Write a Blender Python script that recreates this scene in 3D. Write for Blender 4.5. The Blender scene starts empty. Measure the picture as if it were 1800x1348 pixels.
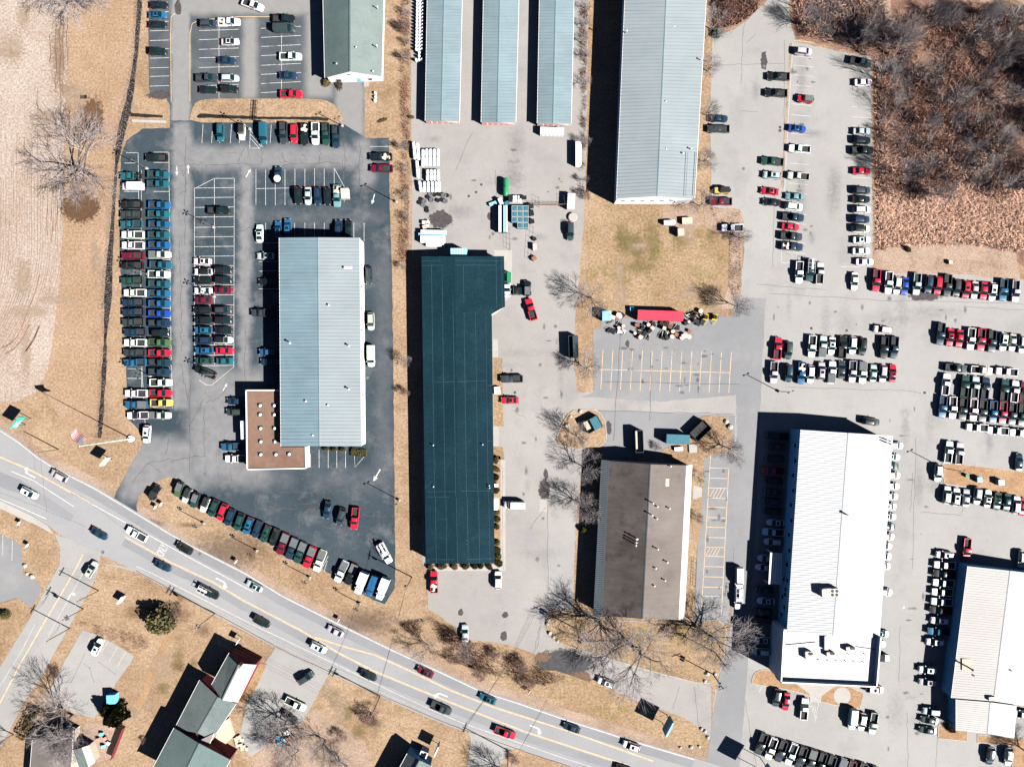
import bpy, bmesh, math, random
from mathutils import Vector, Matrix
random.seed(7)
R = math.radians
sc = bpy.context.scene
C = sc.collection

# ------------------------------------------------------------------ camera, sky, sun, exposure
S = 0.15          # metres on the ground per photo pixel (photo 1800 x 1348)
H = 187.0         # drone height in metres
cam = bpy.data.cameras.new('camera'); cam_o = bpy.data.objects.new('camera', cam); C.objects.link(cam_o)
cam_o.location = (0, 0, H); cam_o.rotation_euler = (0, 0, 0)
cam.sensor_fit = 'HORIZONTAL'; cam.sensor_width = 36.0
cam.lens = 18.0 / (900 * S / H)
cam.clip_end = 6000
sc.camera = cam_o
SUN_EL = R(39.2); SX, SY = 0.887, -0.462      # horizontal direction towards the sun
w = bpy.data.worlds.new('World'); sc.world = w; w.use_nodes = True
nt = w.node_tree; bg = nt.nodes['Background']
sky = nt.nodes.new('ShaderNodeTexSky'); sky.sky_type = 'NISHITA'; sky.sun_disc = False
sky.sun_elevation = SUN_EL; sky.sun_rotation = math.atan2(SX, SY)
sky.air_density = 0.3; sky.dust_density = 0.1; sky.ozone_density = 3.0; sky.altitude = 1500
nt.links.new(sky.outputs[0], bg.inputs[0]); bg.inputs[1].default_value = 0.05
sun = bpy.data.lights.new('sun', 'SUN'); sun.energy = 5.0; sun.angle = R(0.5); sun.color = (1.0, 0.955, 0.90)
sun_o = bpy.data.objects.new('sun', sun); C.objects.link(sun_o)
d = Vector((-SX * math.cos(SUN_EL), -SY * math.cos(SUN_EL), -math.sin(SUN_EL)))
sun_o.rotation_euler = d.to_track_quat('-Z', 'Y').to_euler()
sun_o.location = (60, -40, 120)
vs = sc.view_settings; vs.view_transform = 'Standard'; vs.look = 'None'; vs.gamma = 1.0
vs.use_curve_mapping = False; vs.exposure = 1.4
sc.render.engine = 'CYCLES'; sc.cycles.diffuse_bounces = 0; sc.cycles.max_bounces = 6

# ------------------------------------------------------------------ helpers
def P(px, py, z=0.0):
    k = S * (1 - z / H)
    return Vector(((px - 900) * k, (674 - py) * k, z))

def tag(o, label=None, cat=None, group=None, kind=None):
    if label: o['label'] = label
    if cat: o['category'] = cat
    if group: o['group'] = group
    if kind: o['kind'] = kind
    return o

def empty(name, loc, rz=0.0, label=None, cat=None, group=None):
    o = bpy.data.objects.new(name, None); C.objects.link(o)
    o.location = loc; o.rotation_euler = (0, 0, rz); o.empty_display_size = 0.3
    tag(o, label, cat, group)
    return o

class MB:
    """collects faces; build() links them as ONE mesh object"""
    def __init__(s): s.v = []; s.f = []; s.m = []
    def poly(s, pts, m=0):
        b = len(s.v); s.v += [tuple(p) for p in pts]; s.f.append(tuple(range(b, b + len(pts)))); s.m.append(m)
        return s
    def prism(s, pts, z0, z1, m=0, cap=True, bottom=False):
        n = len(pts); b = len(s.v)
        for p in pts: s.v.append((p[0], p[1], z0))
        for p in pts: s.v.append((p[0], p[1], z1))
        for i in range(n):
            j = (i + 1) % n
            s.f.append((b + i, b + j, b + n + j, b + n + i)); s.m.append(m)
        if cap: s.f.append(tuple(b + n + i for i in range(n))); s.m.append(m)
        if bottom: s.f.append(tuple(b + n - 1 - i for i in range(n))); s.m.append(m)
        return s
    def box(s, c, d, rz=0.0, m=0):
        cx, cy, cz = c; dx, dy, dz = d[0] / 2, d[1] / 2, d[2] / 2
        ca, sa = math.cos(rz), math.sin(rz); b = len(s.v)
        for z in (-dz, dz):
            for x, y in ((-dx, -dy), (dx, -dy), (dx, dy), (-dx, dy)):
                s.v.append((cx + x * ca - y * sa, cy + x * sa + y * ca, cz + z))
        for q in ((3, 2, 1, 0), (4, 5, 6, 7), (0, 1, 5, 4), (1, 2, 6, 5), (2, 3, 7, 6), (3, 0, 4, 7)):
            s.f.append(tuple(b + i for i in q)); s.m.append(m)
        return s
    def tube(s, p, q, r0, r1=None, n=6, m=0, cap=True):
        r1 = r0 if r1 is None else r1
        p = Vector(p); q = Vector(q); a = (q - p)
        if a.length < 1e-6: return s
        a.normalize(); u = a.orthogonal().normalized(); w_ = a.cross(u); b = len(s.v)
        for c, r in ((p, r0), (q, r1)):
            for i in range(n):
                t = 2 * math.pi * i / n
                s.v.append(tuple(c + u * (r * math.cos(t)) + w_ * (r * math.sin(t))))
        for i in range(n):
            j = (i + 1) % n; s.f.append((b + i, b + j, b + n + j, b + n + i)); s.m.append(m)
        if cap:
            s.f.append(tuple(b + n + i for i in range(n))); s.m.append(m)
            s.f.append(tuple(b + n - 1 - i for i in range(n))); s.m.append(m)
        return s
    def lathe(s, prof, n=12, c=(0, 0, 0), axis='z', m=0):
        b = len(s.v)
        for r, h in prof:
            for i in range(n):
                t = 2 * math.pi * i / n; x, y = r * math.cos(t), r * math.sin(t)
                v = (x, y, h) if axis == 'z' else ((h, x, y) if axis == 'x' else (x, h, y))
                s.v.append((v[0] + c[0], v[1] + c[1], v[2] + c[2]))
        for k in range(len(prof) - 1):
            for i in range(n):
                j = (i + 1) % n
                s.f.append((b + k * n + i, b + k * n + j, b + (k + 1) * n + j, b + (k + 1) * n + i)); s.m.append(m)
        s.f.append(tuple(b + n - 1 - i for i in range(n))); s.m.append(m)
        s.f.append(tuple(b + (len(prof) - 1) * n + i for i in range(n))); s.m.append(m)
        return s
    def mesh(s, name, mats, smooth=None):
        me = bpy.data.meshes.new(name); me.from_pydata(s.v, [], s.f)
        for m in (mats if isinstance(mats, (list, tuple)) else [mats]): me.materials.append(m)
        if any(s.m): me.polygons.foreach_set('material_index', s.m)
        if smooth is not None:
            me.polygons.foreach_set('use_smooth', [True] * len(s.f))
            me.set_sharp_from_angle(angle=R(smooth))
        me.update(); return me
    def build(s, name, mats, parent=None, smooth=None, loc=None):
        o = bpy.data.objects.new(name, s.mesh(name, mats, smooth)); C.objects.link(o)
        if parent is not None: o.parent = parent
        if loc is not None: o.location = loc
        return o

def part(name, mesh, parent, loc=(0, 0, 0), rz=0.0, color=None):
    o = bpy.data.objects.new(name, mesh); C.objects.link(o); o.parent = parent
    o.location = loc; o.rotation_euler = (0, 0, rz)
    if color: o.color = color
    return o

# ------------------------------------------------------------------ materials
def srgb(r, g, b):
    f = lambda c: ((c / 255 + 0.055) / 1.055) ** 2.4 if c > 10 else c / 255 / 12.92
    return (f(r), f(g), f(b), 1.0)

class NT:
    def __init__(s, name):
        s.m = bpy.data.materials.new(name); s.m.use_nodes = True
        s.t = s.m.node_tree; s.b = s.t.nodes['Principled BSDF']; s._pos = None
        s.b.inputs['Specular IOR Level'].default_value = 0.3
    def n(s, typ, **kw):
        x = s.t.nodes.new(typ)
        for k, v in kw.items():
            if hasattr(x, k): setattr(x, k, v)
            else: x.inputs[k.replace('_', ' ')].default_value = v
        return x
    def l(s, a, b): s.t.links.new(a, b)
    def pos(s):
        if s._pos is None: s._pos = s.n('ShaderNodeNewGeometry').outputs['Position']
        return s._pos
    def noise(s, scale, detail=4.0, rough=0.6, stretch=None, rot=0.0, vec=None):
        v = vec or s.pos()
        if stretch or rot:
            mp = s.n('ShaderNodeMapping'); s.l(v, mp.inputs[0])
            if stretch: mp.inputs['Scale'].default_value = stretch
            mp.inputs['Rotation'].default_value = (0, 0, rot); v = mp.outputs[0]
        x = s.n('ShaderNodeTexNoise'); x.inputs['Scale'].default_value = scale
        x.inputs['Detail'].default_value = detail; x.inputs['Roughness'].default_value = rough
        s.l(v, x.inputs['Vector']); return x.outputs['Fac']
    def ramp(s, fac, lo, hi, smooth=False):
        x = s.n('ShaderNodeMapRange'); x.interpolation_type = 'SMOOTHSTEP' if smooth else 'LINEAR'
        x.inputs['From Min'].default_value = lo; x.inputs['From Max'].default_value = hi
        s.l(fac, x.inputs['Value']); return x.outputs['Result']
    def math(s, op, a, b=None):
        x = s.n('ShaderNodeMath'); x.operation = op
        for i, q in enumerate((a, b)):
            if q is None: continue
            if isinstance(q, (int, float)): x.inputs[i].default_value = q
            else: s.l(q, x.inputs[i])
        return x.outputs[0]
    def mix(s, fac, a, b, mode='MIX'):
        x = s.n('ShaderNodeMix'); x.data_type = 'RGBA'; x.blend_type = mode
        for i, q in ((0, fac), (6, a), (7, b)):
            if isinstance(q, (int, float)): x.inputs[i].default_value = q
            elif isinstance(q, tuple): x.inputs[i].default_value = q if len(q) == 4 else q + (1,)
            else: s.l(q, x.inputs[i])
        return x.outputs[2]
    def bump(s, fac, strength=0.3, dist=0.05):
        x = s.n('ShaderNodeBump'); x.inputs['Strength'].default_value = strength; x.inputs['Distance'].default_value = dist
        s.l(fac, x.inputs['Height']); s.l(x.outputs[0], s.b.inputs['Normal'])
    def base(s, c, rough=0.9):
        if isinstance(c, tuple): s.b.inputs['Base Color'].default_value = c if len(c) == 4 else c + (1,)
        else: s.l(c, s.b.inputs['Base Color'])
        s.b.inputs['Roughness'].default_value = rough
        return s

def plain(name, c, rough=0.6, metal=0.0, var=0.15, scale=1.5, emit=None):
    n = NT(name); c = tuple(c)[:3]
    f = n.ramp(n.noise(scale, 5), 0.3, 0.7)
    lo = tuple(x * (1 - var) for x in c); hi = tuple(min(1, x * (1 + var)) for x in c)
    n.base(n.mix(f, lo, hi), rough); n.b.inputs['Metallic'].default_value = metal
    return n.m

def surface(name, c1, c2, c3=None, s1=0.05, s2=0.7, s3=6.0, rough=0.95, bump=0.4, stretch=None, rot=0.0, k3=0.35, fine=0.5):
    """ground material: large blotches, medium mottling, fine grain"""
    n = NT(name)
    a = n.ramp(n.noise(s1, 4, 0.6), 0.38, 0.62)
    b = n.ramp(n.noise(s2, 6, 0.7, stretch, rot), 0.25, 0.75)
    g = n.noise(s3, 3, 0.75)
    col = n.mix(n.math('ADD', n.math('MULTIPLY', a, 0.55), n.math('MULTIPLY', b, 0.45)), tuple(c1)[:3], tuple(c2)[:3])
    if c3: col = n.mix(n.math('MULTIPLY', n.ramp(n.noise(s1 * 2.7, 5, 0.65), 0.52, 0.68), k3), col, tuple(c3)[:3])
    gg = n.n('ShaderNodeMapRange'); gg.inputs['From Min'].default_value = 0.3; gg.inputs['From Max'].default_value = 0.7
    gg.inputs['To Min'].default_value = 1 - fine; gg.inputs['To Max'].default_value = 1 + fine * 0.6; n.l(g, gg.inputs['Value'])
    mm = n.n('ShaderNodeMix'); mm.data_type = 'RGBA'; mm.blend_type = 'MULTIPLY'; mm.inputs[0].default_value = 1
    n.l(col, mm.inputs[6])
    cc = n.n('ShaderNodeCombineColor'); [n.l(gg.outputs[0], cc.inputs[i]) for i in range(3)]
    n.l(cc.outputs[0], mm.inputs[7])
    n.base(mm.outputs[2], rough)
    if bump: n.bump(g, bump, 0.08)
    n.col = mm.outputs[2]
    return n

def softrects(n, rects, col2, amt=0.8, distort=1.2, nz=0.4):
    """mix col2 into n.col inside worn rectangles given in photo pixels (x0,y0,x1,y1,soft) - tyre-worn lanes"""
    sp = n.n('ShaderNodeSeparateXYZ'); n.l(n.pos(), sp.inputs[0])
    nx = n.math('MULTIPLY', n.math('SUBTRACT', n.noise(0.15, 4), 0.5), distort * 4)
    x = n.math('ADD', sp.outputs[0], nx); y = n.math('ADD', sp.outputs[1], nx)
    tot = None
    for x0, y0, x1, y1, so in rects:
        a = P(x0, y0); b = P(x1, y1)
        def band(c, lo, hi):
            m_ = (lo + hi) / 2; h_ = abs(hi - lo) / 2; so_ = so * S
            return n.ramp(n.math('ABSOLUTE', n.math('SUBTRACT', c, m_)), h_ + so_, max(0.01, h_ - so_), True)
        k = n.math('MULTIPLY', band(x, a.x, b.x), band(y, b.y, a.y))
        tot = k if tot is None else n.math('MAXIMUM', tot, k)
    v = n.ramp(n.noise(0.5, 5), 0.2, 0.8)
    f = n.math('MULTIPLY', n.math('MULTIPLY', tot, n.math('ADD', n.math('MULTIPLY', v, nz), 1 - nz)), amt)
    n.col = n.mix(f, n.col, tuple(col2)[:3]); n.base(n.col, 0.95)
    return n

M = {}
M['grass'] = surface('dry_grass', (0.215, 0.136, 0.078), (0.350, 0.252, 0.168), (0.160, 0.105, 0.052), s1=0.07, s2=0.5, s3=1.7, k3=0.5, fine=0.45, bump=0.6).m
M['lawn'] = surface('dry_lawn', (0.230, 0.150, 0.085), (0.320, 0.230, 0.145), (0.16, 0.13, 0.04), s1=0.07, s2=0.5, s3=1.7, k3=0.75, fine=0.5, bump=0.6).m
M['field'] = surface('mown_field', (0.290, 0.222, 0.178), (0.390, 0.328, 0.285), (0.25, 0.175, 0.125), s1=0.05, s2=0.7, s3=1.8, fine=0.5, bump=0.6, stretch=(2.0, 0.25, 1)).m
M['strip'] = surface('mown_strip', (0.255, 0.165, 0.102), (0.345, 0.245, 0.168), (0.215, 0.125, 0.066), s1=0.05, s2=0.8, s3=1.8, fine=0.45, stretch=(2.2, 0.35, 1)).m
M['dirt'] = surface('bare_dirt', (0.24, 0.165, 0.115), (0.36, 0.27, 0.21), (0.13, 0.08, 0.05), s1=0.1, s2=0.8, s3=3.0).m
M['litter'] = surface('leaf_litter', (0.13, 0.068, 0.048), (0.30, 0.175, 0.125), (0.06, 0.034, 0.030), s1=0.09, s2=0.5, s3=2.5, k3=0.8, fine=0.6).m
M['mulch'] = surface('mulch', (0.26, 0.15, 0.08), (0.36, 0.24, 0.14), (0.15, 0.08, 0.04), s1=0.2, s2=1.0, s3=4.0).m
M['ditch'] = surface('wet_ditch', (0.006, 0.006, 0.005), (0.022, 0.018, 0.012), (0.06, 0.05, 0.028), s1=0.12, s2=0.8, s3=3.0, rough=0.6, k3=0.5).m
M['light_asphalt'] = surface('sun_bleached_asphalt', (0.245, 0.240, 0.232), (0.295, 0.289, 0.280), (0.20, 0.20, 0.203), s1=0.035, s2=0.35, s3=5.0, fine=0.17, bump=0.15, k3=0.5).m
M['gravel_asphalt'] = surface('pale_gravel_asphalt', (0.235, 0.223, 0.212), (0.29, 0.276, 0.266), (0.20, 0.202, 0.208), s1=0.035, s2=0.3, s3=5.0, fine=0.19, bump=0.15, k3=0.6).m
M['grey_asphalt'] = surface('grey_asphalt', (0.165, 0.170, 0.180), (0.212, 0.214, 0.220), (0.25, 0.245, 0.24), s1=0.04, s2=0.4, s3=7.0, fine=0.12, bump=0.15, k3=0.5).m
M['road'] = surface('road_asphalt', (0.225, 0.228, 0.236), (0.27, 0.27, 0.275), (0.19, 0.195, 0.208), s1=0.03, s2=0.4, s3=6.0, fine=0.15, bump=0.15, rot=0.46, stretch=(0.25, 2.0, 1)).m
M['lane_worn'] = surface('tyre_worn_road', (0.172, 0.178, 0.192), (0.22, 0.224, 0.234), s1=0.04, s2=0.5, s3=6.0, fine=0.15, bump=0.15, rot=0.46, stretch=(0.2, 2.5, 1)).m
nd = surface('dark_asphalt', (0.018, 0.033, 0.045), (0.047, 0.065, 0.080), (0.128, 0.134, 0.143), s1=0.06, s2=0.6, s3=4.5, fine=0.38, bump=0.2, k3=0.6)
softrects(nd, [(304, 215, 334, 720, 7), (312, 258, 640, 296, 12), (420, 290, 442, 720, 8), (330, 650, 470, 850, 22), (215, 770, 345, 880, 18),
               (627, 240, 655, 330, 12)], (0.205, 0.202, 0.206), 0.9)
softrects(nd, [(660, 430, 690, 830, 12), (540, 824, 690, 862, 18), (390, 830, 520, 856, 16), (440, 370, 680, 388, 12)], (0.14, 0.14, 0.15), 0.45, 1.2, 0.8)
M['dark_asphalt'] = nd.m
nd_done = True
nu = surface('upper_lot_asphalt', (0.042, 0.053, 0.062), (0.078, 0.088, 0.098), (0.13, 0.135, 0.14), s1=0.06, s2=0.45, s3=6.0, fine=0.25, bump=0.15)
softrects(nu, [(302, -60, 334, 230, 4), (302, -60, 566, 26, 8), (427, 30, 452, 172, 8), (537, 20, 585, 172, 10), (590, 135, 640, 245, 8)], (0.215, 0.212, 0.207), 0.95, 0.5, 0.25)
M['upper_asphalt'] = nu.m
M['concrete'] = surface('concrete', (0.30, 0.285, 0.265), (0.37, 0.355, 0.335), s1=0.1, s2=0.8, s3=6.0, fine=0.12).m
M['kerb'] = plain('kerb_concrete', (0.38, 0.37, 0.35), 0.9)
M['white_line'] = plain('white_road_paint', (0.52, 0.51, 0.50), 0.7, var=0.42, scale=2.2)
M['faint_line'] = plain('worn_white_paint', (0.42, 0.42, 0.42), 0.8, var=0.25, scale=0.8)
M['yellow_line'] = plain('yellow_road_paint', (0.56, 0.40, 0.22), 0.7, var=0.25, scale=1.0)
M['crack'] = plain('crack_sealer', (0.055, 0.05, 0.05), 0.9, var=0.5, scale=0.6)
M['crack_red'] = plain('rusty_crack', (0.11, 0.075, 0.065), 0.9, var=0.5, scale=0.6)
# buildings
def metal_roof(name, c, var=0.22):
    n = NT(name); c = tuple(c)[:3]
    f = n.math('ADD', n.math('MULTIPLY', n.ramp(n.noise(0.12, 4), 0.3, 0.7), 0.5), n.math('MULTIPLY', n.ramp(n.noise(0.9, 4, 0.7, (0.04, 1.6, 1)), 0.25, 0.75), 0.5))
    n.base(n.mix(f, tuple(x * (1 - var) for x in c), tuple(min(1, x * (1 + var)) for x in c)), 0.55)
    return n.m
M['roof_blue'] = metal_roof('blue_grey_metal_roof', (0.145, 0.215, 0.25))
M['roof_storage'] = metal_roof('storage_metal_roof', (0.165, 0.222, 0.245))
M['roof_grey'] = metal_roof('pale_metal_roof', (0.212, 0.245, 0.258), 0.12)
M['roof_white'] = metal_roof('white_metal_roof', (0.46, 0.475, 0.485), 0.06)
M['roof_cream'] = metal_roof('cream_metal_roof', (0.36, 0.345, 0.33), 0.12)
M['roof_cream2'] = metal_roof('sun_dimmed_cream_metal_roof', (0.315, 0.295, 0.275), 0.10)  # cream roof colour darkened to offset the sun on the right-hand slopes
M['rib_grey'] = plain('grey_roof_rib', (0.29, 0.31, 0.325), 0.6)  # grey painted on the ribs stands for their shading lines
M['roof_dark'] = surface('dark_membrane_roof', (0.0036, 0.018, 0.027), (0.0066, 0.028, 0.040), (0.010, 0.034, 0.046), s1=0.08, s2=0.5, s3=2.2, fine=0.34, stretch=(1.4, .06, 1), k3=.6, bump=0.2, rough=0.75).m
M['roof_dark'].node_tree.nodes['Principled BSDF'].inputs['Specular IOR Level'].default_value = 0.08
M['seam'] = plain('membrane_seam', (0.022, 0.065, 0.088), 0.6, var=0.35, scale=1.2)
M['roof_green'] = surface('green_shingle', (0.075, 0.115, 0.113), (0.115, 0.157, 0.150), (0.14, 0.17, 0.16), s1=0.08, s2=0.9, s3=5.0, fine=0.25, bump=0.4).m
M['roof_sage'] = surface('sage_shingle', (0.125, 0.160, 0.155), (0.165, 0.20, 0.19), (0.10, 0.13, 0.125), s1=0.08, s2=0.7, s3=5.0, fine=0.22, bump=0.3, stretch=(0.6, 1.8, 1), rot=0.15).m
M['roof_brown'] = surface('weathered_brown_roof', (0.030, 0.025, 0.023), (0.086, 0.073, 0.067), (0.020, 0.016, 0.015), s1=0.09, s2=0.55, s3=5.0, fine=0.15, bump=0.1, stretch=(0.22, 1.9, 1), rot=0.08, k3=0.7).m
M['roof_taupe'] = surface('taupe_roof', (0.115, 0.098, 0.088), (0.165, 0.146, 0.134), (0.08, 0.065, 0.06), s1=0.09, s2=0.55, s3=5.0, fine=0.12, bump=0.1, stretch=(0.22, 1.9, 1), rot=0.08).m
M['roof_ballast'] = surface('brown_ballast_roof', (0.145, 0.085, 0.062), (0.205, 0.13, 0.097), (0.105, 0.062, 0.046), s1=0.15, s2=1.2, s3=6.0, fine=0.3).m
M['wall_white'] = plain('white_siding', (0.78, 0.77, 0.76), 0.6, var=0.05)
M['wall_pale'] = plain('pale_block_wall', (0.62, 0.58, 0.55), 0.8, var=0.08)
M['wall_blue'] = plain('blue_and_shaded_white_siding', (0.22, 0.50, 0.66), 0.6, var=0.08)  # blue goods and panels; also shade painted onto white building walls
M['wall_red'] = plain('barn_red_siding', (0.15, 0.020, 0.024), 0.8, var=0.2)
M['wall_tan'] = plain('tan_siding', (0.42, 0.36, 0.28), 0.8, var=0.1)
M['wall_brown'] = plain('brown_wall', (0.16, 0.13, 0.115), 0.8, var=0.15)
M['trim'] = plain('white_trim', (0.75, 0.74, 0.73), 0.5, var=0.04)
M['dark_trim'] = plain('dark_trim', (0.03, 0.05, 0.06), 0.6)
M['glass'] = NT('window_glass').base((0.006, 0.012, 0.016), 0.08).m
M['door_red'] = plain('faded_red_door', (0.55, 0.24, 0.22), 0.6)
M['pipe'] = plain('galvanised_pipe', (0.55, 0.57, 0.58), 0.4, 0.3)
M['unit'] = plain('beige_unit_casing', (0.46, 0.42, 0.38), 0.6)
M['black'] = plain('black_rubber', (0.010, 0.010, 0.011), 0.7)
M['steel'] = plain('grey_steel', (0.16, 0.165, 0.17), 0.5, 0.4)
M['dark_steel'] = plain('dark_steel', (0.025, 0.026, 0.028), 0.6, 0.3)
M['wood'] = plain('weathered_wood', (0.17, 0.12, 0.085), 0.9, var=0.3, scale=4)
M['pale_wood'] = plain('pale_timber', (0.52, 0.42, 0.31), 0.9, var=0.2, scale=4)
M['rust'] = plain('rusty_iron', (0.22, 0.10, 0.06), 0.9, var=0.4, scale=3)
M['tank_white'] = plain('white_tank_paint', (0.74, 0.76, 0.77), 0.4, var=0.05)
M['green_paint'] = plain('green_tank_paint', (0.02, 0.20, 0.09), 0.4)
M['teal_paint'] = plain('teal_steel_paint', (0.035, 0.13, 0.17), 0.5, var=0.2)
M['red_paint'] = plain('faded_red_paint', (0.52, 0.035, 0.065), 0.5, var=0.1)
M['yellow_paint'] = plain('yellow_machine_paint', (0.60, 0.40, 0.02), 0.5)
M['pink_lid'] = plain('faded_pink_lid', (0.62, 0.40, 0.35), 0.7)
M['stone'] = plain('fieldstone', (0.36, 0.34, 0.32), 0.95, var=0.3, scale=3)
M['green_sign'] = plain('green_sign_face', (0.02, 0.36, 0.26), 0.5)
M['blue_box'] = plain('sky_blue_lid', (0.14, 0.42, 0.60), 0.5)
M['flag_red'] = plain('flag_red', (0.50, 0.02, 0.045), 0.8)
M['flag_blue'] = plain('flag_blue', (0.02, 0.03, 0.13), 0.8)
M['tarmac_patch'] = plain('dark_tar_patch', (0.055, 0.05, 0.052), 0.9, var=0.4)

def patch_mat(name, c, rough=0.9, soft=0.5, amt=1.0):
    """stain with a ragged, fading edge: transparent towards the rim of its sheet"""
    n = NT(name); n.base(n.mix(n.ramp(n.noise(1.2, 5), .3, .7), tuple(x * .7 for x in c), tuple(x * 1.3 for x in c)), rough)
    tc = n.n('ShaderNodeTexCoord'); sb = n.n('ShaderNodeVectorMath'); sb.operation = 'SUBTRACT'; n.l(tc.outputs['Generated'], sb.inputs[0]); sb.inputs[1].default_value = (.5, .5, 0)
    mu = n.n('ShaderNodeVectorMath'); mu.operation = 'MULTIPLY'; n.l(sb.outputs[0], mu.inputs[0]); mu.inputs[1].default_value = (2, 2, 0)
    ln = n.n('ShaderNodeVectorMath'); ln.operation = 'LENGTH'; n.l(mu.outputs[0], ln.inputs[0])
    d_ = n.math('ADD', ln.outputs['Value'], n.math('MULTIPLY', n.math('SUBTRACT', n.noise(.9, 6, .7), .5), 1.5))
    a_ = n.math('MULTIPLY', n.ramp(d_, .95, .95 - soft, True), amt)
    n.l(a_, n.b.inputs['Alpha']); return n.m
M['p_scorch'] = patch_mat('scorched_grass', (0.085, 0.045, 0.022), soft=.45); M['p_tar'] = patch_mat('tar_stain', (0.055, 0.048, 0.05), soft=.2); M['p_soil'] = patch_mat('damp_soil', (0.07, 0.05, 0.04), soft=.9, amt=.42)
M['p_green'] = patch_mat('greening_grass', (0.135, 0.115, 0.032), soft=.9, amt=.42); M['p_straw'] = patch_mat('straw_patch', (0.33, 0.245, 0.175), soft=.9, amt=.6); M['p_wet'] = patch_mat('wet_asphalt', (0.06, 0.06, 0.064), .35, soft=.3, amt=.9); M['p_silt'] = patch_mat('silt', (0.12, 0.075, 0.05), soft=.3)
M['p_dust'] = patch_mat('pale_dust', (0.33, 0.32, 0.31), soft=1.2, amt=.4); M['p_dark'] = patch_mat('darker_asphalt', (0.15, 0.155, 0.165), soft=1.2, amt=.26); M['p_burn'] = patch_mat('brown_grass', (0.17, 0.095, 0.05), soft=.9, amt=.45)

M['roof_flat'] = surface('white_membrane_roof', (0.50, 0.51, 0.515), (0.56, 0.565, 0.57), (0.42, 0.43, 0.44), s1=0.2, s2=0.8, s3=4, fine=.08, bump=0, rough=.6).m
M['roof_house'] = surface('weathered_green_shingle', (0.085, 0.112, 0.112), (0.135, 0.158, 0.155), (0.06, 0.078, 0.08), s1=0.15, s2=0.9, s3=5.0, fine=0.3, bump=0.4, rot=0.5, stretch=(.5, 2, 1)).m
M['p_oil'] = patch_mat('oil_drip', (0.09, 0.09, 0.092), soft=.8, amt=.45)
M['rut'] = plain('rut_soil', (0.185, 0.115, 0.078), 0.95, var=.5, scale=.25)

# ------------------------------------------------------------------ the setting: ground, lots, roads
def ragged(pts, j, step=7.0):
    """subdivide a pixel polygon and wobble its edge by j pixels"""
    out = []; n = len(pts)
    for i in range(n):
        a, b = pts[i], pts[(i + 1) % n]
        L = math.hypot(b[0] - a[0], b[1] - a[1]); k = max(1, int(L / step))
        for q in range(k):
            t = q / k
            out.append((a[0] + (b[0] - a[0]) * t + random.uniform(-j, j), a[1] + (b[1] - a[1]) * t + random.uniform(-j, j)))
    return out

def smooth_poly(pts, it=2, closed=True):
    for _ in range(it):
        q = []; n = len(pts)
        rng = range(n) if closed else range(n - 1)
        for i in rng:
            a, b = pts[i], pts[(i + 1) % n]
            q += [(a[0] * .75 + b[0] * .25, a[1] * .75 + b[1] * .25), (a[0] * .25 + b[0] * .75, a[1] * .25 + b[1] * .75)]
        if not closed: q = [pts[0]] + q + [pts[-1]]
        pts = q
    return pts

def sheet(name, pts, z, mat, j=0.0, sm=0, kind='structure', parent=None):
    if sm: pts = smooth_poly(pts, sm)
    if j: pts = ragged(pts, j)
    bm = bmesh.new(); vs_ = [bm.verts.new(P(x, y, 0) + Vector((0, 0, z))) for x, y in pts]
    f = bm.faces.new(vs_); f.normal_update()
    if f.normal.z < 0: f.normal_flip()
    bmesh.ops.triangulate(bm, faces=[f])
    me = bpy.data.meshes.new(name); bm.to_mesh(me); bm.free(); me.materials.append(M[mat])
    o = bpy.data.objects.new(name, me); C.objects.link(o)
    if parent: o.parent = parent
    elif kind: o['kind'] = kind
    return o

def ribbon_into(mb, pts, wd, z, wob=0.0, m=0):
    """strip of width wd metres along pixel points"""
    p = [P(x + random.uniform(-wob, wob), y + random.uniform(-wob, wob)) for x, y in pts]
    for i, a in enumerate(p): a.z = 0
    L = []; Rr = []
    for i in range(len(p)):
        t = (p[min(i + 1, len(p) - 1)] - p[max(i - 1, 0)])
        if t.length < 1e-6: t = Vector((1, 0, 0))
        t.normalize(); nrm = Vector((-t.y, t.x, 0)) * (wd / 2)
        L.append(p[i] + nrm); Rr.append(p[i] - nrm)
    for i in range(len(p) - 1):
        mb.poly([(Rr[i].x, Rr[i].y, z), (Rr[i + 1].x, Rr[i + 1].y, z), (L[i + 1].x, L[i + 1].y, z), (L[i].x, L[i].y, z)], m)

def ribbons(name, lines, wd, z, mat, parent, wob=0.0):
    mb = MB()
    for l in lines: ribbon_into(mb, l, wd, z, wob)
    o = mb.build(name, M[mat], parent)
    if parent is None: o['kind'] = 'structure'
    return o

def patch(name, pts, z, mat, k=1.3):
    x0, x1 = min(p[0] for p in pts), max(p[0] for p in pts); y0, y1 = min(p[1] for p in pts), max(p[1] for p in pts)
    cx, cy, rx, ry = (x0 + x1) / 2, (y0 + y1) / 2, (x1 - x0) / 2 * k, (y1 - y0) / 2 * k
    return sheet(name, [(cx - rx, cy - ry), (cx + rx, cy - ry), (cx + rx, cy + ry), (cx - rx, cy + ry)], z, mat)
mb = MB(); mb.poly([(-3000, -3000, 0), (3000, -3000, 0), (3000, 3000, 0), (-3000, 3000, 0)])
ground = tag(mb.build('ground', M['grass']), kind='structure')

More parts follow.
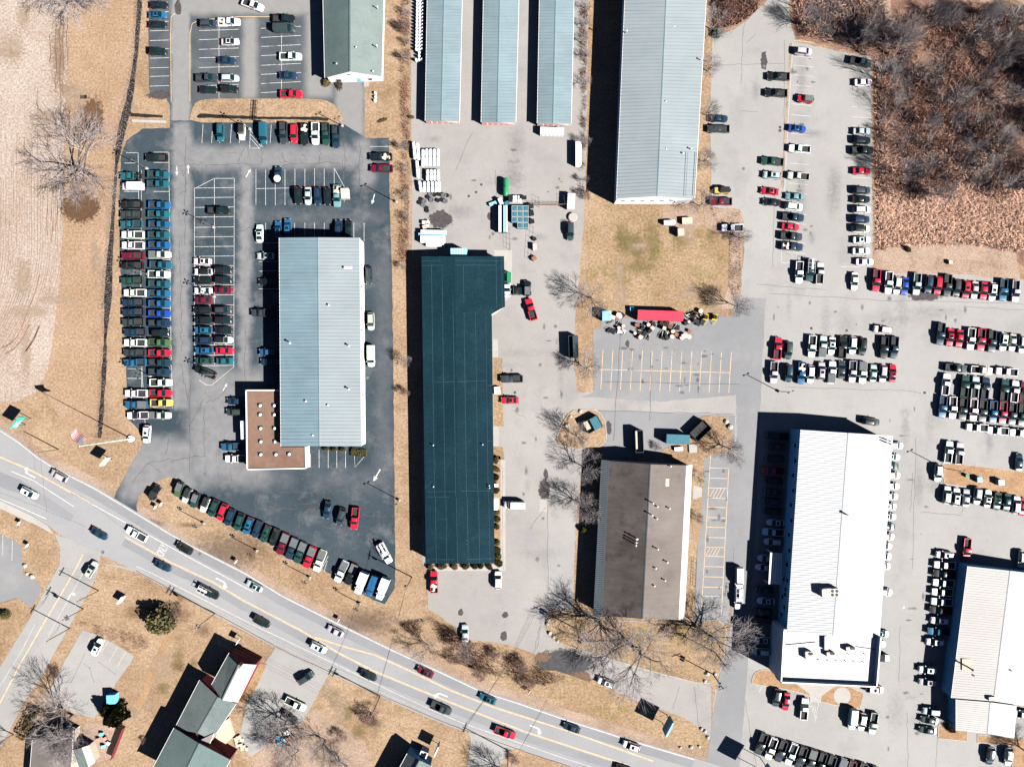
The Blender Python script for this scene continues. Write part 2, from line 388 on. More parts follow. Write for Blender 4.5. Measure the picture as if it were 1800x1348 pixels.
strip = sheet('mown_strip', [(90, -120), (236, -120), (240, 0), (236, 100), (220, 210), (205, 300), (196, 420), (186, 560), (178, 690), (172, 760), (110, 745), (80, 690), (60, 700), (85, 620), (95, 500), (108, 380), (110, 200), (115, 100)], 0.004, 'strip', 0.8)
field = sheet('hay_field', [(-300, -250), (118, -250), (120, 0), (118, 120), (112, 260), (110, 400), (104, 500), (94, 590), (84, 650), (62, 690), (28, 706), (-300, 716)], 0.008, 'field', 0.8)
ribbons('wheel_ruts', [[(x + 1.2 * math.sin(y * .09 + x), y) for y in range(y0, y1, 6)] for x, y0, y1 in ((98, 42, 160), (106, 20, 175), (111, 35, 170), (118, 25, 120), (88, 60, 110), (83, 312, 420), (91, 312, 430), (100, 320, 400), (107, 335, 390))], 0.26, 0.012, 'rut', field, 0.8)
pl = []
rq = random.Random(4)
for k in range(26):
    d_ = 1 + k * 4.6 + rq.uniform(-1, 1); y = rq.uniform(150, 330); l = []
    while y < 690:
        x = 108 - d_ - max(0, y - 430) ** 2 / 520
        if x > -40: l.append((x + rq.uniform(-.5, .5), y))
        y += 7
        if rq.random() < .05 or x <= -40:
            if len(l) > 3: pl.append(l)
            l = []; y += rq.uniform(5, 40)
    if len(l) > 3: pl.append(l)
ribbons('plough_line', pl[::2], 0.12, 0.0122, 'rut', field); ribbons('plough_line', pl[1::2], 0.07, 0.0122, 'rut', field)
ribbons('dark_ruts', [[(2, 612), (18, 604), (32, 590), (42, 568), (52, 540), (62, 512), (70, 482)], [(8, 622), (26, 612), (40, 596), (52, 570)], [(40, 622), (52, 606), (62, 590), (68, 574)], [(45, 618), (60, 598), (70, 572)]], 0.34, 0.0145, 'rut', field, 0.9)
# ditch: a winding strip of wet dark brush between the field and the left lot
dl = [(243, -40), (245, 10), (243, 40), (240, 90), (236, 118), (233, 140), (229, 165), (224, 190), (219, 210), (212, 240), (208, 262), (205, 290), (202, 330), (198, 390), (196, 420), (192, 470), (190, 520), (188, 548), (185, 600), (183, 650), (181, 690), (178, 730), (175, 770)]
dw = [8, 9, 8, 7, 7, 9, 11, 13, 14, 12, 11, 5, 5, 6, 8, 11, 13, 10, 4, 9, 6, 8, 6]
sheet('ditch', [(x - w_ / 2, y) for (x, y), w_ in zip(dl, dw)] + [(x + w_ / 2, y) for (x, y), w_ in reversed(list(zip(dl, dw)))], 0.016, 'ditch', 0.7)
sheet('ditch_branch', [(224, 190), (232, 199), (258, 201), (286, 203), (286, 207), (258, 207), (226, 205)], 0.019, 'ditch', 0.4)
sheet('ditch_swale', [(345, 206), (352, 200), (400, 203), (470, 206), (560, 206), (580, 209), (575, 213), (530, 211), (440, 210), (370, 208), (350, 208)], 0.152, 'ditch', 0.5)

# --- left dealer lot
upper = sheet('upper_lot', [(263, -120), (592, -120), (592, 138), (607, 144), (641, 144), (641, 246), (299, 246), (299, 186), (290, 170), (262, 160), (261, 60)], 0.024, 'upper_asphalt', 0.4)
lot = sheet('dealer_lot', [(213, 276), (222, 248), (250, 227), (298, 225), (300, 212), (334, 212), (606, 220), (636, 238), (640, 243), (684, 243), (685, 360), (689, 480), (692, 700), (694, 900), (695, 1010), (694, 1034), (676, 1062), (655, 1054), (600, 1020), (560, 996), (500, 966), (430, 932), (350, 888), (318, 868), (312, 848), (303, 838), (288, 842), (262, 852), (244, 872), (240, 888), (242, 902), (200, 878), (206, 862), (215, 846), (230, 815), (247, 790), (252, 778), (246, 758), (238, 748), (224, 736), (220, 600), (214, 520), (210, 420), (210, 340)], 0.032, 'dark_asphalt', 0.7)
def island(name, pts, z, mat, sm=1, kerb=True):
    pts = smooth_poly(pts, sm) if sm else pts
    g = MB(); w_ = [P(x, y) for x, y in pts]
    ar = sum(w_[i].x * w_[(i + 1) % len(w_)].y - w_[(i + 1) % len(w_)].x * w_[i].y for i in range(len(w_)))
    if ar < 0: w_.reverse()
    g.prism(w_, 0.0, z); o = tag(g.build(name, M[mat]), kind='structure')
    if kerb:
        k = MB(); n = len(w_)
        for i in range(n):
            a = w_[i]; b = w_[(i + 1) % n]; d_ = (b - a)
            if d_.length < .05: continue
            k.box(((a.x + b.x) / 2, (a.y + b.y) / 2, z / 2 + .012), (d_.length + .06, .14, z + .02), math.atan2(d_.y, d_.x))
        k.build('kerb', M['kerb'], o)
    return o
island('grass_island', [(333, 216), (336, 196), (345, 178), (370, 174), (440, 174), (560, 174), (582, 180), (598, 194), (606, 220), (540, 216), (420, 216)], 0.14, 'grass', 1, False)

# --- main road and side street
UP = [(-120, 694), (0, 752), (30, 772), (63, 799), (90, 816), (167, 855), (238, 898), (298, 934), (333, 955), (433, 1006), (497, 1045), (597, 1095), (690, 1140), (773, 1177), (845, 1211), (908, 1231), (998, 1262), (1092, 1293), (1148, 1310), (1300, 1356), (1520, 1420)]
LO = [(-120, 830), (0, 884), (83, 922), (120, 948), (178, 975), (240, 1003), (330, 1052), (383, 1080), (467, 1126), (513, 1150), (597, 1188), (680, 1226), (755, 1258), (810, 1280), (922, 1320), (998, 1345), (1150, 1395), (1520, 1500)]
verge = sheet('dusty_verge', [(x, y - 16) for x, y in UP] + [(x, y) for x, y in reversed(UP)], 0.010, 'dirt', 1.0)
road = sheet('road', UP + LO[::-1], 0.040, 'road', 0.0)
def offs(line, d_): return [(x, y + d_) for x, y in line]
ULINE = [(0, 757), (30, 776), (63, 802), (90, 820), (167, 859), (238, 902), (298, 938), (333, 958), (433, 1009), (497, 1048), (597, 1098), (690, 1143), (773, 1181), (845, 1215), (908, 1235), (998, 1266), (1092, 1296), (1148, 1313), (1220, 1334)]
LLINE = [(-10, 873), (40, 893), (82, 912)]
LLINE2 = [(240, 995), (267, 1007), (367, 1058), (442, 1096), (513, 1130), (597, 1170), (680, 1211), (750, 1243), (810, 1269), (922, 1308), (998, 1334), (1100, 1366)]
YU1 = [(-10, 799), (0, 803), (58, 828), (155, 882)]
YL = [(220, 943), (298, 987), (375, 1023), (430, 1056), (530, 1108), (597, 1148), (660, 1180), (728, 1208), (800, 1237), (922, 1285), (998, 1310), (1100, 1343)]
YU2 = [(552, 1119), (605, 1136), (660, 1151), (728, 1182), (790, 1212), (867, 1242), (998, 1284), (1148, 1337)]
WT = [(125, 866), (263, 941), (330, 978), (412, 1022), (445, 1040)]
WB = [(20, 828), (60, 845), (130, 890)]
for k, (a, b) in enumerate(((offs(ULINE, 5), 17), (offs(YL, 5), 17))):
    pass
sheet('traffic_lane', [(x + 1, y + 2.5) for x, y in ULINE[3:]] + [(x - 6, y + 15) for x, y in reversed(ULINE[3:])], 0.044, 'lane_worn', 0.5)
sheet('traffic_lane', [(x, y + 3.5) for x, y in YL] + [(x - 6, y + 15) for x, y in reversed(YL)], 0.044, 'lane_worn', 0.5)
sheet('traffic_lane', [(-20, 822), (40, 845), (130, 905), (124, 916), (40, 870), (-20, 848)], 0.044, 'lane_worn', 0.5)
ribbons('edge_line', [ULINE, LLINE], 0.16, 0.050, 'white_line', road); ribbons('edge_line', [LLINE2], 0.15, 0.050, 'faint_line', road)
ribbons('turn_lane_line', [WT, WB], 0.16, 0.050, 'white_line', road)
ribbons('centre_line', [[(x + o_, y - o_ * .5) for x, y in l] for l in (YL, YU2, YU1) for o_ in (-.9, .9)], 0.14, 0.050, 'yellow_line', road)
side = sheet('side_street', [(118, 946), (178, 972), (172, 1006), (160, 1034), (128, 1090), (98, 1143), (70, 1193), (43, 1233), (8, 1300), (-40, 1390), (-140, 1390), (-60, 1250), (0, 1172), (55, 1082), (72, 1050), (92, 1016), (105, 992), (106, 962), (96, 938)], 0.044, 'light_asphalt', 0.2)
ribbons('street_centre_line', [[(146, 974), (133, 1000), (104, 1050), (70, 1107), (36, 1166), (7, 1222), (-30, 1290)]], 0.26, 0.052, 'yellow_line', side)
ribbons('street_lane_line', [[(158, 985), (138, 1022), (108, 1075), (85, 1118)], [(0, 1206), (40, 1140), (62, 1096)]], 0.12, 0.052, 'faint_line', side)
sheet('pavement', [(-40, 862), (0, 879), (60, 908), (84, 923), (95, 938), (88, 936), (70, 925), (0, 893), (-40, 876)], 0.16, 'concrete')
sheet('road_shoulder', [(170, 988), (240, 1005), (330, 1054), (383, 1083), (467, 1129), (513, 1153), (597, 1191), (680, 1229), (755, 1262), (810, 1284), (810, 1276), (755, 1252), (680, 1216), (597, 1177), (513, 1138), (467, 1115), (383, 1066), (330, 1040), (240, 998)], 0.047, 'light_asphalt', 0.3)

# turn arrows and lettering painted on the road
def arrow(px, py, rz, s=1.0, flip=1):
    pts = [(-.28, -1.6), (-.02, -1.6), (0, -.1), (.12, .28), (.42, .52), (.42, .22), (1.15, .72), (.42, 1.25), (.42, .92), (-.02, .72), (-.24, .3)]
    c = P(px, py); ca, sa = math.cos(rz), math.sin(rz); mb = MB()
    q = [(c.x + s * (flip * x * ca - y * sa), c.y + s * (flip * x * sa + y * ca), 0.054) for x, y in pts]
    bm = bmesh.new(); f = bm.faces.new([bm.verts.new(v) for v in q]); f.normal_update()
    if f.normal.z < 0: f.normal_flip()
    bmesh.ops.triangulate(bm, faces=[f]); me = bpy.data.meshes.new('turn_arrow'); bm.to_mesh(me); bm.free(); me.materials.append(M['white_line'])
    o = bpy.data.objects.new('turn_arrow', me); C.objects.link(o); o.parent = road; return o
for ax, ay, rz, s_, fl in ((50, 832, R(64), 1.3, 1), (392, 1023, R(-116), 1.35, 1), (774, 1220, R(68), 1.3, -1), (944, 1280, R(-110), 1.3, 1), (124, 1046, R(-30), 1.0, 1)):
    arrow(ax, ay, rz, s_, fl)
tx = bpy.data.curves.new('only_lettering', 'FONT'); tx.body = 'ONLY'; tx.size = 2.0; tx.align_x = 'CENTER'; tx.align_y = 'CENTER'
to = bpy.data.objects.new('only_lettering', tx); C.objects.link(to); to.parent = road; to.data.materials.append(M['white_line'])
to.location = P(286, 967) + Vector((0, 0, .056)); to.rotation_euler = (0, 0, R(-118 + 180)); to.scale = (0.55, 1.6, 1)
for nm, cx, cy, rz in (('stop_bar', 150, 1060, -28),):
    mb = MB(); c = P(cx, cy); mb.box((c.x, c.y, .054), (.01, .01, .002), R(rz)); 

# --- small lots by the road
slot = sheet('small_lot', [(145, 1107), (165, 1113), (200, 1130), (236, 1153), (222, 1176), (205, 1199), (188, 1235), (165, 1262), (128, 1252), (85, 1222), (97, 1193), (118, 1155)], 0.034, 'light_asphalt', 0.4)
ribbons('bay_line', [[(163, 1113), (155, 1127)], [(190, 1127), (178, 1147)], [(207, 1137), (192, 1162)], [(222, 1144), (206, 1171)]], 0.12, 0.04, 'yellow_line', slot)
clot = sheet('corner_lot', [(-60, 925), (0, 938), (22, 948), (39, 962), (40, 1008), (60, 1020), (70, 1024), (72, 1040), (50, 1075), (30, 1055), (0, 1062), (-60, 1085)], 0.034, 'grey_asphalt', 0.4)
ribbons('bay_line', [[(5, 940), (5, 975)], [(22, 950), (21, 985)]], 0.12, 0.04, 'faint_line', clot)
island('grass_corner', [(-80, 1095), (0, 1060), (32, 1050), (52, 1065), (56, 1080), (30, 1122), (0, 1170), (-80, 1262)], 0.1, 'grass', 0, False)
drive_a = sheet('house_driveway', [(486, 1136), (530, 1156), (579, 1182), (566, 1206), (548, 1240), (535, 1262), (500, 1290), (440, 1330), (420, 1300), (432, 1240), (455, 1180)], 0.034, 'light_asphalt', 0.4)
drive_b = sheet('house_driveway', [(820, 1278), (870, 1295), (920, 1312), (895, 1318), (880, 1345), (876, 1390), (815, 1390), (824, 1330), (828, 1300)], 0.048, 'light_asphalt', 0.4)

# --- centre property
cen = sheet('storage_yard', [(721, -120), (1036, -120), (1031, 240), (1028, 330), (1026, 400), (1021, 440), (1017, 500), (1011, 560), (1009, 640), (1014, 690), (1022, 694), (1022, 718), (1000, 722), (985, 746), (976, 774), (990, 782), (1022, 780), (1024, 800), (1012, 930), (1006, 1070), (966, 1070), (957, 1090), (958, 1106), (972, 1124), (996, 1138), (1050, 1152), (1120, 1172), (1250, 1205), (1250, 1302), (1236, 1284), (1205, 1262), (1110, 1228), (1045, 1196), (1000, 1178), (968, 1168), (938, 1148), (905, 1136), (870, 1128), (826, 1124), (770, 1080), (752, 1070), (752, 1006), (742, 990), (742, 440), (724, 440)], 0.028, 'gravel_asphalt', 0.6)
sheet('old_asphalt_strip', [(964, 880), (1010, 880), (1008, 1066), (962, 1066)], 0.034, 'light_asphalt', 0.6)
sheet('gravel_apron', [(868, 440), (900, 440), (900, 520), (888, 530), (868, 530)], 0.034, 'concrete', 0.5)
patch('wet_puddle', [(940, 1146), (968, 1140), (985, 1150), (1005, 1160), (1020, 1172), (1045, 1190), (1030, 1192), (1000, 1178), (975, 1168), (950, 1160)], 0.036, 'p_wet', 1.15)
patch('silt_patch', [(940, 1150), (955, 1147), (968, 1152), (960, 1162), (945, 1160)], 0.042, 'p_silt')
patch('silt_patch', [(1003, 1180), (1020, 1182), (1040, 1194), (1036, 1199), (1010, 1190)], 0.042, 'p_silt')
for pts in ([(948, 855), (955, 845), (962, 848), (965, 862), (958, 872), (952, 876), (950, 866)], [(956, 838), (961, 825), (963, 835), (958, 842)], [(883, 1085), (888, 1076), (893, 1084)], [(806, 1073), (810, 1070), (814, 1080), (810, 1081)], [(880, 1122), (884, 1112), (890, 1110), (890, 1118), (884, 1125)], [(757, 385), (772, 372), (788, 377), (792, 395), (786, 400), (766, 398)], [(857, 378), (862, 374), (864, 384), (858, 386)]):
    patch('tar_stain', pts, 0.040, 'p_tar')
for pts in ([(866, 628), (883, 630), (885, 750), (868, 748)], [(866, 784), (884, 786), (886, 808), (868, 806)]):
    sheet('grass_strip', pts, 0.036, 'lawn', 0.4)
for pts in ([(866, 596), (875, 596), (876, 628), (866, 628)], [(867, 750), (877, 750), (877, 784), (867, 784)], [(868, 874), (878, 874), (879, 894), (868, 894)], [(880, 808), (888, 808), (889, 1003), (750, 1003), (750, 997), (880, 992)], [(948, 878), (962, 878), (962, 899), (948, 899)]):
    sheet('concrete_slab', pts, 0.038, 'concrete', 0.15)
sheet('shrub_bed', [(868, 800), (880, 802), (883, 996), (752, 998), (748, 985), (869, 985)], 0.036, 'mulch', 0.4)
island('grass_island', [(976, 776), (986, 748), (1002, 723), (1022, 719), (1052, 720), (1066, 745), (1066, 783), (1024, 790), (988, 784)], 0.12, 'grass', 1)
island('grass_island', [(958, 1090), (966, 1070), (1006, 1072), (1040, 1084), (1100, 1092), (1205, 1092), (1208, 1098), (1278, 1084), (1272, 1160), (1262, 1190), (1248, 1203), (1200, 1194), (1100, 1166), (1000, 1136), (970, 1124)], 0.10, 'lawn', 1)

# --- right-hand lots
east = sheet('east_lot', [(1252, 66), (1290, 52), (1310, 38), (1350, 0), (1368, -60), (1388, -60), (1386, 10), (1390, 44), (1398, 74), (1490, 94), (1531, 100), (1533, 300), (1534, 440), (1530, 470), (1560, 478), (1700, 482), (2100, 520), (2100, 1500), (1300, 1500), (1240, 1480), (1250, 1300), (1256, 1210), (1290, 1205), (1290, 528), (1300, 520), (1308, 440), (1306, 382), (1250, 370), (1248, 200)], 0.028, 'light_asphalt', 0.8)
grey = sheet('grey_lot', [(1043, 580), (1056, 578), (1056, 560), (1300, 556), (1300, 694), (1160, 706), (1020, 697), (1044, 690)], 0.034, 'grey_asphalt', 1.0)
sheet('cross_drive', [(1008, 690), (1050, 688), (1160, 700), (1300, 690), (1300, 734), (1160, 730), (1050, 724), (1008, 722)], 0.0315, 'gravel_asphalt', 1.0)
lane_s = sheet('drive_aisle', [(1290, 524), (1346, 524), (1340, 640), (1334, 760), (1330, 900), (1320, 1100), (1300, 1350), (1240, 1350), (1262, 1200), (1284, 1100), (1296, 800)], 0.036, 'grey_asphalt', 0.8)
slot2 = sheet('service_yard', [(1052, 720), (1150, 724), (1220, 728), (1292, 730), (1290, 800), (1262, 830), (1244, 900), (1236, 1080), (1290, 1082), (1290, 1095), (1220, 1095), (1228, 900), (1238, 806), (1200, 800), (1060, 806), (1064, 760)], 0.036, 'grey_asphalt', 0.4)
stall = sheet('stall_strip', [(1242, 798), (1300, 798), (1290, 960), (1280, 1092), (1228, 1092), (1234, 960)], 0.039, 'grey_asphalt', 0.7)
island('grass_island', [(1222, 738), (1240, 730), (1270, 730), (1284, 738), (1287, 775), (1284, 798), (1240, 798), (1232, 830), (1214, 830), (1170, 800), (1160, 790), (1200, 780)], 0.10, 'grass', 1, False)
sheet('grass_strip', [(1208, 818), (1238, 802), (1236, 850), (1230, 950), (1220, 952), (1214, 900)], 0.040, 'lawn', 0.5)
sheet('concrete_slab', [(1219, 852), (1234, 858), (1234, 872), (1218, 878)], 0.045, 'concrete', 0.4)
island('grass_island', [(1150, 1262), (1180, 1252), (1215, 1268), (1236, 1284), (1245, 1300), (1240, 1312), (1215, 1315), (1170, 1300), (1100, 1275), (1020, 1246), (960, 1222), (900, 1203), (860, 1190), (905, 1180), (968, 1176), (1000, 1185), (1045, 1203), (1100, 1232)], 0.06, 'lawn', 1, False)
sheet('woodland_floor', [(1372, -150), (2100, -150), (2100, 470), (1800, 468), (1760, 440), (1690, 430), (1560, 436), (1542, 440), (1537, 300), (1535, 102), (1490, 90), (1400, 68), (1390, 40)], 0.012, 'litter', 1.5)
sheet('brush_floor', [(1246, -80), (1366, -80), (1350, -4), (1312, 34), (1290, 46), (1252, 60)], 0.012, 'litter', 1.5)
sheet('reed_bed', [(1535, 330), (1600, 355), (1680, 330), (1760, 350), (1830, 330), (2000, 350), (2000, 450), (1780, 440), (1690, 428), (1560, 434), (1540, 436)], 0.018, 'dirt', 2.0)
sheet('bare_clearing', [(1536, 438), (1600, 432), (1700, 430), (1785, 445), (1795, 500), (1700, 482), (1560, 480), (1534, 468)], 0.034, 'dirt', 1.0)
sheet('reeds_clearing', [(1505, 10), (1560, -20), (1570, 30), (1552, 48), (1530, 62), (1500, 45)], 0.018, 'dirt', 1.0)
sheet('distant_meadow', [(1600, -150), (2100, -150), (2100, 14), (1700, 6), (1605, -10)], 0.016, 'strip', 1.5)
sheet('shrub_strip', [(1236, 362), (1300, 368), (1306, 384), (1304, 500), (1298, 540), (1268, 545), (1285, 480), (1282, 420), (1240, 400)], 0.030, 'dirt', 1.0)
sheet('lawn', [(1034, 372), (1072, 358), (1216, 366), (1280, 420), (1284, 480), (1268, 542), (1060, 545), (1040, 560), (1030, 470)], 0.020, 'lawn', 1.0)
sheet('dirt_yard', [(1166, 362), (1222, 366), (1236, 390), (1215, 412), (1196, 416), (1178, 400), (1164, 384)], 0.024, 'dirt', 0.8)
island('grass_island', [(1654, 816), (1662, 812), (1760, 824), (1900, 842), (1900, 905), (1800, 880), (1740, 862), (1660, 850)], 0.10, 'mulch', 0)
island('grass_island', [(1321, 1196), (1326, 1182), (1340, 1176), (1370, 1180), (1520, 1208), (1512, 1246), (1506, 1244), (1450, 1236), (1422, 1222), (1390, 1212), (1340, 1204), (1322, 1202)], 0.11, 'mulch', 1)
sheet('entrance_walk', [(1398, 1200), (1470, 1204), (1444, 1222), (1442, 1234), (1424, 1232), (1422, 1218)], 0.125, 'concrete')
sheet('round_pad', [(1480 + 15 * math.cos(t * .35), 1222 + 15 * math.sin(t * .35)) for t in range(18)], 0.13, 'concrete')
island('grass_island', [(1648, 1286), (1650, 1272), (1700, 1284), (1700, 1302), (1650, 1297)], 0.11, 'mulch', 0)
island('grass_island', [(1718, 1290), (1800, 1298), (1900, 1300), (1900, 1380), (1780, 1370), (1778, 1310), (1718, 1304)], 0.11, 'mulch', 0)

# bay lines
ub = [[(263.5, y + 1), (297, y)] for y in (21, 38, 54, 71, 86, 102, 119, 134, 151)] + [[(350, y + 1.5), (420, y - 1)] for y in (53, 69, 86, 101, 118, 150)] + [[(385, 36), (385, 174)]]
ub += [[(459, y + 1.5), (529, y - 2)] for y in (49, 65, 81, 97, 114, 130, 146, 162)] + [[(495, 62), (495, 175)]]
ribbons('bay_line', ub, 0.10, 0.030, 'white_line', upper)
ribbons('lane_edge', [[(301, 180), (300, 60), (301, 30), (308, 24)], [(334, 178), (334, 60), (338, 42), (350, 36), (420, 30), (480, 30)]], 0.13, 0.030, 'yellow_line', upper)
lb = [[(x, 219), (x - 2, 252)] for x in (357, 374, 388, 407, 423, 477, 494, 511, 529, 547, 566, 586)]
lb += [[(440, 229), (439, 261), (458, 261)], [(440, 236), (459, 258)], [(440, 243), (456, 261)], [(440, 229), (462, 259)]]
lb += [[(222, 269), (243, 269)], [(219, 287), (243, 287)], [(243, 269), (244, 352)], [(218, 337), (243, 337)], [(297, 268), (300, 560), (303, 717), (268, 716)], [(270, 268), (297, 268)], [(270, 286), (297, 286)], [(270, 302), (297, 302)], [(270, 337), (297, 337)], [(224, 648), (249, 648), (249, 682)], [(224, 665), (249, 665)], [(249, 300), (247, 600), (256, 760)]]
lb += [[(270, y), (299, y)] for y in (354, 371, 388, 405, 423, 440, 457, 474, 491, 508, 525, 542, 559, 577, 594, 612, 629, 646, 664, 682, 699)]
lb += [[(x, 298), (x, 361)] for x in (450, 467, 484, 501)] + [[(x, 297), (x, 330)] for x in (518.5, 536, 553, 570, 587.5)] + [[(450, 332), (605, 329)], [(587, 295), (606, 330), (605, 355)]]
lb += [[(344, 331), (377, 314), (412, 314)], [(377, 314), (377, 640)], [(342, 331), (342, 650)], [(412, 314), (411, 645), (372, 677), (362, 676), (350, 668)]] + [[(342, y), (412, y - 1)] for y in (331, 348, 365, 382, 400, 417, 434, 451, 468, 485, 502, 519, 537, 555, 573, 590, 607, 625, 643)]
lb += [[(x, 392), (x, 424)] for x in (467, 518, 536, 553, 570, 622, 640)] + [[(x, 790), (x, 822)] for x in (561, 577, 592, 607.5)] + [[(640, 803), (624, 821), (623, 800)]]
lb += [[(449, 427), (490, 427)], [(455, 460), (490, 460)], [(456, 477), (490, 476)], [(455, 508), (490, 508)], [(650, 258), (684, 258)]]
lb += [[(300 + k * 15.3, 852 + k * 7.6 - 4), (294 + k * 15.3, 860 + k * 7.6 + 9)] for k in range(1, 19)] + [[(577, 977), (562, 1006)]]
ribbons('bay_line', lb, 0.10, 0.040, 'white_line', lot)
for ax, ay, rz, s_ in ((311, 301, 180, .9), (331, 297, 0, .9), (437, 304, -30, .9), (656, 351, 165, 1.0), (662, 836, 150, 1.3), (396, 680, -30, .8)):
    c = P(ax, ay); q = MB(); a = R(rz)
    for poly in ([(-.12, -1.5), (.12, -1.5), (.12, .3), (-.12, .3)], [(-.45, .3), (.45, .3), (0, 1.3)]):
        q.poly([(c.x + s_ * (x * math.cos(a) - y * math.sin(a)), c.y + s_ * (x * math.sin(a) + y * math.cos(a)), .041) for x, y in poly])
    q.build('lane_arrow', M['white_line'], lot)
gb = [[(1060 + i * 17.35, 615 + i * .3), (1056 + i * 17.3, 684 + i * .5)] for i in range(14)] + [[(1042, 649), (1160, 652), (1284, 655)]]
ribbons('bay_line', gb, 0.13, 0.040, 'yellow_line', grey)
sb = [[(1250 - (y - 800) * .066, y), (1280 - (y - 800) * .042, y + 1)] for y in (822, 840, 857, 875, 891, 909, 926, 944, 961, 977, 995, 1013, 1031, 1047, 1064)] + [[(1249, 800), (1233, 1070)], [(1281, 822), (1268, 1080)]]
sb += [[(1247 + k * 6, 875), (1256 + k * 6, 858)] for k in range(4)] + [[(1240 + k * 6, 977), (1249 + k * 6, 961)] for k in range(4)]
ribbons('bay_line', sb, 0.12, 0.044, 'yellow_line', stall)
eb = [[(1396 - (y - 85) * .042, y), (1430 - (y - 85) * .042, y + 3)] for y in (72, 99, 115, 132, 150, 167, 183, 202, 235, 253, 287, 322, 339, 375, 392, 425, 443)] + [[(1394, 76), (1386, 200), (1380, 320), (1374, 440), (1373, 462)]]
eb += [[(1498, y), (1531, y + 1.5)] for y in (152, 170, 188, 206, 222, 240, 275, 312, 326, 343)] + [[(1373, 462), (1394, 462)], [(1478, 469), (1512, 469)]]
eb += [[(1340, 1205), (1334, 1216)], [(1422, 1234), (1440, 1230), (1432, 1268)]] + [[(1424 + k * 4, 1236 + k * 2), (1433 + k * 1.5, 1262)] for k in range(3)]
ribbons('bay_line', eb, 0.11, 0.034, 'faint_line', east)
ribbons('divider_strip', [[(1390, 76), (1382, 200), (1374, 330)]], 0.6, 0.033, 'dirt', east, 0.3)

# cracks sealed with tar, and hairline cracks, as thin strips of their own
def crack(a, b, n=9, amp=2.2):
    out = []
    for i in range(n + 1):
        t = i / n; out.append((a[0] + (b[0] - a[0]) * t + random.uniform(-amp, amp), a[1] + (b[1] - a[1]) * t + random.uniform(-amp, amp)))
    return out
cr = [crack(a, b) for a, b in (((326, 240), (326, 340)), ((300, 292), (360, 288)), ((360, 290), (460, 288)), ((418, 286), (424, 312)), ((430, 262), (418, 286)), ((460, 250), (462, 290)), ((320, 298), (330, 335)), ((310, 345), (330, 335)), ((325, 340), (325, 430)), ((316, 420), (318, 500)), ((318, 500), (318, 560)), ((317, 560), (322, 620)), ((318, 640), (330, 700)), ((334, 640), (334, 830)), ((300, 750), (334, 748)), ((334, 748), (360, 700)), ((360, 708), (384, 700)), ((384, 700), (398, 680)), ((358, 714), (360, 800)), ((300, 810), (360, 800)), ((296, 770), (292, 800)), ((258, 815), (300, 806)), ((230, 850), (262, 812)), ((262, 812), (284, 832)), ((430, 580), (432, 700)), ((440, 560), (446, 600)), ((480, 292), (600, 285)), ((565, 262), (560, 288)), ((600, 285), (608, 310)), ((632, 250), (634, 380)), ((606, 250), (606, 300)), ((634, 380), (634, 440)), ((418, 410), (445, 398)), ((496, 270), (500, 285)), ((530, 268), (540, 282)))]
ribbons('crack_seal', cr, 0.09, 0.0385, 'crack', lot)
cr2 = [crack(a, b, 10, 3) for a, b in (((444, 940), (452, 850)), ((452, 850), (450, 824)), ((476, 862), (560, 868)), ((556, 868), (560, 878)), ((540, 893), (575, 900)), ((534, 905), (520, 940)), ((552, 883), (512, 885)), ((612, 860), (608, 930)), ((540, 922), (608, 928)), ((606, 930), (602, 976)), ((630, 908), (690, 906)), ((470, 895), (525, 893)), ((360, 820), (362, 836)), ((382, 845), (384, 880)), ((400, 850), (402, 872)), ((530, 905), (550, 895)), ((650, 420), (690, 418)), ((648, 640), (690, 638)), ((648, 700), (690, 704)))]
ribbons('rusty_crack', cr2, 0.08, 0.0385, 'crack_red', lot)
cr3 = [crack(a, b, 12, 1.2) for a, b in (((1306, 60), (1303, 150)), ((1309, 40), (1306, 60)), ((1379, 70), (1378, 330)), ((1240, 115), (1378, 112)), ((1303, 195), (1332, 197)), ((1312, 75), (1330, 60)), ((1362, 330), (1358, 470)), ((1330, 500), (1450, 510)), ((1350, 515), (1540, 528)), ((1540, 528), (1800, 534)), ((1610, 770), (1604, 1000)), ((1605, 830), (1600, 900)), ((1380, 680), (1560, 686)), ((1560, 684), (1620, 690)), ((1690, 900), (1700, 880)), ((1300, 1180), (1330, 1348)), ((1582, 1100), (1580, 1200)), ((1594, 1250), (1596, 1348)), ((1648, 1290), (1645, 1348)), ((1530, 510), (1600, 520)), ((1700, 540), (1800, 545)), ((1620, 900), (1690, 905)))]
ribbons('hairline_crack', cr3, 0.07, 0.0335, 'crack', east)
cr4 = [crack(a, b, 10, 1.0) for a, b in (((1093, 560), (1078, 775)), ((1144, 620), (1143, 740)), ((1060, 670), (1300, 676)), ((1050, 722), (1290, 728)))]
ribbons('hairline_crack', cr4, 0.10, 0.0405, 'crack', grey)
cr5 = [crack(a, b, 9, 1.2) for a, b in (((900, 720), (925, 735)), ((896, 425), (896, 440)), ((722, 320), (738, 320)), ((882, 820), (884, 1000)), ((930, 930), (960, 890)), ((962, 880), (964, 1060)), ((1182, 1245), (1195, 1205)), ((1220, 1205), (1230, 1290)), ((948, 1100), (938, 1148)), ((952, 1090), (944, 1140)), ((870, 300), (874, 370)), ((830, 234), (800, 300)))]
ribbons('hairline_crack', cr5, 0.06, 0.0435, 'crack', cen)
cr6 = [crack(a, b, 9, 1.0) for a, b in (((-10, 860), (150, 925)), ((140, 870), (180, 900)), ((180, 900), (260, 960)), ((70, 800), (82, 900)), ((60, 800), (62, 830)))]
ribbons('hairline_crack', cr6, 0.05, 0.0515, 'crack', road)
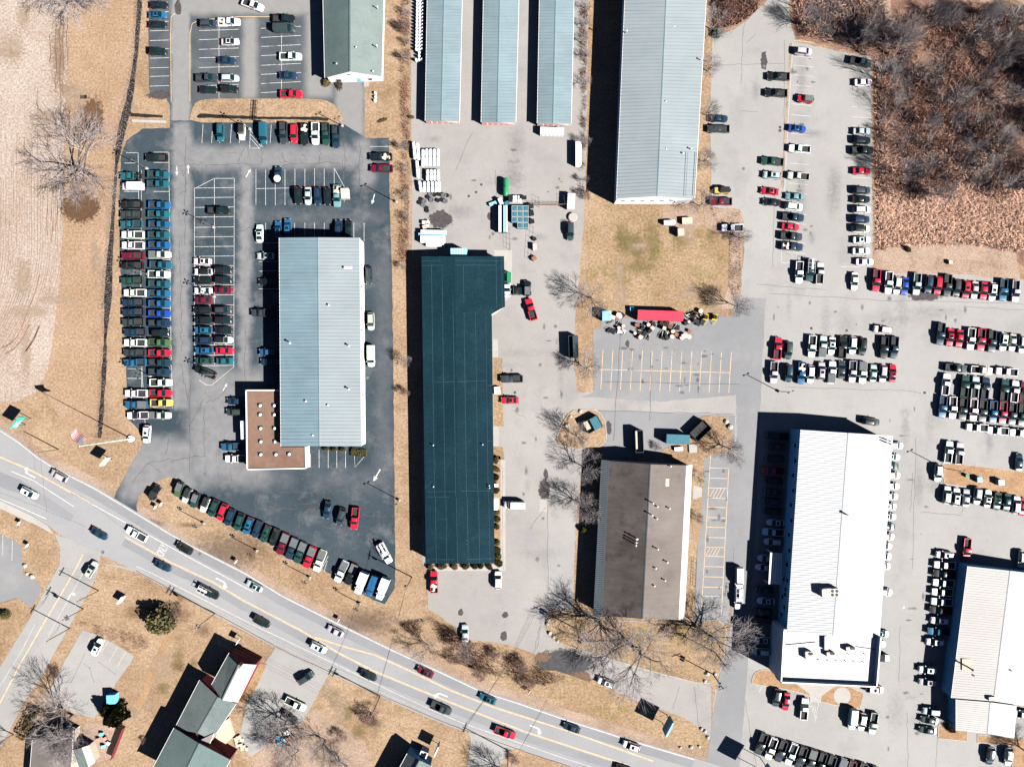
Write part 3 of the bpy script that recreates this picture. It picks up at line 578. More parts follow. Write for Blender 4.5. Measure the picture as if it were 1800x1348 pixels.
cr7 = [crack(a, b, 9, .6) for a, b in (((150, 1147), (125, 1200)), ((146, 1165), (160, 1175)), ((157, 1172), (166, 1200)), ((172, 1162), (205, 1186)))]
ribbons('hairline_crack', cr7, 0.07, 0.0405, 'crack', slot)
ribbons('kerb_crack', [crack((x, y), (x2, y2), 6, .5) for (x, y), (x2, y2) in zip(LO[5:-2], LO[6:-1])], 0.16, 0.0525, 'crack', road)
# stains on the east lots, patches of newer asphalt
for pts in ([(1338, 115), (1341, 94), (1347, 95), (1348, 118), (1343, 121)], [(1601, 518), (1612, 522), (1640, 528), (1650, 520), (1636, 516), (1612, 514)], [(1100, 606), (1104, 599), (1106, 604), (1103, 609)], [(1066, 752), (1070, 741), (1074, 746), (1073, 760), (1068, 762)], [(1306, 40), (1300, 20), (1304, 8), (1310, 20)][:0] or [(308, 4), (316, 2), (318, 14), (313, 24), (311, 12)], [(262, 163), (280, 161), (296, 166), (297, 174), (284, 170), (264, 168)]):
    patch('tar_stain', pts, 0.046, 'p_tar')
for pts in ([(236, 912), (262, 918), (292, 928), (282, 930), (255, 924)], [(560, 1066), (620, 1072), (690, 1095), (720, 1120), (700, 1122), (650, 1098), (590, 1080)], [(330, 930), (400, 962), (480, 1002), (470, 1006), (390, 968), (328, 936)]):
    patch('damp_soil', pts, 0.013, 'p_soil')
sheet('mown_path', [(305, 1110), (288, 1150), (268, 1200), (252, 1240), (240, 1238), (256, 1195), (275, 1148), (294, 1108)], 0.006, 'mulch', 1.5)
patch('scorched_patch', [(112, 340), (140, 338), (172, 342), (174, 372), (150, 378), (134, 390), (110, 388), (108, 362)], 0.0125, 'p_scorch')
patch('scorched_patch', [(146, 182), (160, 176), (178, 188), (180, 205), (166, 235), (152, 222), (146, 200)], 0.0125, 'p_scorch')
sheet('dirt_yard', [(555, 1245), (600, 1275), (640, 1300), (660, 1360), (540, 1360), (440, 1350), (470, 1300), (520, 1275)], 0.007, 'dirt', 1.5)
sheet('house_yard', [(905, 1345), (990, 1360), (1100, 1400), (880, 1400), (895, 1320)], 0.020, 'dirt', 1.0)
sheet('patio_yard', [(150, 1270), (205, 1275), (195, 1330), (160, 1345), (120, 1330)], 0.012, 'dirt', 1.0)

rp = random.Random(31)
def scatter(n, box, mat, z, r0, r1, name, asp=1.6):
    for i in range(n):
        x, y = rp.uniform(box[0], box[2]), rp.uniform(box[1], box[3]); r_ = rp.uniform(r0, r1); a_ = rp.uniform(1, asp)
        if rp.random() < .5: a_ = 1 / a_
        patch(name, [(x - r_ * a_, y - r_ / a_), (x + r_ * a_, y + r_ / a_)], z + i * .0004, mat)
scatter(7, (1090, 400, 1250, 520), 'p_green', .021, 14, 30, 'green_patch'); scatter(6, (1050, 380, 1270, 535), 'p_straw', .0245, 10, 24, 'straw_patch')
scatter(8, (10, 20, 100, 680), 'p_straw', .0130, 12, 30, 'straw_patch', 2.2); patch('brown_patch', [(86, 20), (122, 175)], .019, 'p_burn'); patch('brown_patch', [(138, 170), (184, 225)], .0194, 'p_burn')
scatter(6, (120, 100, 220, 600), 'p_straw', .0112, 10, 22, 'straw_patch', 2.4)
scatter(8, (180, 1040, 400, 1300), 'p_straw', .0075, 10, 26, 'straw_patch'); scatter(6, (240, 1000, 380, 1200), 'p_burn', .0108, 8, 22, 'brown_patch'); scatter(4, (250, 1150, 340, 1260), 'p_green', .0135, 8, 18, 'green_patch')
scatter(5, (270, 880, 460, 990), 'p_burn', .0140, 8, 16, 'brown_patch', 2.2); scatter(4, (560, 1190, 680, 1300), 'p_green', .0140, 8, 16, 'green_patch'); scatter(5, (560, 1190, 700, 1340), 'p_straw', .0160, 8, 18, 'straw_patch')
scatter(9, (1300, 500, 1780, 580), 'p_dust', .0365, 10, 30, 'pale_patch', 2.4); scatter(6, (1580, 700, 1650, 1340), 'p_dust', .0415, 8, 20, 'pale_patch', 2.4); scatter(8, (1240, 100, 1500, 460), 'p_dark', .0365, 8, 26, 'worn_patch', 2.5); scatter(6, (1560, 620, 1790, 960), 'p_dark', .0462, 8, 22, 'worn_patch', 2.0)
scatter(9, (740, 230, 1010, 430), 'p_dark', .0365, 8, 28, 'worn_patch', 2.0); scatter(8, (880, 560, 1000, 1060), 'p_dust', .0402, 8, 24, 'pale_patch', 2.5); scatter(5, (1060, 600, 1280, 690), 'p_dust', .0440, 8, 22, 'pale_patch', 2.2)
scatter(7, (345, 660, 470, 850), 'p_dark', .0420, 6, 18, 'worn_patch'); scatter(6, (1320, 1180, 1600, 1340), 'p_dust', .0440, 10, 26, 'pale_patch', 2.0)
for ox, oy in ((873, 126), (879, 141), (885, 122), (1371, 224), (1371, 230), (905, 690), (1588, 1067), (1625, 690), (1426, 577), (1488, 581), (846, 325), (837, 338), (824, 345)): patch('oil_spot', [(ox - 2.2, oy - 2), (ox + 2.2, oy + 2)], .0485, 'p_tar')

fc = []
for k in range(130):
    x, y = rp.choice(((rp.uniform(306, 334), rp.uniform(300, 720)), (rp.uniform(420, 445), rp.uniform(300, 720)), (rp.uniform(330, 480), rp.uniform(660, 840)), (rp.uniform(460, 680), rp.uniform(840, 960)), (rp.uniform(645, 690), rp.uniform(310, 900)), (rp.uniform(330, 640), rp.uniform(255, 300))))
    a = rp.choice((0, 1.57, rp.uniform(0, 3.1))); L = rp.uniform(5, 22); fc.append(crack((x, y), (x + math.cos(a) * L, y + math.sin(a) * L), 5, 1.2))
ribbons('fine_crack', fc[:45], 0.055, 0.0388, 'crack', lot); ribbons('fine_crack', fc[45:], 0.075, 0.0388, 'crack_red', lot)
for mx, my, mz in ((181, 970, .052), (351, 973, .052), (1588, 1067, .05), (1307, 297, .05), (1343, 117, .05), (646, 664, .05), (558, 988, .05)):
    c_ = P(mx, my); q = MB(); q.lathe([(.42, 0), (.42, .012), (.36, .014)], 14, (c_.x, c_.y, mz)); tag(q.build('manhole_cover', M['steel']), kind='structure')

for bx_, nn, zz in (((345, 320, 410, 640), 22, .0392), ((452, 300, 600, 360), 12, .0392), ((1060, 610, 1280, 690), 24, .0422), ((1240, 810, 1280, 1070), 14, .0452), ((1385, 90, 1430, 440), 16, .0352), ((1495, 120, 1530, 460), 12, .0352), ((465, 40, 530, 170), 10, .0312), ((350, 50, 420, 170), 10, .0312), ((745, 230, 1010, 420), 14, .0445), ((890, 560, 990, 1050), 16, .0455), ((1340, 500, 1790, 570), 16, .0452), ((1560, 690, 1640, 1330), 16, .0478)):
    scatter(nn, bx_, 'p_oil', zz, 1.6, 5.0, 'oil_drip', 2.0)

# ------------------------------------------------------------------ buildings
class Thing:
    def __init__(s, name, label, cat, base, group=None):
        s.base = Vector((base[0], base[1], 0)); s.root = empty(name, s.base, 0, label, cat, group)
    def add(s, mb, name, mat, parent=None, smooth=None, label=None, kind=None):
        if isinstance(mat, str): mat = M[mat]
        elif isinstance(mat, (list, tuple)): mat = [M[x] for x in mat]
        o = mb.build(name, mat, parent or s.root, smooth)
        if parent is None: o.location = -s.base
        if label: o['label'] = label
        if kind: o['kind'] = kind
        return o

def lerp(a, b, t): return a + (b - a) * t

def wall_box(t, a, b, t0, t1, z0, z1, mat, name, parent=None, out=0.03, depth=0.08):
    """thin box standing proud of the wall a->b (outside to the right of a->b)"""
    a = Vector((a[0], a[1], 0)); b = Vector((b[0], b[1], 0)); d_ = (b - a).normalized(); nrm = Vector((d_.y, -d_.x, 0))
    p = lerp(a, b, t0); q = lerp(a, b, t1); c = (p + q) / 2 + nrm * (out + depth / 2 - depth * .5)
    mb = MB(); mb.box((c.x, c.y, (z0 + z1) / 2), ((q - p).length, depth, z1 - z0), math.atan2(d_.y, d_.x))
    o = t.add(mb, name, mat)
    return o

def window(t, a, b, tc, wd, z0, z1, frame='trim', name='window'):
    L = (Vector((b[0], b[1], 0)) - Vector((a[0], a[1], 0))).length; h = wd / 2 / L
    f = wall_box(t, a, b, tc - h, tc + h, z0, z1, frame, name, out=.02, depth=.10)
    g = wall_box(t, a, b, tc - h * .8, tc + h * .8, z0 + .1, z1 - .1, 'glass', 'pane', out=.04, depth=.10)
    g.parent = f; g.location = (0, 0, 0)
    return f

def slab(pts, th):
    """closed slab below the polygon pts"""
    mb = MB(); n = len(pts); low = [Vector(p) - Vector((0, 0, th)) for p in pts]
    mb.poly(pts); mb.poly(low[::-1])
    for i in range(n):
        j = (i + 1) % n; mb.poly([low[i], low[j], pts[j], pts[i]])
    return mb

def gable(name, label, TL, BL, TR, BR, RT, RB, eave, ridge, over=0.35, wall='wall_white', roof='roof_grey', roof2=None, rib=0.0, ribmat=None, cat='building', group=None, trim='trim', th=0.16, ribh=0.05, thing=None, ridgecap=True, ribw=.035):
    tl, bl, tr, br = (P(*q, eave) for q in (TL, BL, TR, BR)); rt, rb = P(*RT, ridge), P(*RB, ridge)
    u = (tr - tl).normalized(); v = (bl - tl).normalized(); v2 = (br - tr).normalized()
    c = (tl + bl + tr + br) / 4
    t = thing or Thing(name, label, cat, c, group)
    wtl, wbl, wtr, wbr = tl + u * over + v * over, bl + u * over - v * over, tr - u * over + v2 * over, br - u * over - v2 * over
    drop = Vector((0, 0, th + .03))
    # slope-corrected wall tops
    k = (ridge - eave) / max(.1, (rt - tl).xy.length); up = Vector((0, 0, over * k)) - drop
    A, B_, D_, E_ = wtl + up, wbl + up, wtr + up, wbr + up
    rt_, rb_ = rt + v * over - drop, rb - v * over - drop
    g = lambda p: Vector((p.x, p.y, 0))
    mb = MB()
    mb.poly([g(wtl), g(wbl), B_, A]); mb.poly([g(wbr), g(wtr), D_, E_])
    mb.poly([g(wtr), g(wtl), A, rt_, D_]); mb.poly([g(wbl), g(wbr), E_, rb_, B_])
    t.add(mb, 'wall', wall)
    t.w = dict(L=(g(wtl), g(wbl)), Rr=(g(wbr), g(wtr)), T=(g(wtr), g(wtl)), B=(g(wbl), g(wbr)))
    r1 = t.add(slab([tl, bl, rb, rt], th), 'roof_slope', roof)
    r2 = t.add(slab([rt, rb, br, tr], th), 'roof_slope', roof2 or roof)
    if rib:
        for (a0, a1, b0, b1, rr) in ((tl, bl, rt, rb, r1), (tr, br, rt, rb, r2)):
            m2 = MB(); L = (a1 - a0).length; n = int(L / rib); d_ = (a1 - a0).normalized() * ribw; hz = Vector((0, 0, ribh))
            for i in range(1, n):
                p = lerp(a0, a1, i / n); q = lerp(b0, b1, i / n)
                m2.poly([p - d_, q - d_, q - d_ + hz, p - d_ + hz]); m2.poly([p + d_ + hz, q + d_ + hz, q + d_, p + d_]); m2.poly([p - d_ + hz, q - d_ + hz, q + d_ + hz, p + d_ + hz])
            t.add(m2, 'roof_ribs', ribmat or roof, kind='stuff')
    if ridgecap:
        m3 = MB(); hz = Vector((0, 0, .05)); du = u * .22
        m3.poly([rt - du + hz * .2, rb - du + hz * .2, rb + hz * 1.6, rt + hz * 1.6]); m3.poly([rt + hz * 1.6, rb + hz * 1.6, rb + du + hz * .2, rt + du + hz * .2])
        t.add(m3, 'ridge_cap', trim if trim != 'trim' else (ribmat or roof))
    for (a, b) in ((tl, bl), (tr, br)):
        m4 = MB(); d_ = b - a; cc = (a + b) / 2; s_ = -1 if a is tl else 1
        m4.box((cc.x + u.x * .06 * s_, cc.y + u.y * .06 * s_, eave - .09), (d_.length, .10, .15), math.atan2(d_.y, d_.x)); t.add(m4, 'gutter', trim)
    return t

def pipe(t, px, py, z, h, r=0.14, mat='pipe', name='vent_pipe', cap=True):
    p = P(px, py, z); mb = MB(); mb.tube((p.x, p.y, z - .2), (p.x, p.y, z + h), r, n=8)
    if cap: mb.lathe([(r * 1.7, 0), (r * 1.7, .06), (.02, .2)], 8, (p.x, p.y, z + h))
    return t.add(mb, name, mat)

# grey shingled building at the top
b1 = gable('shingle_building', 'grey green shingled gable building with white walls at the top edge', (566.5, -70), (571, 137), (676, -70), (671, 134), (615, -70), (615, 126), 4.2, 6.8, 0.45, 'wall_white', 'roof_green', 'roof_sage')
pipe(b1, 664, 15, 5.2, .9); pipe(b1, 663, 83, 5.2, .9); pipe(b1, 626, 84, 6.5, .3); pipe(b1, 592, 113, 5.6, .35); pipe(b1, 656, 127, 5.0, .5)
a, b = b1.w['B']; window(b1, a, b, .18, 1.6, 1.0, 2.2); window(b1, a, b, .78, 1.2, 1.0, 2.2); window(b1, a, b, .43, .7, 4.4, 5.1)
wall_box(b1, a, b, .53, .60, 0, 2.2, 'wall_blue', 'door')
m_ = MB(); c = P(644, 148); m_.box((c.x, c.y, .12), (1.4, 1.6, .24)); b1.add(m_, 'door_step', 'concrete')

# three storage sheds
for lab, xs, ye in (('leftmost of three long blue grey metal storage sheds, beside the gas cylinders', (752.5, 747.6, 814, 807.5, 782.5, 776), 212.5), ('middle one of three long blue grey metal storage sheds', (851.5, 846, 914, 906.5, 880.5, 874.5), 215), ('rightmost of three long blue grey metal storage sheds, with white trailer at its end', (950, 944.5, 1010.5, 1004, 979, 972.5), 217)):
    l0, l1, r0, r1, m0, m1 = xs
    t = gable('storage_shed', lab, (l0, -80), (l1, ye), (r0, -80), (r1, ye), (m0, -80), (m1, ye), 2.5, 3.15, 0.12, 'wall_pale', 'roof_storage', rib=0.8, ribmat='roof_blue', ribh=0.08, group='storage sheds')
    a, b = t.w['B']
    for k in range(6): wall_box(t, a, b, .03 + k * .165, .03 + k * .165 + .12, 0, 2.05, 'door_red', 'roll_up_door', out=-.02 if k % 2 else .01)
    for side in ('L', 'Rr'):
        a, b = t.w[side]; n = 12
        for k in range(n): wall_box(t, a, b, (k + .12) / n, (k + .88) / n, 0, 2.1, 'door_red', 'roll_up_door', out=.01)

# large metal warehouse
b3 = gable('warehouse', 'large pale ribbed metal warehouse beside the east parking lot', (1102, -80), (1084, 349), (1246, -80), (1221, 349), (1175, -80), (1155.5, 345), 6.5, 7.7, 0.2, 'wall_white', 'roof_grey', rib=0.9, ribmat='roof_storage', ribh=0.09)
a, b = b3.w['B']
for k in range(6): window(b3, a, b, .1 + k * .13, .9, 3.2, 4.1)
wall_box(b3, a, b, .80, .92, 0, 3.0, 'trim', 'door')
wall_box(b3, *b3.w['Rr'], .10, .22, 0, 2.6, 'door_red', 'awning', out=.5, depth=1.0)
for q in ((1101, 57, .9), (1169.5, 180, .7), (1170, 263, .5), (1200, 270, .4), (1214, 262, .5), (1185, 48, .3), (1232, 105, .5)): pipe(b3, q[0], q[1], 7.0, q[2])
m_ = MB(); p0, p1 = P(1209, 268, 7.25), P(1205, 345, 7.25); m_.tube(p0, p1, .05, n=5); p0, p1 = P(1225, 268, 6.95), P(1220, 345, 6.95); m_.tube(p0, p1, .06, n=5); b3.add(m_, 'roof_conduit', 'steel')
m_ = MB(); c = P(1124, 341, 6.95); m_.box(c, (3.2, 1.2, .03)); b3.add(m_, 'roof_stain', 'wall_tan')

# dealer showroom with metal roof and its brown flat annex
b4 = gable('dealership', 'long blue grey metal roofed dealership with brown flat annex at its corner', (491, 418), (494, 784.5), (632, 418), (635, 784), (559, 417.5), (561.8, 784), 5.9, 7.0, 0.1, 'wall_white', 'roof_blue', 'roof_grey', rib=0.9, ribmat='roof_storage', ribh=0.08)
for q in ((606, 471, .3), (579, 537, .7), (511, 603, .9), (614, 608, .7), (614, 684, .8), (538, 705, .35), (577, 712, .5), (550, 765, .3)): pipe(b4, q[0], q[1], 6.6, q[2], .18)
m_ = MB(); c = P(612, 470.5, 6.45); m_.box(c, (1.9, .7, .25)); b4.add(m_, 'roof_hatch', 'trim')
a, b = b4.w['Rr']
for k in range(9): wall_box(b4, a, b, .06 + k * .105, .12 + k * .105, .0, 3.3, 'wall_pale', 'overhead_door', out=.0)
for k in range(8): wall_box(b4, a, b, .136 + k * .105, .142 + k * .105, 4.2, 4.5, 'dark_steel', 'wall_lamp', out=.14, depth=.3)
a, b = b4.w['B']
for k in range(4): window(b4, a, b, .5 + k * .11, 2.0, .6, 3.0)
an = MB(); ph = 3.9
poly = [P(*q, ph) for q in ((432.5, 686), (434.5, 825), (537.5, 823), (536.8, 786), (493, 786), (491, 686))]
an.prism([(p.x, p.y) for p in poly], 0, ph - .25); b4.add(an, 'annex_wall', 'wall_white')
an = MB(); an.prism([(p.x, p.y) for p in poly], ph - .26, ph - .2); b4.add(an, 'annex_roof', 'roof_ballast')
an = MB()
for i in (0, 1, 2, 5):
    p, q = poly[i], poly[(i + 1) % 6]; d_ = q - p; c = (p + q) / 2; an.box((c.x, c.y, ph - .12), (d_.length + .2, .26, .42), math.atan2(d_.y, d_.x))
b4.add(an, 'parapet', 'trim')
for x, y in ((457.5, 712.6), (457.5, 728.5), (458.3, 752.7), (458.6, 776), (458.4, 798.6), (482.3, 712.6), (482.3, 728.7), (483, 752.5), (484, 776), (485, 798.6), (508.3, 798)):
    p = P(x, y, ph); m_ = MB(); m_.box((p.x, p.y, ph - .05), (1.05, 1.0, .3)); sk = b4.add(m_, 'skylight', 'steel')
    m_ = MB(); m_.lathe([(.42, 0), (.40, .18), (.28, .34), (.08, .42)], 8, (p.x, p.y, ph + .08)); b4.add(m_, 'dome', 'tank_white', sk, 60)
m_ = MB(); p = [P(*q, 3.0) for q in ((422.5, 740), (423.5, 772), (434, 772), (433.5, 740))]; m_.prism([(q.x, q.y) for q in p], 2.8, 3.0, bottom=True); b4.add(m_, 'canopy', 'trim')
m_ = MB()
for q in ((424, 741.5), (425, 770.5)): w_ = P(*q, 3.0); m_.tube((w_.x, w_.y, 0), (w_.x, w_.y, 2.82), .1)
b4.add(m_, 'canopy_post', 'trim')
m_ = MB(); c = P(543, 809); m_.box((c.x, c.y, .09), (1.0, 3.6, .18)); b4.add(m_, 'entrance_step', 'concrete')

# dark membrane-roofed building
t = Thing('flat_roof_building', 'long building with dark teal membrane roof in the centre', 'building', P(805, 720))
ez, rz_ = 4.4, 5.1
RQ = {k: P(*q, ez) for k, q in dict(TL=(740.8, 451), TR=(886, 450.5), N1=(887.8, 539), N2=(864.5, 552), BR=(869.5, 990), BL=(748.5, 990.5)).items()}
rT, rB = P(800, 450.8, rz_), P(805.5, 990.3, rz_)
def onridge(y): q = lerp(rT, rB, (rT.y - y) / (rT.y - rB.y)); return q
mid = onridge(RQ['N2'].y)
m_ = slab([RQ['TL'], RQ['BL'], rB, rT], .2); t.add(m_, 'roof_slope', 'roof_dark')
ne = RQ['TR'].copy(); ne.z = ez - .02
sl = MB(); sl.poly([rT, mid, RQ['N2'], RQ['N1'], RQ['TR']]); sl.poly([mid, rB, RQ['BR'], RQ['N2']])
for p, q in ((RQ['TR'], RQ['N1']), (RQ['N1'], RQ['N2']), (RQ['N2'], RQ['BR']), (RQ['BR'], rB), (rT, RQ['TR'])):
    dz = Vector((0, 0, .2)); sl.poly([p, q, q - dz, p - dz])
t.add(sl, 'roof_slope', 'roof_dark')
wp = [P(*q, ez) for q in ((743, 453.5), (747.5, 988), (867, 988), (862, 553.5), (884.5, 538), (883.5, 453.5))]
m_ = MB(); m_.prism([(p.x, p.y) for p in wp], 0, ez - .18, cap=False); t.add(m_, 'wall', 'wall_white')
for fx0, fx1 in ((760, 766.5), (778.5, 785), (797, 804), (816, 823), (836, 843), (854, 861)):
    f0, f1 = (fx0 - 740.8) / 145.2, None
    za = lambda x: ez + (rz_ - ez) * (1 - min(1, abs((x - 802) / (61 if x < 802 else 72)))) + .012
    for (xa, ya, xb, yb) in ((fx0 - 1.5, 467, fx0 + (fx1 - fx0) * .72 - 1, 872), (fx0 + 5.2, 874, fx1 + .3, 990)):
        p, q = P(xa, ya, za(xa)), P(xb, yb, za(xb)); m_ = MB(); du = Vector((.045, 0, 0)); m_.poly([p - du, q - du, q + du, p + du]); t.add(m_, 'roof_seam', 'seam')
for (xa, ya, xb, yb) in ((742, 467, 801, 466), (801, 466, 871, 466.5), (742, 459, 801, 458), (801, 458, 885, 458.5), (762, 671.5, 803, 671), (803, 671, 855, 669), (749, 864, 804, 863.5), (804, 863, 867, 862.5), (749, 873, 805, 873.5), (767, 912.5, 785, 912.5), (807, 949.5, 822, 949.5), (807, 956, 822, 956), (749, 983, 805, 983), (805, 983, 868, 981.5), (857, 615, 864, 615), (857, 677, 865, 677), (858, 775, 866, 775), (872, 452, 873, 540), (882, 452, 883, 540)):
    za = lambda x: ez + (rz_ - ez) * (1 - min(1, abs((x - 802) / (61 if x < 802 else (72 if ya > 545 else 84))))) + .014
    p, q = P(xa, ya, za(xa)), P(xb, yb, za(xb)); d_ = (q - p).normalized(); n_ = Vector((-d_.y, d_.x, 0)) * .04; m_ = MB(); m_.poly([p - n_, q - n_, q + n_, p + n_]); t.add(m_, 'roof_seam', 'seam')
for q in ((762, 782, .7), (848.5, 781, .6), (860, 853, .5), (860.5, 857, .5), (762, 855, .3)): pipe(t, q[0], q[1], 4.6, q[2], .12)
for k in range(8): wall_box(t, wp[3], wp[2], .08 + k * .115, .08 + k * .115 + .035, .8, 2.2, 'glass', 'window')
p = P(870.5, 884); m_ = MB(); m_.box((p.x, p.y, 2.7), (1.5, 2.8, .12)); t.add(m_, 'entrance_canopy', 'trim')
m_ = MB(); p = [P(*q, 3.6) for q in ((792, 436.5), (792, 452), (820.5, 452), (820.5, 436.5))]; m_.prism([(q.x, q.y) for q in p], 0, 3.6); t.add(m_, 'rear_shed', 'wall_blue')
m_ = MB()
for k in range(6): q = lerp(p[0], p[3], (k + .5) / 6); m_.box((q.x, q.y - 1.0, 3.62), (.08, 2.1, .06))
t.add(m_, 'shed_roof_seams', 'wall_white')

# brown building with pale mansard edges
def quad_strip(t, q, name, mat, th=.12, ribs=0, ribmat=None):
    o = t.add(slab(q, th), name, mat)
    if ribs:
        m2 = MB(); L = (q[1] - q[0]).length; n = int(L / ribs); d_ = (q[1] - q[0]).normalized() * .05; hz = Vector((0, 0, .06))
        for i in range(1, n):
            p, r = lerp(q[0], q[1], i / n), lerp(q[3], q[2], i / n)
            m2.poly([p - d_, r - d_, r - d_ + hz, p - d_ + hz]); m2.poly([p + d_ + hz, r + d_ + hz, r + d_, p + d_]); m2.poly([p - d_ + hz, r - d_ + hz, r + d_ + hz, p + d_ + hz])
        t.add(m2, 'roof_ribs', ribmat or mat, kind='stuff')
    return o
t = Thing('office_building', 'brown roofed building with ribbed white mansard edges among bare trees', 'building', P(1128, 945))
eL0, eL1 = P(1057, 808, 4.1), P(1043, 1081, 4.1); sL0, sL1 = P(1071.5, 810, 5.3), P(1058.5, 1082, 5.3)
m0, m1 = P(1143, 816, 7.2), P(1129, 1087, 7.2); sR0, sR1 = P(1206.5, 818, 5.3), P(1193, 1089, 5.3); eR0, eR1 = P(1217, 817, 4.1), P(1203, 1089, 4.1)
quad_strip(t, [eL0, eL1, sL1, sL0], 'mansard_edge', 'roof_grey', ribs=.5)
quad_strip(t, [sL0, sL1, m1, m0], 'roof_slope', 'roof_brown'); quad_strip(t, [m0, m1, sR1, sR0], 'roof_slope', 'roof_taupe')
quad_strip(t, [sR0, sR1, eR1, eR0], 'mansard_edge', 'roof_white', ribs=.5)
m_ = MB(); g = lambda p: Vector((p.x, p.y, 0)); off = Vector((.5, 0, 0)); dz = Vector((0, 0, .3)); dy = Vector((0, .25, 0))
A, B_, E_, D_ = eL0 + off - dy, eL1 + off + dy, eR1 - off + dy, eR0 - off - dy
m_.poly([g(A), g(B_), B_ - dz, A - dz]); m_.poly([g(E_), g(D_), D_ - dz, E_ - dz])
m_.poly([g(D_), g(A), A - dz, sL0 - dz - dy, m0 - dz - dy, sR0 - dz - dy, D_ - dz]); m_.poly([g(B_), g(E_), E_ - dz, sR1 - dz + dy, m1 - dz + dy, sL1 - dz + dy, B_ - dz])
t.add(m_, 'wall', 'wall_tan')
m_ = MB(); m_.poly([m0 + Vector((-.15, 0, .03)), m1 + Vector((-.15, 0, .03)), m1 + Vector((.15, 0, .05)), m0 + Vector((.15, 0, .05))]); t.add(m_, 'ridge_cap', 'dark_trim')
for q in ((1117, 945, 6.9, 1.6), (1116.5, 951, 6.9, 1.7), (1116, 956, 6.9, 1.7), (1119, 945.5, 6.9, 1.2), (1146, 883, 7.1, 1.4), (1144.5, 904, 7.1, 1.4), (1176, 893, 6.3, .7), (1155, 964, 6.9, 1.0), (1172, 987, 6.3, .8), (1168, 1019, 6.3, .7), (1178, 819, 6.2, .6), (1155, 890, 6.8, .5), (1154, 911, 6.8, .5), (1152, 998, 6.8, .5), (1150, 1029, 6.8, .4)): pipe(t, *q, r=.15)
m_ = MB(); p = P(1173, 848, 6.3); m_.box((p.x, p.y, 6.32), (.9, 2.0, .06)); t.add(m_, 'roof_patch', 'pink_lid')
for k in range(7): wall_box(t, g(E_), g(D_), .1 + k * .12, .16 + k * .12, .8, 2.3, 'glass', 'window', out=.02)
m_ = MB(); p0, p1 = P(1223, 982), P(1221, 1030); d_ = p1 - p0
for k in range(9): q = lerp(p0, p1, k / 8); m_.tube((q.x, q.y, 0), (q.x, q.y, 1.05), .03, n=5)
m_.tube(p0 + Vector((0, 0, 1.05)), p1 + Vector((0, 0, 1.05)), .035, n=5); m_.tube(p0 + Vector((0, 0, .55)), p1 + Vector((0, 0, .55)), .03, n=5); t.add(m_, 'ramp_railing', 'dark_steel')

# white dealership with parapet front
h7 = 7.6
b7 = gable('white_dealership', 'large brilliant white ribbed roof dealership with flat parapet front', (1408, 755.5), (1384, 1113), (1569, 766), (1545.5, 1121), (1491, 761), (1464.5, 1117), h7, 8.3, 0.15, 'wall_blue', 'roof_white', rib=0.62, ribmat='rib_grey', ribh=0.08, ribw=.06)  # white walls coloured blue to paint in their shade
a, b = b7.w['L']
for k in range(11): window(b7, a, b, .08 + k * .075, .9, 3.6 + (k % 2) * .9, 4.8 + (k % 2) * .9, 'dark_trim')
for k in range(5): window(b7, a, b, .76 + k * .045, .9, 2.2 + (k % 2) * 1.6, 3.2 + (k % 2) * 1.6, 'dark_trim')
fl = 7.5; pt = 8.9
fp = [P(*q, pt) for q in ((1378.5, 1109), (1373.5, 1199), (1541.5, 1207), (1548.5, 1121))]
m_ = MB(); m_.prism([(p.x, p.y) for p in fp], 0, fl); b7.add(m_, 'front_block', 'wall_white')
m_ = MB(); ip = [lerp(p, sum((q for q in fp), Vector()) / 4, .02) for p in fp]; m_.prism([(p.x, p.y) for p in ip], fl, fl + .04); b7.add(m_, 'flat_roof', 'roof_flat')
m_ = MB()
for i in (0, 1, 2):
    p, q = fp[i], fp[i + 1]; d_ = q - p; c = (p + q) / 2; m_.box((c.x, c.y, (fl + pt) / 2), (d_.length + .3, .3, pt - fl + .01), math.atan2(d_.y, d_.x))
b7.add(m_, 'parapet', 'wall_white')
def rtu(t, px, py, z, d_, fans=0, rz=R(4)):
    p = P(px, py, z + d_[2]); m_ = MB(); m_.box((p.x, p.y, z + d_[2] / 2), d_, rz); m_.box((p.x - d_[0] * .2, p.y, z + d_[2] * .55), (d_[0] * .5, d_[1] * 1.08, d_[2] * .8), rz)
    o = t.add(m_, 'rooftop_unit', 'unit')
    for k in range(fans):
        fx = p.x + d_[0] * (.12 + .26 * (k % 2)); fy = p.y + d_[1] * (.24 if k < 2 else -.24)
        f = MB(); f.lathe([(.38, 0), (.38, .06), (.3, .08)], 10, (fx, fy, z + d_[2])); t.add(f, 'fan', 'dark_steel', o)
rtu(b7, 1460, 1042, 8.2, (4.2, 2.0, 1.6), 4); rtu(b7, 1422, 1152, fl, (1.7, 1.9, 1.3), 2); rtu(b7, 1460, 1150, fl, (1.9, 1.1, 1.1), 2); rtu(b7, 1495, 1141, fl, (2.1, 1.1, 1.1), 2)
m_ = MB(); p = P(1453, 1130, fl + 1); m_.box((p.x, p.y, fl + .5), (.9, 3.4, 1.0)); b7.add(m_, 'duct', 'wall_white')
for q in ((1439, 1159), (1454.5, 1160), (1470, 1160.5), (1486, 1161), (1501, 1162), (1517, 1162.5), (1491, 1149), (1520, 1149)): pipe(b7, q[0], q[1], fl, .3, .1)
for p0, p1 in (((1381, 1133), (1434, 1128)), ((1505, 1136), (1538, 1141))):
    m_ = MB(); m_.tube(P(*p0, fl + .15), P(*p1, fl + .15), .09, n=5); b7.add(m_, 'gas_line', 'dark_steel')
m_ = MB()
for o_ in (0, 5): m_.tube(P(1562, 774 + o_, 8.0), P(1566, 776 + o_, 9.6), .18, n=6)
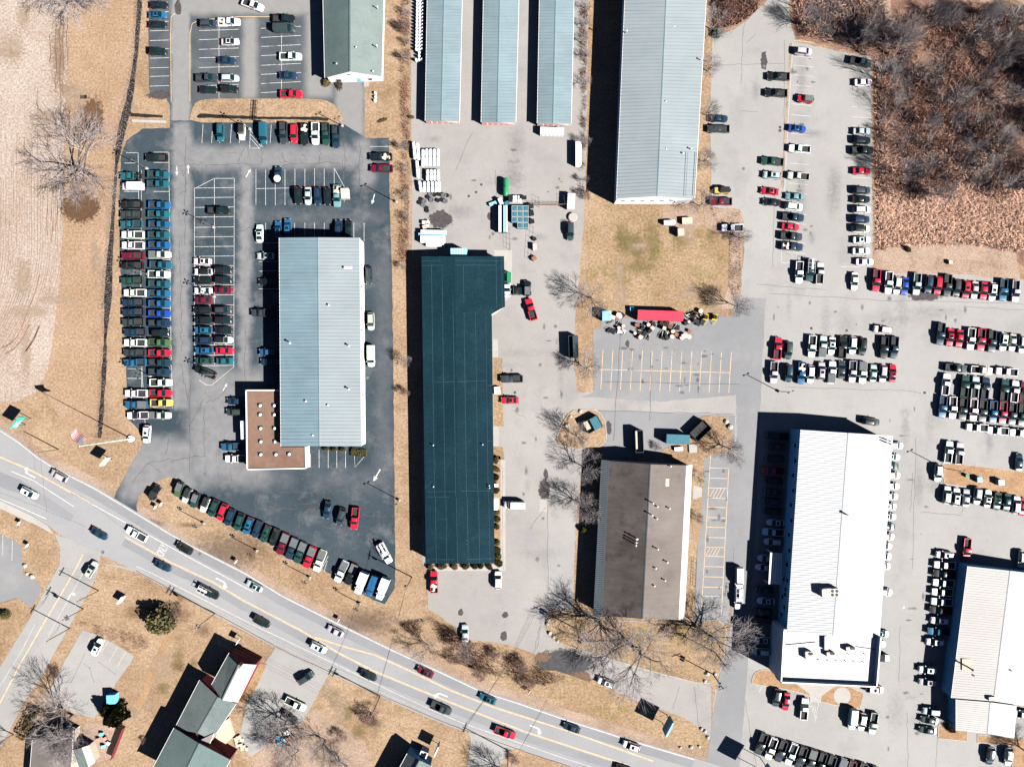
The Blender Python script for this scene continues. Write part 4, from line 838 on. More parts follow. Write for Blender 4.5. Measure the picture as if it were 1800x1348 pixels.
b7.add(m_, 'flue', 'steel'); pipe(b7, 1488, 904, 8.4, 1.2, .22)
m_ = MB(); cp = [P(*q, 4.2) for q in ((1354, 971), (1351, 1026), (1373, 1027), (1375.5, 972.5))]; m_.prism([(p.x, p.y) for p in cp], 3.9, 4.2, bottom=True)
b7.add(m_, 'entrance_canopy', 'trim'); m_ = MB()
for k in range(1, 5): p, q = lerp(cp[0], cp[3], k / 5), lerp(cp[1], cp[2], k / 5); d_ = q - p; c = (p + q) / 2; m_.box((c.x, c.y, 4.23), (d_.length, .16, .07), math.atan2(d_.y, d_.x))
b7.add(m_, 'canopy_ribs', 'unit')
m_ = MB()
for q in (cp[0], cp[1]): m_.box((q.x + .3, q.y, 1.95), (.35, .35, 3.9))
b7.add(m_, 'canopy_post', 'trim')
m_ = MB(); a, b = fp[1], fp[2]; 
for k in range(8): wall_box(b7, (a.x, a.y), (b.x, b.y), .06 + k * .115, .15 + k * .115, .3, 3.2, 'glass', 'shop_window')
for k, (x0, x1) in enumerate(((1372, 1397),)):
    p = [P(*q) for q in ((1366, 1172), (1372, 1172), (1374, 1198), (1370, 1192))]; m_ = MB(); m_.prism([(q.x, q.y) for q in p], 0, 1.2); b7.add(m_, 'entrance_wing', 'trim')

# cream roofed building bottom right
b8 = gable('cream_roof_building', 'cream ribbed roof building at the right edge with shade-tinted blue side wall', (1701.5, 995), (1672.5, 1226), (1850, 1012), (1822, 1243), (1776, 1003), (1747, 1232), 4.7, 5.6, 0.1, 'wall_blue', 'roof_cream', 'roof_cream2', rib=0.62, ribmat='rib_grey')  # side wall's blue is shade put into the wall colour
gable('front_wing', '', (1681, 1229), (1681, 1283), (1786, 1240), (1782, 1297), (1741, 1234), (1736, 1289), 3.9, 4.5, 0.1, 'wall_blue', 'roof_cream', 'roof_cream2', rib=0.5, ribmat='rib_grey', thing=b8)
rtu(b8, 1744, 1228, 5.4, (1.6, .9, .7)); pipe(b8, 1700, 1171, 5.0, 2.2, .2, 'dark_steel', 'flue'); pipe(b8, 1777, 1178, 5.4, .3); pipe(b8, 1712, 1187, 5.1, .3)
m_ = MB(); p = P(1700, 1168, 5.05); m_.box((p.x, p.y, 5.06), (2.6, 3.0, .02)); b8.add(m_, 'rust_stain', 'wall_tan')
a, b = b8.w['L']
for k in range(4): wall_box(b8, a, b, .15 + k * .2, .2 + k * .2, 3.4, 3.7, 'dark_steel', 'wall_lamp', out=.1, depth=.25)
wall_box(b8, a, b, .88, .93, 0, 2.2, 'dark_trim', 'door')

# houses along the bottom edge
hs = gable('farmhouse', 'rambling red and white farmhouse with green shingle roofs', (403, 1147), (372, 1203), (450, 1168), (417, 1234), (421, 1166), (390, 1230), 5.6, 7.6, 0.2, 'wall_red', 'roof_house', 'roof_cream')
gable('w', '', (351, 1195), (307, 1280), (415, 1236), (372, 1300), (383, 1225), (347, 1288), 4.6, 6.4, 0.2, 'wall_red', 'roof_house', 'roof_house', thing=hs)
gable('w', '', (306, 1279), (262, 1362), (405, 1335), (362, 1412), (350, 1306), (318, 1372), 5.6, 8.2, 0.25, 'wall_red', 'roof_green', 'roof_green', thing=hs)
gable('w', '', (344, 1284), (326, 1318), (376, 1288), (366, 1312), (349, 1302), (345, 1310), 5.0, 6.4, 0.1, 'wall_red', 'roof_sage', 'roof_taupe', thing=hs)
a, b = (P(404, 1144), P(448, 1163))
tp = hs.base
for tt in (.25, .8):
    for z0 in (1.0, 3.6): window(hs, P(451, 1166), P(407, 1146), tt, .9, z0, z0 + 1.2)
m_ = MB(); p = P(421, 1170, 8.3); m_.box((p.x, p.y, 7.8), (.8, .8, 1.9), R(60)); hs.add(m_, 'chimney', 'wall_brown')
m_ = MB(); p = P(380, 1196, 5.5); m_.tube((p.x, p.y, 3), (p.x, p.y, 5.8), .12); hs.add(m_, 'flue', 'trim')
m_ = MB(); p = [P(*q, .6) for q in ((372, 1285), (402, 1262), (412, 1292), (388, 1316))]; m_.prism([(q.x, q.y) for q in p], 0, .6); hs.add(m_, 'timber_deck', 'pale_wood')
m_ = MB(); p = [P(*q) for q in ((452, 1166), (470, 1166), (445, 1220), (425, 1238), (418, 1236))]; p.reverse(); m_.prism([(q.x, q.y) for q in p], 0, .12); hs.add(m_, 'flower_bed', 'mulch')

hb = gable('bungalow', 'low taupe roofed house with green porch roof, partly behind bare branches', (57, 1300), (50, 1385), (128, 1284), (124, 1372), (95, 1293), (90, 1380), 3.6, 4.6, 0.3, 'wall_tan', 'roof_taupe', 'roof_taupe')
gable('p', '', (128, 1318), (140, 1352), (155, 1310), (166, 1340), (143, 1314), (155, 1348), 3.0, 3.6, 0.15, 'wall_tan', 'roof_sage', 'wall_pale', thing=hb)
hd = gable('dark_house', 'small dark roofed house by the road with a white bay window', (716, 1324), (676, 1398), (759, 1346), (720, 1420), (738, 1336), (698, 1410), 4.4, 6.6, 0.25, 'wall_blue', 'roof_house', 'roof_house')
m_ = MB(); p = P(746, 1319); m_.box((p.x, p.y, 1.3), (2.0, 2.2, 2.6), R(-22)); bw = hd.add(m_, 'bay_window', 'trim')
for k in (-.5, .5): m_ = MB(); m_.box((p.x + k * .8, p.y + .1, 2.62), (.7, 1.5, .06), R(-22)); hd.add(m_, 'pane', 'glass', bw)

# ------------------------------------------------------------------ vehicles
np_ = NT('vehicle_paint'); oi = np_.n('ShaderNodeObjectInfo')
dirt = np_.ramp(np_.noise(1.3, 4), 0.35, 0.75)
np_.base(np_.mix(np_.math('MULTIPLY', dirt, 0.05), oi.outputs['Color'], (0.16, 0.15, 0.14)), 0.30)
np_.b.inputs['Specular IOR Level'].default_value = 0.5; np_.b.inputs['Coat Weight'].default_value = 0.35; np_.b.inputs['Coat Roughness'].default_value = 0.08
M['paint'] = np_.m
ng = NT('vehicle_glass'); ng.base((0.004, 0.016, 0.018, 1), 0.04); ng.b.inputs['Specular IOR Level'].default_value = 0.6; M['car_glass'] = ng.m
M['tyre'] = plain('tyre_rubber', (0.012, 0.012, 0.013), 0.85); M['lamp_clear'] = plain('headlight_lens', (0.22, 0.24, 0.25), 0.15)
M['lamp_red'] = plain('tail_light_lens', (0.30, 0.01, 0.01), 0.2); M['liner'] = plain('bed_liner', (0.028, 0.03, 0.032), 0.8, var=0.3); M['soft_top'] = plain('black_soft_top', (0.016, 0.018, 0.020), 0.85)
M['grey_top'] = plain('grey_soft_top', (0.10, 0.11, 0.115), 0.8)

def loft(st, z0, levels=((0, .86), (.30, .99), (.70, 1.0), (1, .90)), crown=.03, hw_top=None):
    """st: (x, half width, top z) stations from tail to nose"""
    mb = MB(); rows = []
    for x, hw, zt in st:
        r = []
        for t_, f_ in levels: r.append((x, -hw * f_, z0 + (zt - z0) * t_))
        r.append((x, 0, zt + crown))
        for t_, f_ in reversed(levels): r.append((x, hw * f_, z0 + (zt - z0) * t_))
        rows.append(r)
    n = len(rows[0]); mb.v = [p for r in rows for p in r]
    for i in range(len(rows) - 1):
        for k in range(n - 1):
            mb.f.append((i * n + k, (i + 1) * n + k, (i + 1) * n + k + 1, i * n + k + 1)[::-1]); mb.m.append(0)
        mb.f.append((i * n, (i + 1) * n, (i + 1) * n + n - 1, i * n + n - 1)); mb.m.append(0)
    mb.f.append(tuple(range(n))[::-1]); mb.m.append(0)
    mb.f.append(tuple((len(rows) - 1) * n + k for k in range(n))); mb.m.append(0)
    return mb

def plate(q, shrink, off):
    """glass plate on the quad q, shrunk and set proud"""
    q = [Vector(p) for p in q]; c = sum(q, Vector()) / 4; nrm = (q[1] - q[0]).cross(q[3] - q[0]).normalized()
    mb = MB(); r = [lerp(p, c, shrink) + nrm * off for p in q]; b = [p - nrm * .02 for p in r]
    mb.poly(r)
    for i in range(4): mb.poly([b[i], b[(i + 1) % 4], r[(i + 1) % 4], r[i]])
    return mb

def cabin(x1, x2, x3, x4, hb, ht, zb, zr):
    """front base, front top, rear top, rear base -> painted cabin shell and glass"""
    v = {}
    for s_, n_ in ((-1, 'r'), (1, 'l')):
        v['a' + n_] = Vector((x1, s_ * hb * .96, zb)); v['b' + n_] = Vector((x2, s_ * ht, zr - .04)); v['c' + n_] = Vector((x3, s_ * ht, zr - .04)); v['d' + n_] = Vector((x4, s_ * hb * .96, zb))
    mb = MB(); f = lambda *k: mb.poly([v[i] for i in k])
    f('ar', 'al', 'bl', 'br'); f('dl', 'dr', 'cr', 'cl'); f('dr', 'ar', 'br', 'cr'); f('al', 'dl', 'cl', 'bl')
    roof = MB(); xs = [x3, x3 + (x2 - x3) * .2, x3 + (x2 - x3) * .8, x2]; zz = [zr - .04, zr, zr, zr - .045]
    ys = [-ht, -ht * .86, 0, ht * .86, ht]; cz = [-.05, 0, .025, 0, -.05]
    roof.v = [(x, y, z + c_) for x, z in zip(xs, zz) for y, c_ in zip(ys, cz)]
    for i in range(3):
        for k in range(4): roof.f.append((i * 5 + k, (i + 1) * 5 + k, (i + 1) * 5 + k + 1, i * 5 + k + 1)); roof.m.append(0)
    g = dict(windshield=plate([v['ar'], v['al'], v['bl'], v['br']], .04, .012), rear_window=plate([v['dl'], v['dr'], v['cr'], v['cl']], .06, .012))
    sd = [plate([v['dr'], v['ar'], v['br'], v['cr']], .13, .012), plate([v['al'], v['dl'], v['cl'], v['bl']], .13, .012)]
    return mb, roof, g, sd

def wheel_mesh(r, wd):
    mb = MB(); mb.lathe([(r * .55, -wd / 2), (r * .92, -wd / 2), (r, -wd * .3), (r, wd * .3), (r * .92, wd / 2), (r * .55, wd / 2)], 12, axis='y')
    mb.lathe([(r * .5, -wd / 2 - .01), (r * .5, wd / 2 + .01)], 8, axis='y', m=1)
    return mb.mesh('wheel', [M['tyre'], M['steel']], 40)

PROTO = {}
def proto(kind, body, cab, extras=(), wb=(1.4, -1.4), tr=.78, wr=.34, z_m=1.0, x_m=.55, hw=.9, nose=2.3, tail=-2.3, zl=.68, lights=True):
    parts = [('body', body.mesh(kind + '_body', [M['paint']], 35), 1)]
    shell, roof, g, sd = cab
    parts.append(('cab', shell.mesh(kind + '_cab', [M['paint']]), 1)); parts.append(('roof', roof.mesh(kind + '_roof', [M['paint']], 50), 1))
    for k, m_ in g.items(): parts.append((k, m_.mesh(kind + '_' + k, [M['car_glass']]), 0))
    for m_ in sd: parts.append(('side_window', m_.mesh(kind + '_side_window', [M['car_glass']]), 0))
    wm = wheel_mesh(wr, .24); loc = {}
    for x in wb:
        for y in (-tr, tr): parts.append(('wheel', wm, 0, (x, y, wr)))
    for s_ in (-1, 1):
        mb = MB(); mb.box((x_m, s_ * (hw + .10), z_m), (.16, .2, .15)); parts.append(('mirror', mb.mesh(kind + '_mirror', [M['paint']]), 1))
        if lights:
            mb = MB(); mb.box((nose - .12, s_ * hw * .72, zl), (.22, .30, .12)); parts.append(('headlight', mb.mesh(kind + '_headlight', [M['lamp_clear']]), 0))
            mb = MB(); mb.box((tail + .04, s_ * hw * .78, zl + .12), (.14, .28, .22)); parts.append(('tail_light', mb.mesh(kind + '_tail_light', [M['lamp_red']]), 0))
    for e in extras: parts.append(e)
    PROTO[kind] = parts

# sedan
st = [(-2.34, .66, .62), (-2.24, .80, .88), (-1.7, .89, .96), (-.9, .91, .98), (.4, .91, .95), (1.0, .90, .92), (1.7, .87, .84), (2.1, .78, .74), (2.30, .60, .60), (2.36, .40, .52)]
proto('sedan', loft(st, .24), cabin(1.12, .25, -.90, -1.78, .82, .64, .93, 1.44))
# suv
st = [(-2.36, .74, .70), (-2.30, .85, 1.02), (-1.6, .93, 1.06), (-.6, .94, 1.06), (.9, .94, 1.05), (1.5, .92, 1.01), (1.95, .87, .94), (2.24, .72, .78), (2.36, .50, .60)]
proto('suv', loft(st, .28), cabin(1.28, .42, -1.72, -2.22, .86, .71, 1.03, 1.72), extras=[('roof_rail', MB().box((-.6, -.66, 1.72), (1.9, .05, .05)).mesh('rail', [M['dark_steel']]), 0), ('roof_rail', MB().box((-.6, .66, 1.72), (1.9, .05, .05)).mesh('rail', [M['dark_steel']]), 0)], wr=.38, z_m=1.1, x_m=.75, hw=.93, zl=.82)
# pickup: cab in front, open load bed behind
st = [(-.52, .98, 1.10), (.3, .99, 1.13), (1.2, .99, 1.12), (1.6, .98, 1.10), (2.3, .95, 1.05), (2.72, .86, .96), (2.88, .66, .72)]
bed = MB(); bx0, bx1, bw, bz = -2.86, -.50, .98, 1.10
for a_, d_ in (((bx0 + (bx1 - bx0) / 2, -bw + .07, .73), (bx1 - bx0, .14, .78)), ((bx0 + (bx1 - bx0) / 2, bw - .07, .73), (bx1 - bx0, .14, .78)), ((bx0 + .06, 0, .73), (.12, 2 * bw - .28, .72)), ((bx0 - .08, 0, .52), (.16, 1.8, .18))): bed.box(a_, d_)
lin = MB(); lin.box((bx0 + (bx1 - bx0) / 2 + .03, 0, .62), (bx1 - bx0 - .08, 1.64, .10))
for k in range(5): lin.box((bx0 + (bx1 - bx0) / 2 + .03, -.6 + k * .3, .68), (bx1 - bx0 - .12, .08, .03))
bedm = bed.mesh('load_bed', [M['paint']]); linm = lin.mesh('bed_floor', [M['liner']])
pc = lambda: cabin(1.48, .60, -.30, -.52, .92, .74, 1.11, 1.82)
kw = dict(wb=(1.85, -1.75), tr=.84, wr=.40, z_m=1.2, x_m=.95, hw=.98, nose=2.86, tail=-2.86, zl=.86)
proto('pickup', loft(st, .36), pc(), extras=[('load_bed', bedm, 1), ('bed_floor', linm, 0)], **kw)
cov = MB(); cov.box((bx0 + (bx1 - bx0) / 2, 0, 1.13), (bx1 - bx0 - .06, 1.86, .05))
proto('covered_pickup', loft(st, .36), pc(), extras=[('load_bed', bedm, 1), ('bed_cover', cov.mesh('bed_cover', [M['grey_top']]), 0)], **kw)
load = MB(); random.seed(3)
for k in range(9): load.box((random.uniform(-2.5, -.8), random.uniform(-.6, .6), .80 + random.uniform(0, .2)), (random.uniform(.4, 1.0), random.uniform(.2, .6), random.uniform(.25, .5)), random.uniform(0, 3), k % 2)
proto('loaded_pickup', loft(st, .36), pc(), extras=[('load_bed', bedm, 1), ('bed_floor', linm, 0), ('load', load.mesh('load', [M['pale_wood'], M['tank_white']]), 0)], **kw)
rack = MB()
for x in (-2.7, -1.7, -.62):
    for y in (-.9, .9): rack.tube((x, y, 1.1), (x, y, 1.95), .035, n=5)
    rack.tube((x, -.9, 1.95), (x, .9, 1.95), .035, n=5)
for y in (-.9, .9): rack.tube((-2.75, y, 1.95), (1.0, y, 1.97), .035, n=5)
rack.box((-1.4, .2, 1.99), (2.6, .5, .06), 0, 0)
proto('rack_pickup', loft(st, .36), pc(), extras=[('load_bed', bedm, 1), ('bed_floor', linm, 0), ('ladder_rack', rack.mesh('ladder_rack', [M['tank_white']]), 0)], **kw)
ch = MB()
for y in (-.4, .4): ch.box((-1.65, y, .62), (2.6, .12, .18))
for x in (-2.6, -1.9, -1.2): ch.box((x, 0, .64), (.12, 1.0, .14))
proto('chassis_cab', loft(st, .36), pc(), extras=[('chassis_frame', ch.mesh('chassis_frame', [M['dark_steel']]), 0)], **kw)
fb = MB(); fb.box((-1.72, 0, 1.0), (2.5, 2.1, .14))
for y in (-.98, .98): fb.box((-1.72, y, 1.12), (2.5, .06, .14))
fb.box((-.5, 0, 1.4), (.08, 2.0, .8))
proto('flatbed_truck', loft(st, .36), pc(), extras=[('flat_bed', fb.mesh('flat_bed', [M['grey_top']]), 0)], **kw)
# van
st = [(-2.82, .92, 2.02), (-2.74, .98, 2.18), (-1.0, 1.0, 2.22), (.9, .98, 2.20), (1.15, .97, 1.30), (1.9, .96, 1.22), (2.5, .88, 1.08), (2.78, .66, .80)]
proto('van', loft(st, .30, ((0, .9), (.25, 1.0), (.6, 1.0), (.93, .93), (1, .84))), cabin(1.75, 1.02, .7, .62, .93, .80, 1.22, 2.20), wb=(1.8, -1.75), tr=.84, wr=.37, z_m=1.35, x_m=1.45, hw=.98, nose=2.78, tail=-2.82, zl=.86)
# box truck
st = [(-.1, 1.0, 1.10), (1.6, 1.0, 1.14), (2.3, .98, 1.10), (2.9, .90, .98), (3.1, .7, .74)]
bxm = MB(); bxm.box((-1.55, 0, 1.95), (3.3, 2.2, 2.1)); bxm.box((-1.55, 0, .82), (3.3, 1.0, .2))
proto('box_truck', loft(st, .36), cabin(1.75, 1.15, .2, .06, .94, .80, 1.12, 2.05), extras=[('cargo_box', bxm.mesh('cargo_box', [M['tank_white']]), 0)], wb=(2.1, -1.9), tr=.86, wr=.40, z_m=1.35, x_m=1.5, hw=1.0, nose=3.08, tail=-3.2, zl=.86)
# jeep
st = [(-1.95, .80, 1.0), (-1.90, .86, 1.12), (-.5, .87, 1.14), (.6, .86, 1.14), (.75, .80, 1.12), (1.7, .72, 1.06), (1.95, .66, .96), (2.0, .62, .70)]
top = MB(); top.box((-.72, 0, 1.83), (2.1, 1.42, .05)); sp = MB(); sp.lathe([(.2, -.12), (.38, -.12), (.38, .12), (.2, .12)], 12, (-2.08, 0, 1.0), 'x')
fd = [(('fender'), MB().box((x, s_ * .92, .82), (.85, .22, .07)).mesh('fender', [M['soft_top']]), 0) for x in (1.25, -1.25) for s_ in (-1, 1)]
for kname, tm in (('jeep', 'soft_top'), ('grey_top_jeep', 'grey_top')):
    tp_ = MB(); tp_.box((-.72, 0, 1.83), (2.12, 1.44, .06))
    proto(kname, loft(st, .42, ((0, .92), (.3, 1), (.7, 1), (1, .97)), .01), cabin(.62, .34, -1.80, -1.90, .80, .72, 1.13, 1.80), extras=[('soft_top', tp_.mesh('soft_top', [M[tm]]), 0), ('spare_wheel', sp.mesh('spare_wheel', [M['tyre']], 40), 0)] + fd, wb=(1.25, -1.25), tr=.80, wr=.41, z_m=1.2, x_m=.4, hw=.84, nose=2.0, tail=-1.95, zl=.9)

COL = dict(w=('white', (.78, .78, .77)), k=('black', (.008, .011, .013)), n=('navy blue', (.010, .028, .060)), b=('blue', (.012, .095, .21)), B=('bright blue', (.010, .055, .30)), t=('teal', (.012, .095, .13)), T=('pale teal', (.13, .25, .27)),
           s=('silver', (.40, .43, .44)), g=('dark grey', (.030, .042, .050)), G=('dark green', (.012, .050, .042)), o=('olive green', (.060, .10, .035)), r=('red', (.50, .010, .035)), m=('maroon', (.13, .006, .022)), y=('yellow', (.62, .46, .10)), p=('pale grey', (.52, .58, .58)))
KN = dict(P=('pickup', 'pickup', 'pickup'), Q=('covered_pickup', 'covered pickup', 'pickup'), L=('loaded_pickup', 'loaded pickup', 'pickup'), R=('rack_pickup', 'racked pickup', 'pickup'), C=('chassis_cab', 'bare chassis truck', 'truck'), F=('flatbed_truck', 'flatbed truck', 'truck'),
          S=('sedan', 'sedan', 'car'), U=('suv', 'SUV', 'car'), V=('van', 'van', 'van'), X=('box_truck', 'box truck', 'truck'), J=('jeep', 'black topped jeep', 'car'), K=('grey_top_jeep', 'grey topped jeep', 'car'))
HD = dict(R=0, U=90, L=180, D=-90)
ORD = 'first second third fourth fifth sixth seventh eighth ninth tenth eleventh twelfth thirteenth fourteenth fifteenth sixteenth seventeenth eighteenth nineteenth twentieth twentyfirst twentysecond twentythird twentyfourth twentyfifth'.split()
BASE_SUN = random.Random(11)
def vehicle(px, py, hd, k, c, label, group, roofc=None):
    kind, kname, cat = KN[k]; cn, rgb = COL[c]
    p = P(px, py, .8); rz = R(HD[hd] if hd in HD else float(hd)) + R(BASE_SUN.uniform(-1.2, 1.2))
    col = tuple(min(.86, x * BASE_SUN.uniform(.88, 1.12)) for x in rgb) + (1,)
    t = empty(dict(P='pickup_truck', S='sedan_car', U='suv_car', V='van', X='box_truck', J='jeep_car', K='jeep_car', Q='pickup_truck', L='pickup_truck', R='pickup_truck', C='chassis_truck', F='flatbed_truck')[k], (p.x, p.y, .056), rz, label, cat, group)
    for e in PROTO[kind]:
        nm, me, painted = e[0], e[1], e[2]
        o = bpy.data.objects.new(nm, me); C.objects.link(o); o.parent = t
        if len(e) > 3: o.location = e[3]
        if painted:
            o.color = col
            if roofc and nm == 'roof': o.color = tuple(COL[roofc][1]) + (1,); o['label'] = COL[roofc][0] + ' roof'
    if k in 'SU' and BASE_SUN.random() < .42 and c not in 'kng' and not roofc:
        mb_ = SUNROOF[k]; o = bpy.data.objects.new('sunroof', mb_); C.objects.link(o); o.parent = t
    return t
SUNROOF = {k: MB().box((x, 0, z), (.72, .86, .03)).mesh('sunroof', [M['car_glass']]) for k, x, z in (('S', -.25, 1.452), ('U', -.35, 1.735))}

def row(desc, end, group, data, hd0=None):
    es = [e.split() for e in data.strip().split(';') if e.strip()]
    for i, e in enumerate(es):
        x, y = float(e[0]), float(e[1]); h, k, c = e[2], e[3], e[4]; rc = e[5] if len(e) > 5 else None
        pos = 'first' if i == 0 else ('last' if i == len(es) - 1 else ORD[i])
        lab = f"{COL[c][0]} {KN[k][1]}, {ORD[i]} from the {end} in {desc}"
        vehicle(x, y, h, k, c, lab, group, rc)

row('the column nearest the ditch', 'top', 'trucks parked nose out along the ditch', '''231 310 L C t; 233.5 328 L V w; 231 360 L P k; 231 377.5 L P g; 231 394.5 L P t; 233 413 L P w; 233.5 431.5 L P w; 233 450 L P m; 232 467 L P k; 232 493.5 L P G; 237 515 L P w; 234 532 L P n; 234 549 L P n; 234 566.5 L P g; 237 584 L P n; 237.5 602.5 L P w; 236.5 620 L P g; 237 637.5 L P b; 239 691.5 L P w; 239 711 L Q b; 243 730 L P w k''')
row('the second column from the ditch', 'top', 'trucks in the second column from the ditch', '''275 277.5 L P k; 279 307.5 R P t; 278.5 324 R P t; 281 361 R P b; 280 377 R P t; 281 395 R P b; 280 413.5 R P t; 281 431 R P b; 281 448 R Q p; 283 466 R P t; 280 482.5 R P p; 281 499.5 R P t; 281 516 R P b; 281 534 R P b; 281 551.5 R P B; 281 568.5 R P n; 282 585 R U k; 281 602 R P o; 281 620.5 R P r; 281.5 637.5 R P n; 281 654 R P n; 283 672.5 R P w; 282.5 691 R P r; 284 708 R P y; 281.5 730 R F s''')
vehicle(258.5, 763, '-94', 'U', 'w', 'white SUV parked askew below the columns of trucks, beside the flagpole', 'cars parked singly')
row('the short column at the top left', 'top', 'cars in the short top left column', '''279 9 R S k; 277 26.5 R S b; 276.5 43.5 R S k; 277 91 R U k''')
row('the left block of the upper lot', 'top left', 'cars in the upper lot', '''367 42 R U g; 403 39.5 R L w; 404.5 74 R S s; 398.5 106.5 R S n; 364 137.5 R P g; 404 138 R U s; 366 158 R S k; 403 157 R U k''')
row('the block by the shingled building', 'top', 'cars in the upper lot', '''499 33 R P k; 500.5 51 R V g; 511 100 R P w; 506.5 133 R S n; 512 166 R P r''')
vehicle(444.5, 9.5, -20, 'P', 'w', 'white pickup driving along the lane at the top edge', 'vehicles moving in the lots')
row('the row below the grass island', 'left', 'vehicles nosed out from the grass island', '''388 233 D U t; 426 233 D J w; 464 236 D V t; 498.5 234 D P g; 517 235 D U r; 535 236.5 D L k; 554.5 235 D P w; 573 236 D P G; 590.5 241 D P n''')
vehicle(669, 276, 'L', 'L', 'k', 'black pickup with a loaded bed, upper of two by the brush line', 'pair of pickups by the brush line')
vehicle(670.5, 296.5, 'L', 'P', 'm', 'maroon pickup, lower of two by the brush line', 'pair of pickups by the brush line')
vehicle(384.5, 370.5, 'R', 'P', 'k', 'black pickup alone in the empty upper bays of the centre block', 'cars parked singly')
sv = vehicle(489, 308, 'U', 'U', 'n', 'dark blue SUV carrying a white round dish, alone in its bays', 'cars parked singly')
mb = MB(); mb.lathe([(.55, 0), (.9, .12), (.86, .22), (.2, .30)], 18); part('dish', mb.mesh('dish', [M['tank_white']], 50), sv, (-1.2, -.1, 1.72))
row('the row above the dealership', 'left', 'cars in the row above the dealership', '''524 344 D U k; 541.5 344.5 D S s; 558.5 345 D U n; 575.5 345.5 D U k; 593 345 D L T''')
row('the bays along the dealership top wall', 'left', 'cars along the dealership top wall', '''456.5 410 U S w; 489 404 U S b; 506 400 U U b; 595 402 U U n; 612 401 U S k''')
row('the left column of the centre block', 'top', 'cars in the centre block', '''355.5 459.5 L S w; 357 478 L U w k; 356 493 L U k; 356.5 511 L S w; 356.5 527 L S m; 355.5 545 L U k; 357 562.5 L U k; 357 580.5 L U b; 357 598 L U n; 358.5 616 L U b; 357.5 634 L U G''')
row('the right column of the centre block', 'top', 'cars in the centre block', '''392 475 R U k; 392 492 R U k; 393 510 R S m; 392 545 R U g; 392 562.5 R U k; 393 580 R S k; 393 597.5 R U w k; 395 616 R S r; 396 634.5 R S t''')
vehicle(360.5, 653.5, 158, 'P', 'k', 'black pickup parked askew at the bottom of the centre block', 'cars parked singly')
row('the shaded bays left of the dealership', 'top', 'cars in the shade of the dealership', '''467 450 L S s; 470 495 L S k; 461 550 L P g; 471 619 L U b; 473 636 L S n; 414 705 L S n; 413 724 L U g; 408 785 L P b; 415 806 L P w''')
row('the lane right of the dealership', 'top', 'vehicles against the dealership right wall', '''648.5 484 D U g; 652 565 D U s; 652.5 626 D V w''')
row('the slanted row above the road', 'left', 'vehicles slanted along the main road', '''315 860 -112 K o; 329 871 -112 J s; 343 879 -112 K G; 361 887 -112 J w; 375.5 893 -112 U G; 391 900 -112 U r; 404 909 -112 U n; 420.5 917 -112 U G; 436.5 924 -112 U b; 452 930 -112 U n; 467 938 -112 U G; 482.5 944 -112 U k; 497 956 -112 Q m; 513 964 -112 Q n; 527.5 971 -112 Q G; 544 979.5 -112 Q r; 562 986 -112 Q w; 600 1005 -114 Q w; 617 1009 -112 Q k; 635.5 1024 -112 X w; 654 1028 -112 V b; 673 1034 -112 X w''')
vehicle(272.5, 865, 62, 'J', 'k', 'black jeep alone on the grass corner by the lot entrance', 'cars parked singly')
vehicle(575, 896, -100, 'S', 'n', 'dark blue sedan, left of the three in the open lower lot', 'three vehicles in the open lower lot')
vehicle(599.5, 908, -106, 'U', 'g', 'dark grey SUV, middle of the three in the open lower lot', 'three vehicles in the open lower lot')
vehicle(624, 911, -96, 'P', 'r', 'red pickup, right of the three in the open lower lot', 'three vehicles in the open lower lot')
vehicle(676.5, 972, -60, 'R', 'w', 'white pickup with rack angled in the lower right corner of the lot', 'cars parked singly')
for x, y, h, k, c, l in ((103.5, 836, 152, 'U', 's', 'silver SUV at the far left of the road, upper lane'), (51, 866, -27, 'U', 'w', 'white SUV at the far left of the road, lower lane'), (174, 938, -30, 'S', 'n', 'dark blue sedan crossing the junction with the side street'), (240, 938, 150, 'P', 'w', 'white pickup waiting in the centre turn lane by the junction'), (286, 994.5, -28, 'S', 'n', 'blue sedan just past the junction in the lower lane'), (161, 1001, 58, 'U', 's', 'silver SUV waiting at the mouth of the side street'),
        (324, 963, 152, 'U', 'k', 'black SUV in the upper lane before the painted lettering'), (367, 1040, -28, 'R', 'k', 'black pickup with white ladder rack in the lower lane'), (447, 1030, 152, 'S', 's', 'silver sedan in the upper lane above the painted turn arrow'), (460, 1092, -28, 'U', 'k', 'black SUV in the lower lane left of the red farmhouse driveway'), (589.5, 1109, 154, 'S', 's', 'silver sedan in the upper lane opposite a white SUV'), (559.5, 1137, -26, 'U', 'w', 'white SUV in the lower lane above the farmhouse driveway'), (647.5, 1187, -25, 'S', 'k', 'black sedan in the lower lane beside the reddish shrub'), (747, 1181, 156, 'S', 'm', 'maroon sedan in the upper lane below the roadside trees'),
        (775.5, 1244, -22, 'P', 'g', 'dark grey pickup in the lower lane above the dark house'), (857, 1228, 157, 'S', 't', 'teal sedan in the upper lane right of the turn arrow'), (888, 1287, -20, 'P', 'r', 'red pickup in the lower lane by the utility pole'), (1004.5, 1279, 160, 'S', 'n', 'navy sedan in the upper lane below the grass bank'), (1109.5, 1310, 161, 'U', 'w', 'white SUV in the upper lane near the lot entrance'), (1097, 1352, -18, 'S', 'k', 'black car cut off by the bottom edge of the photo')):
    vehicle(x, y, h, k, c, l, 'traffic on the main road')
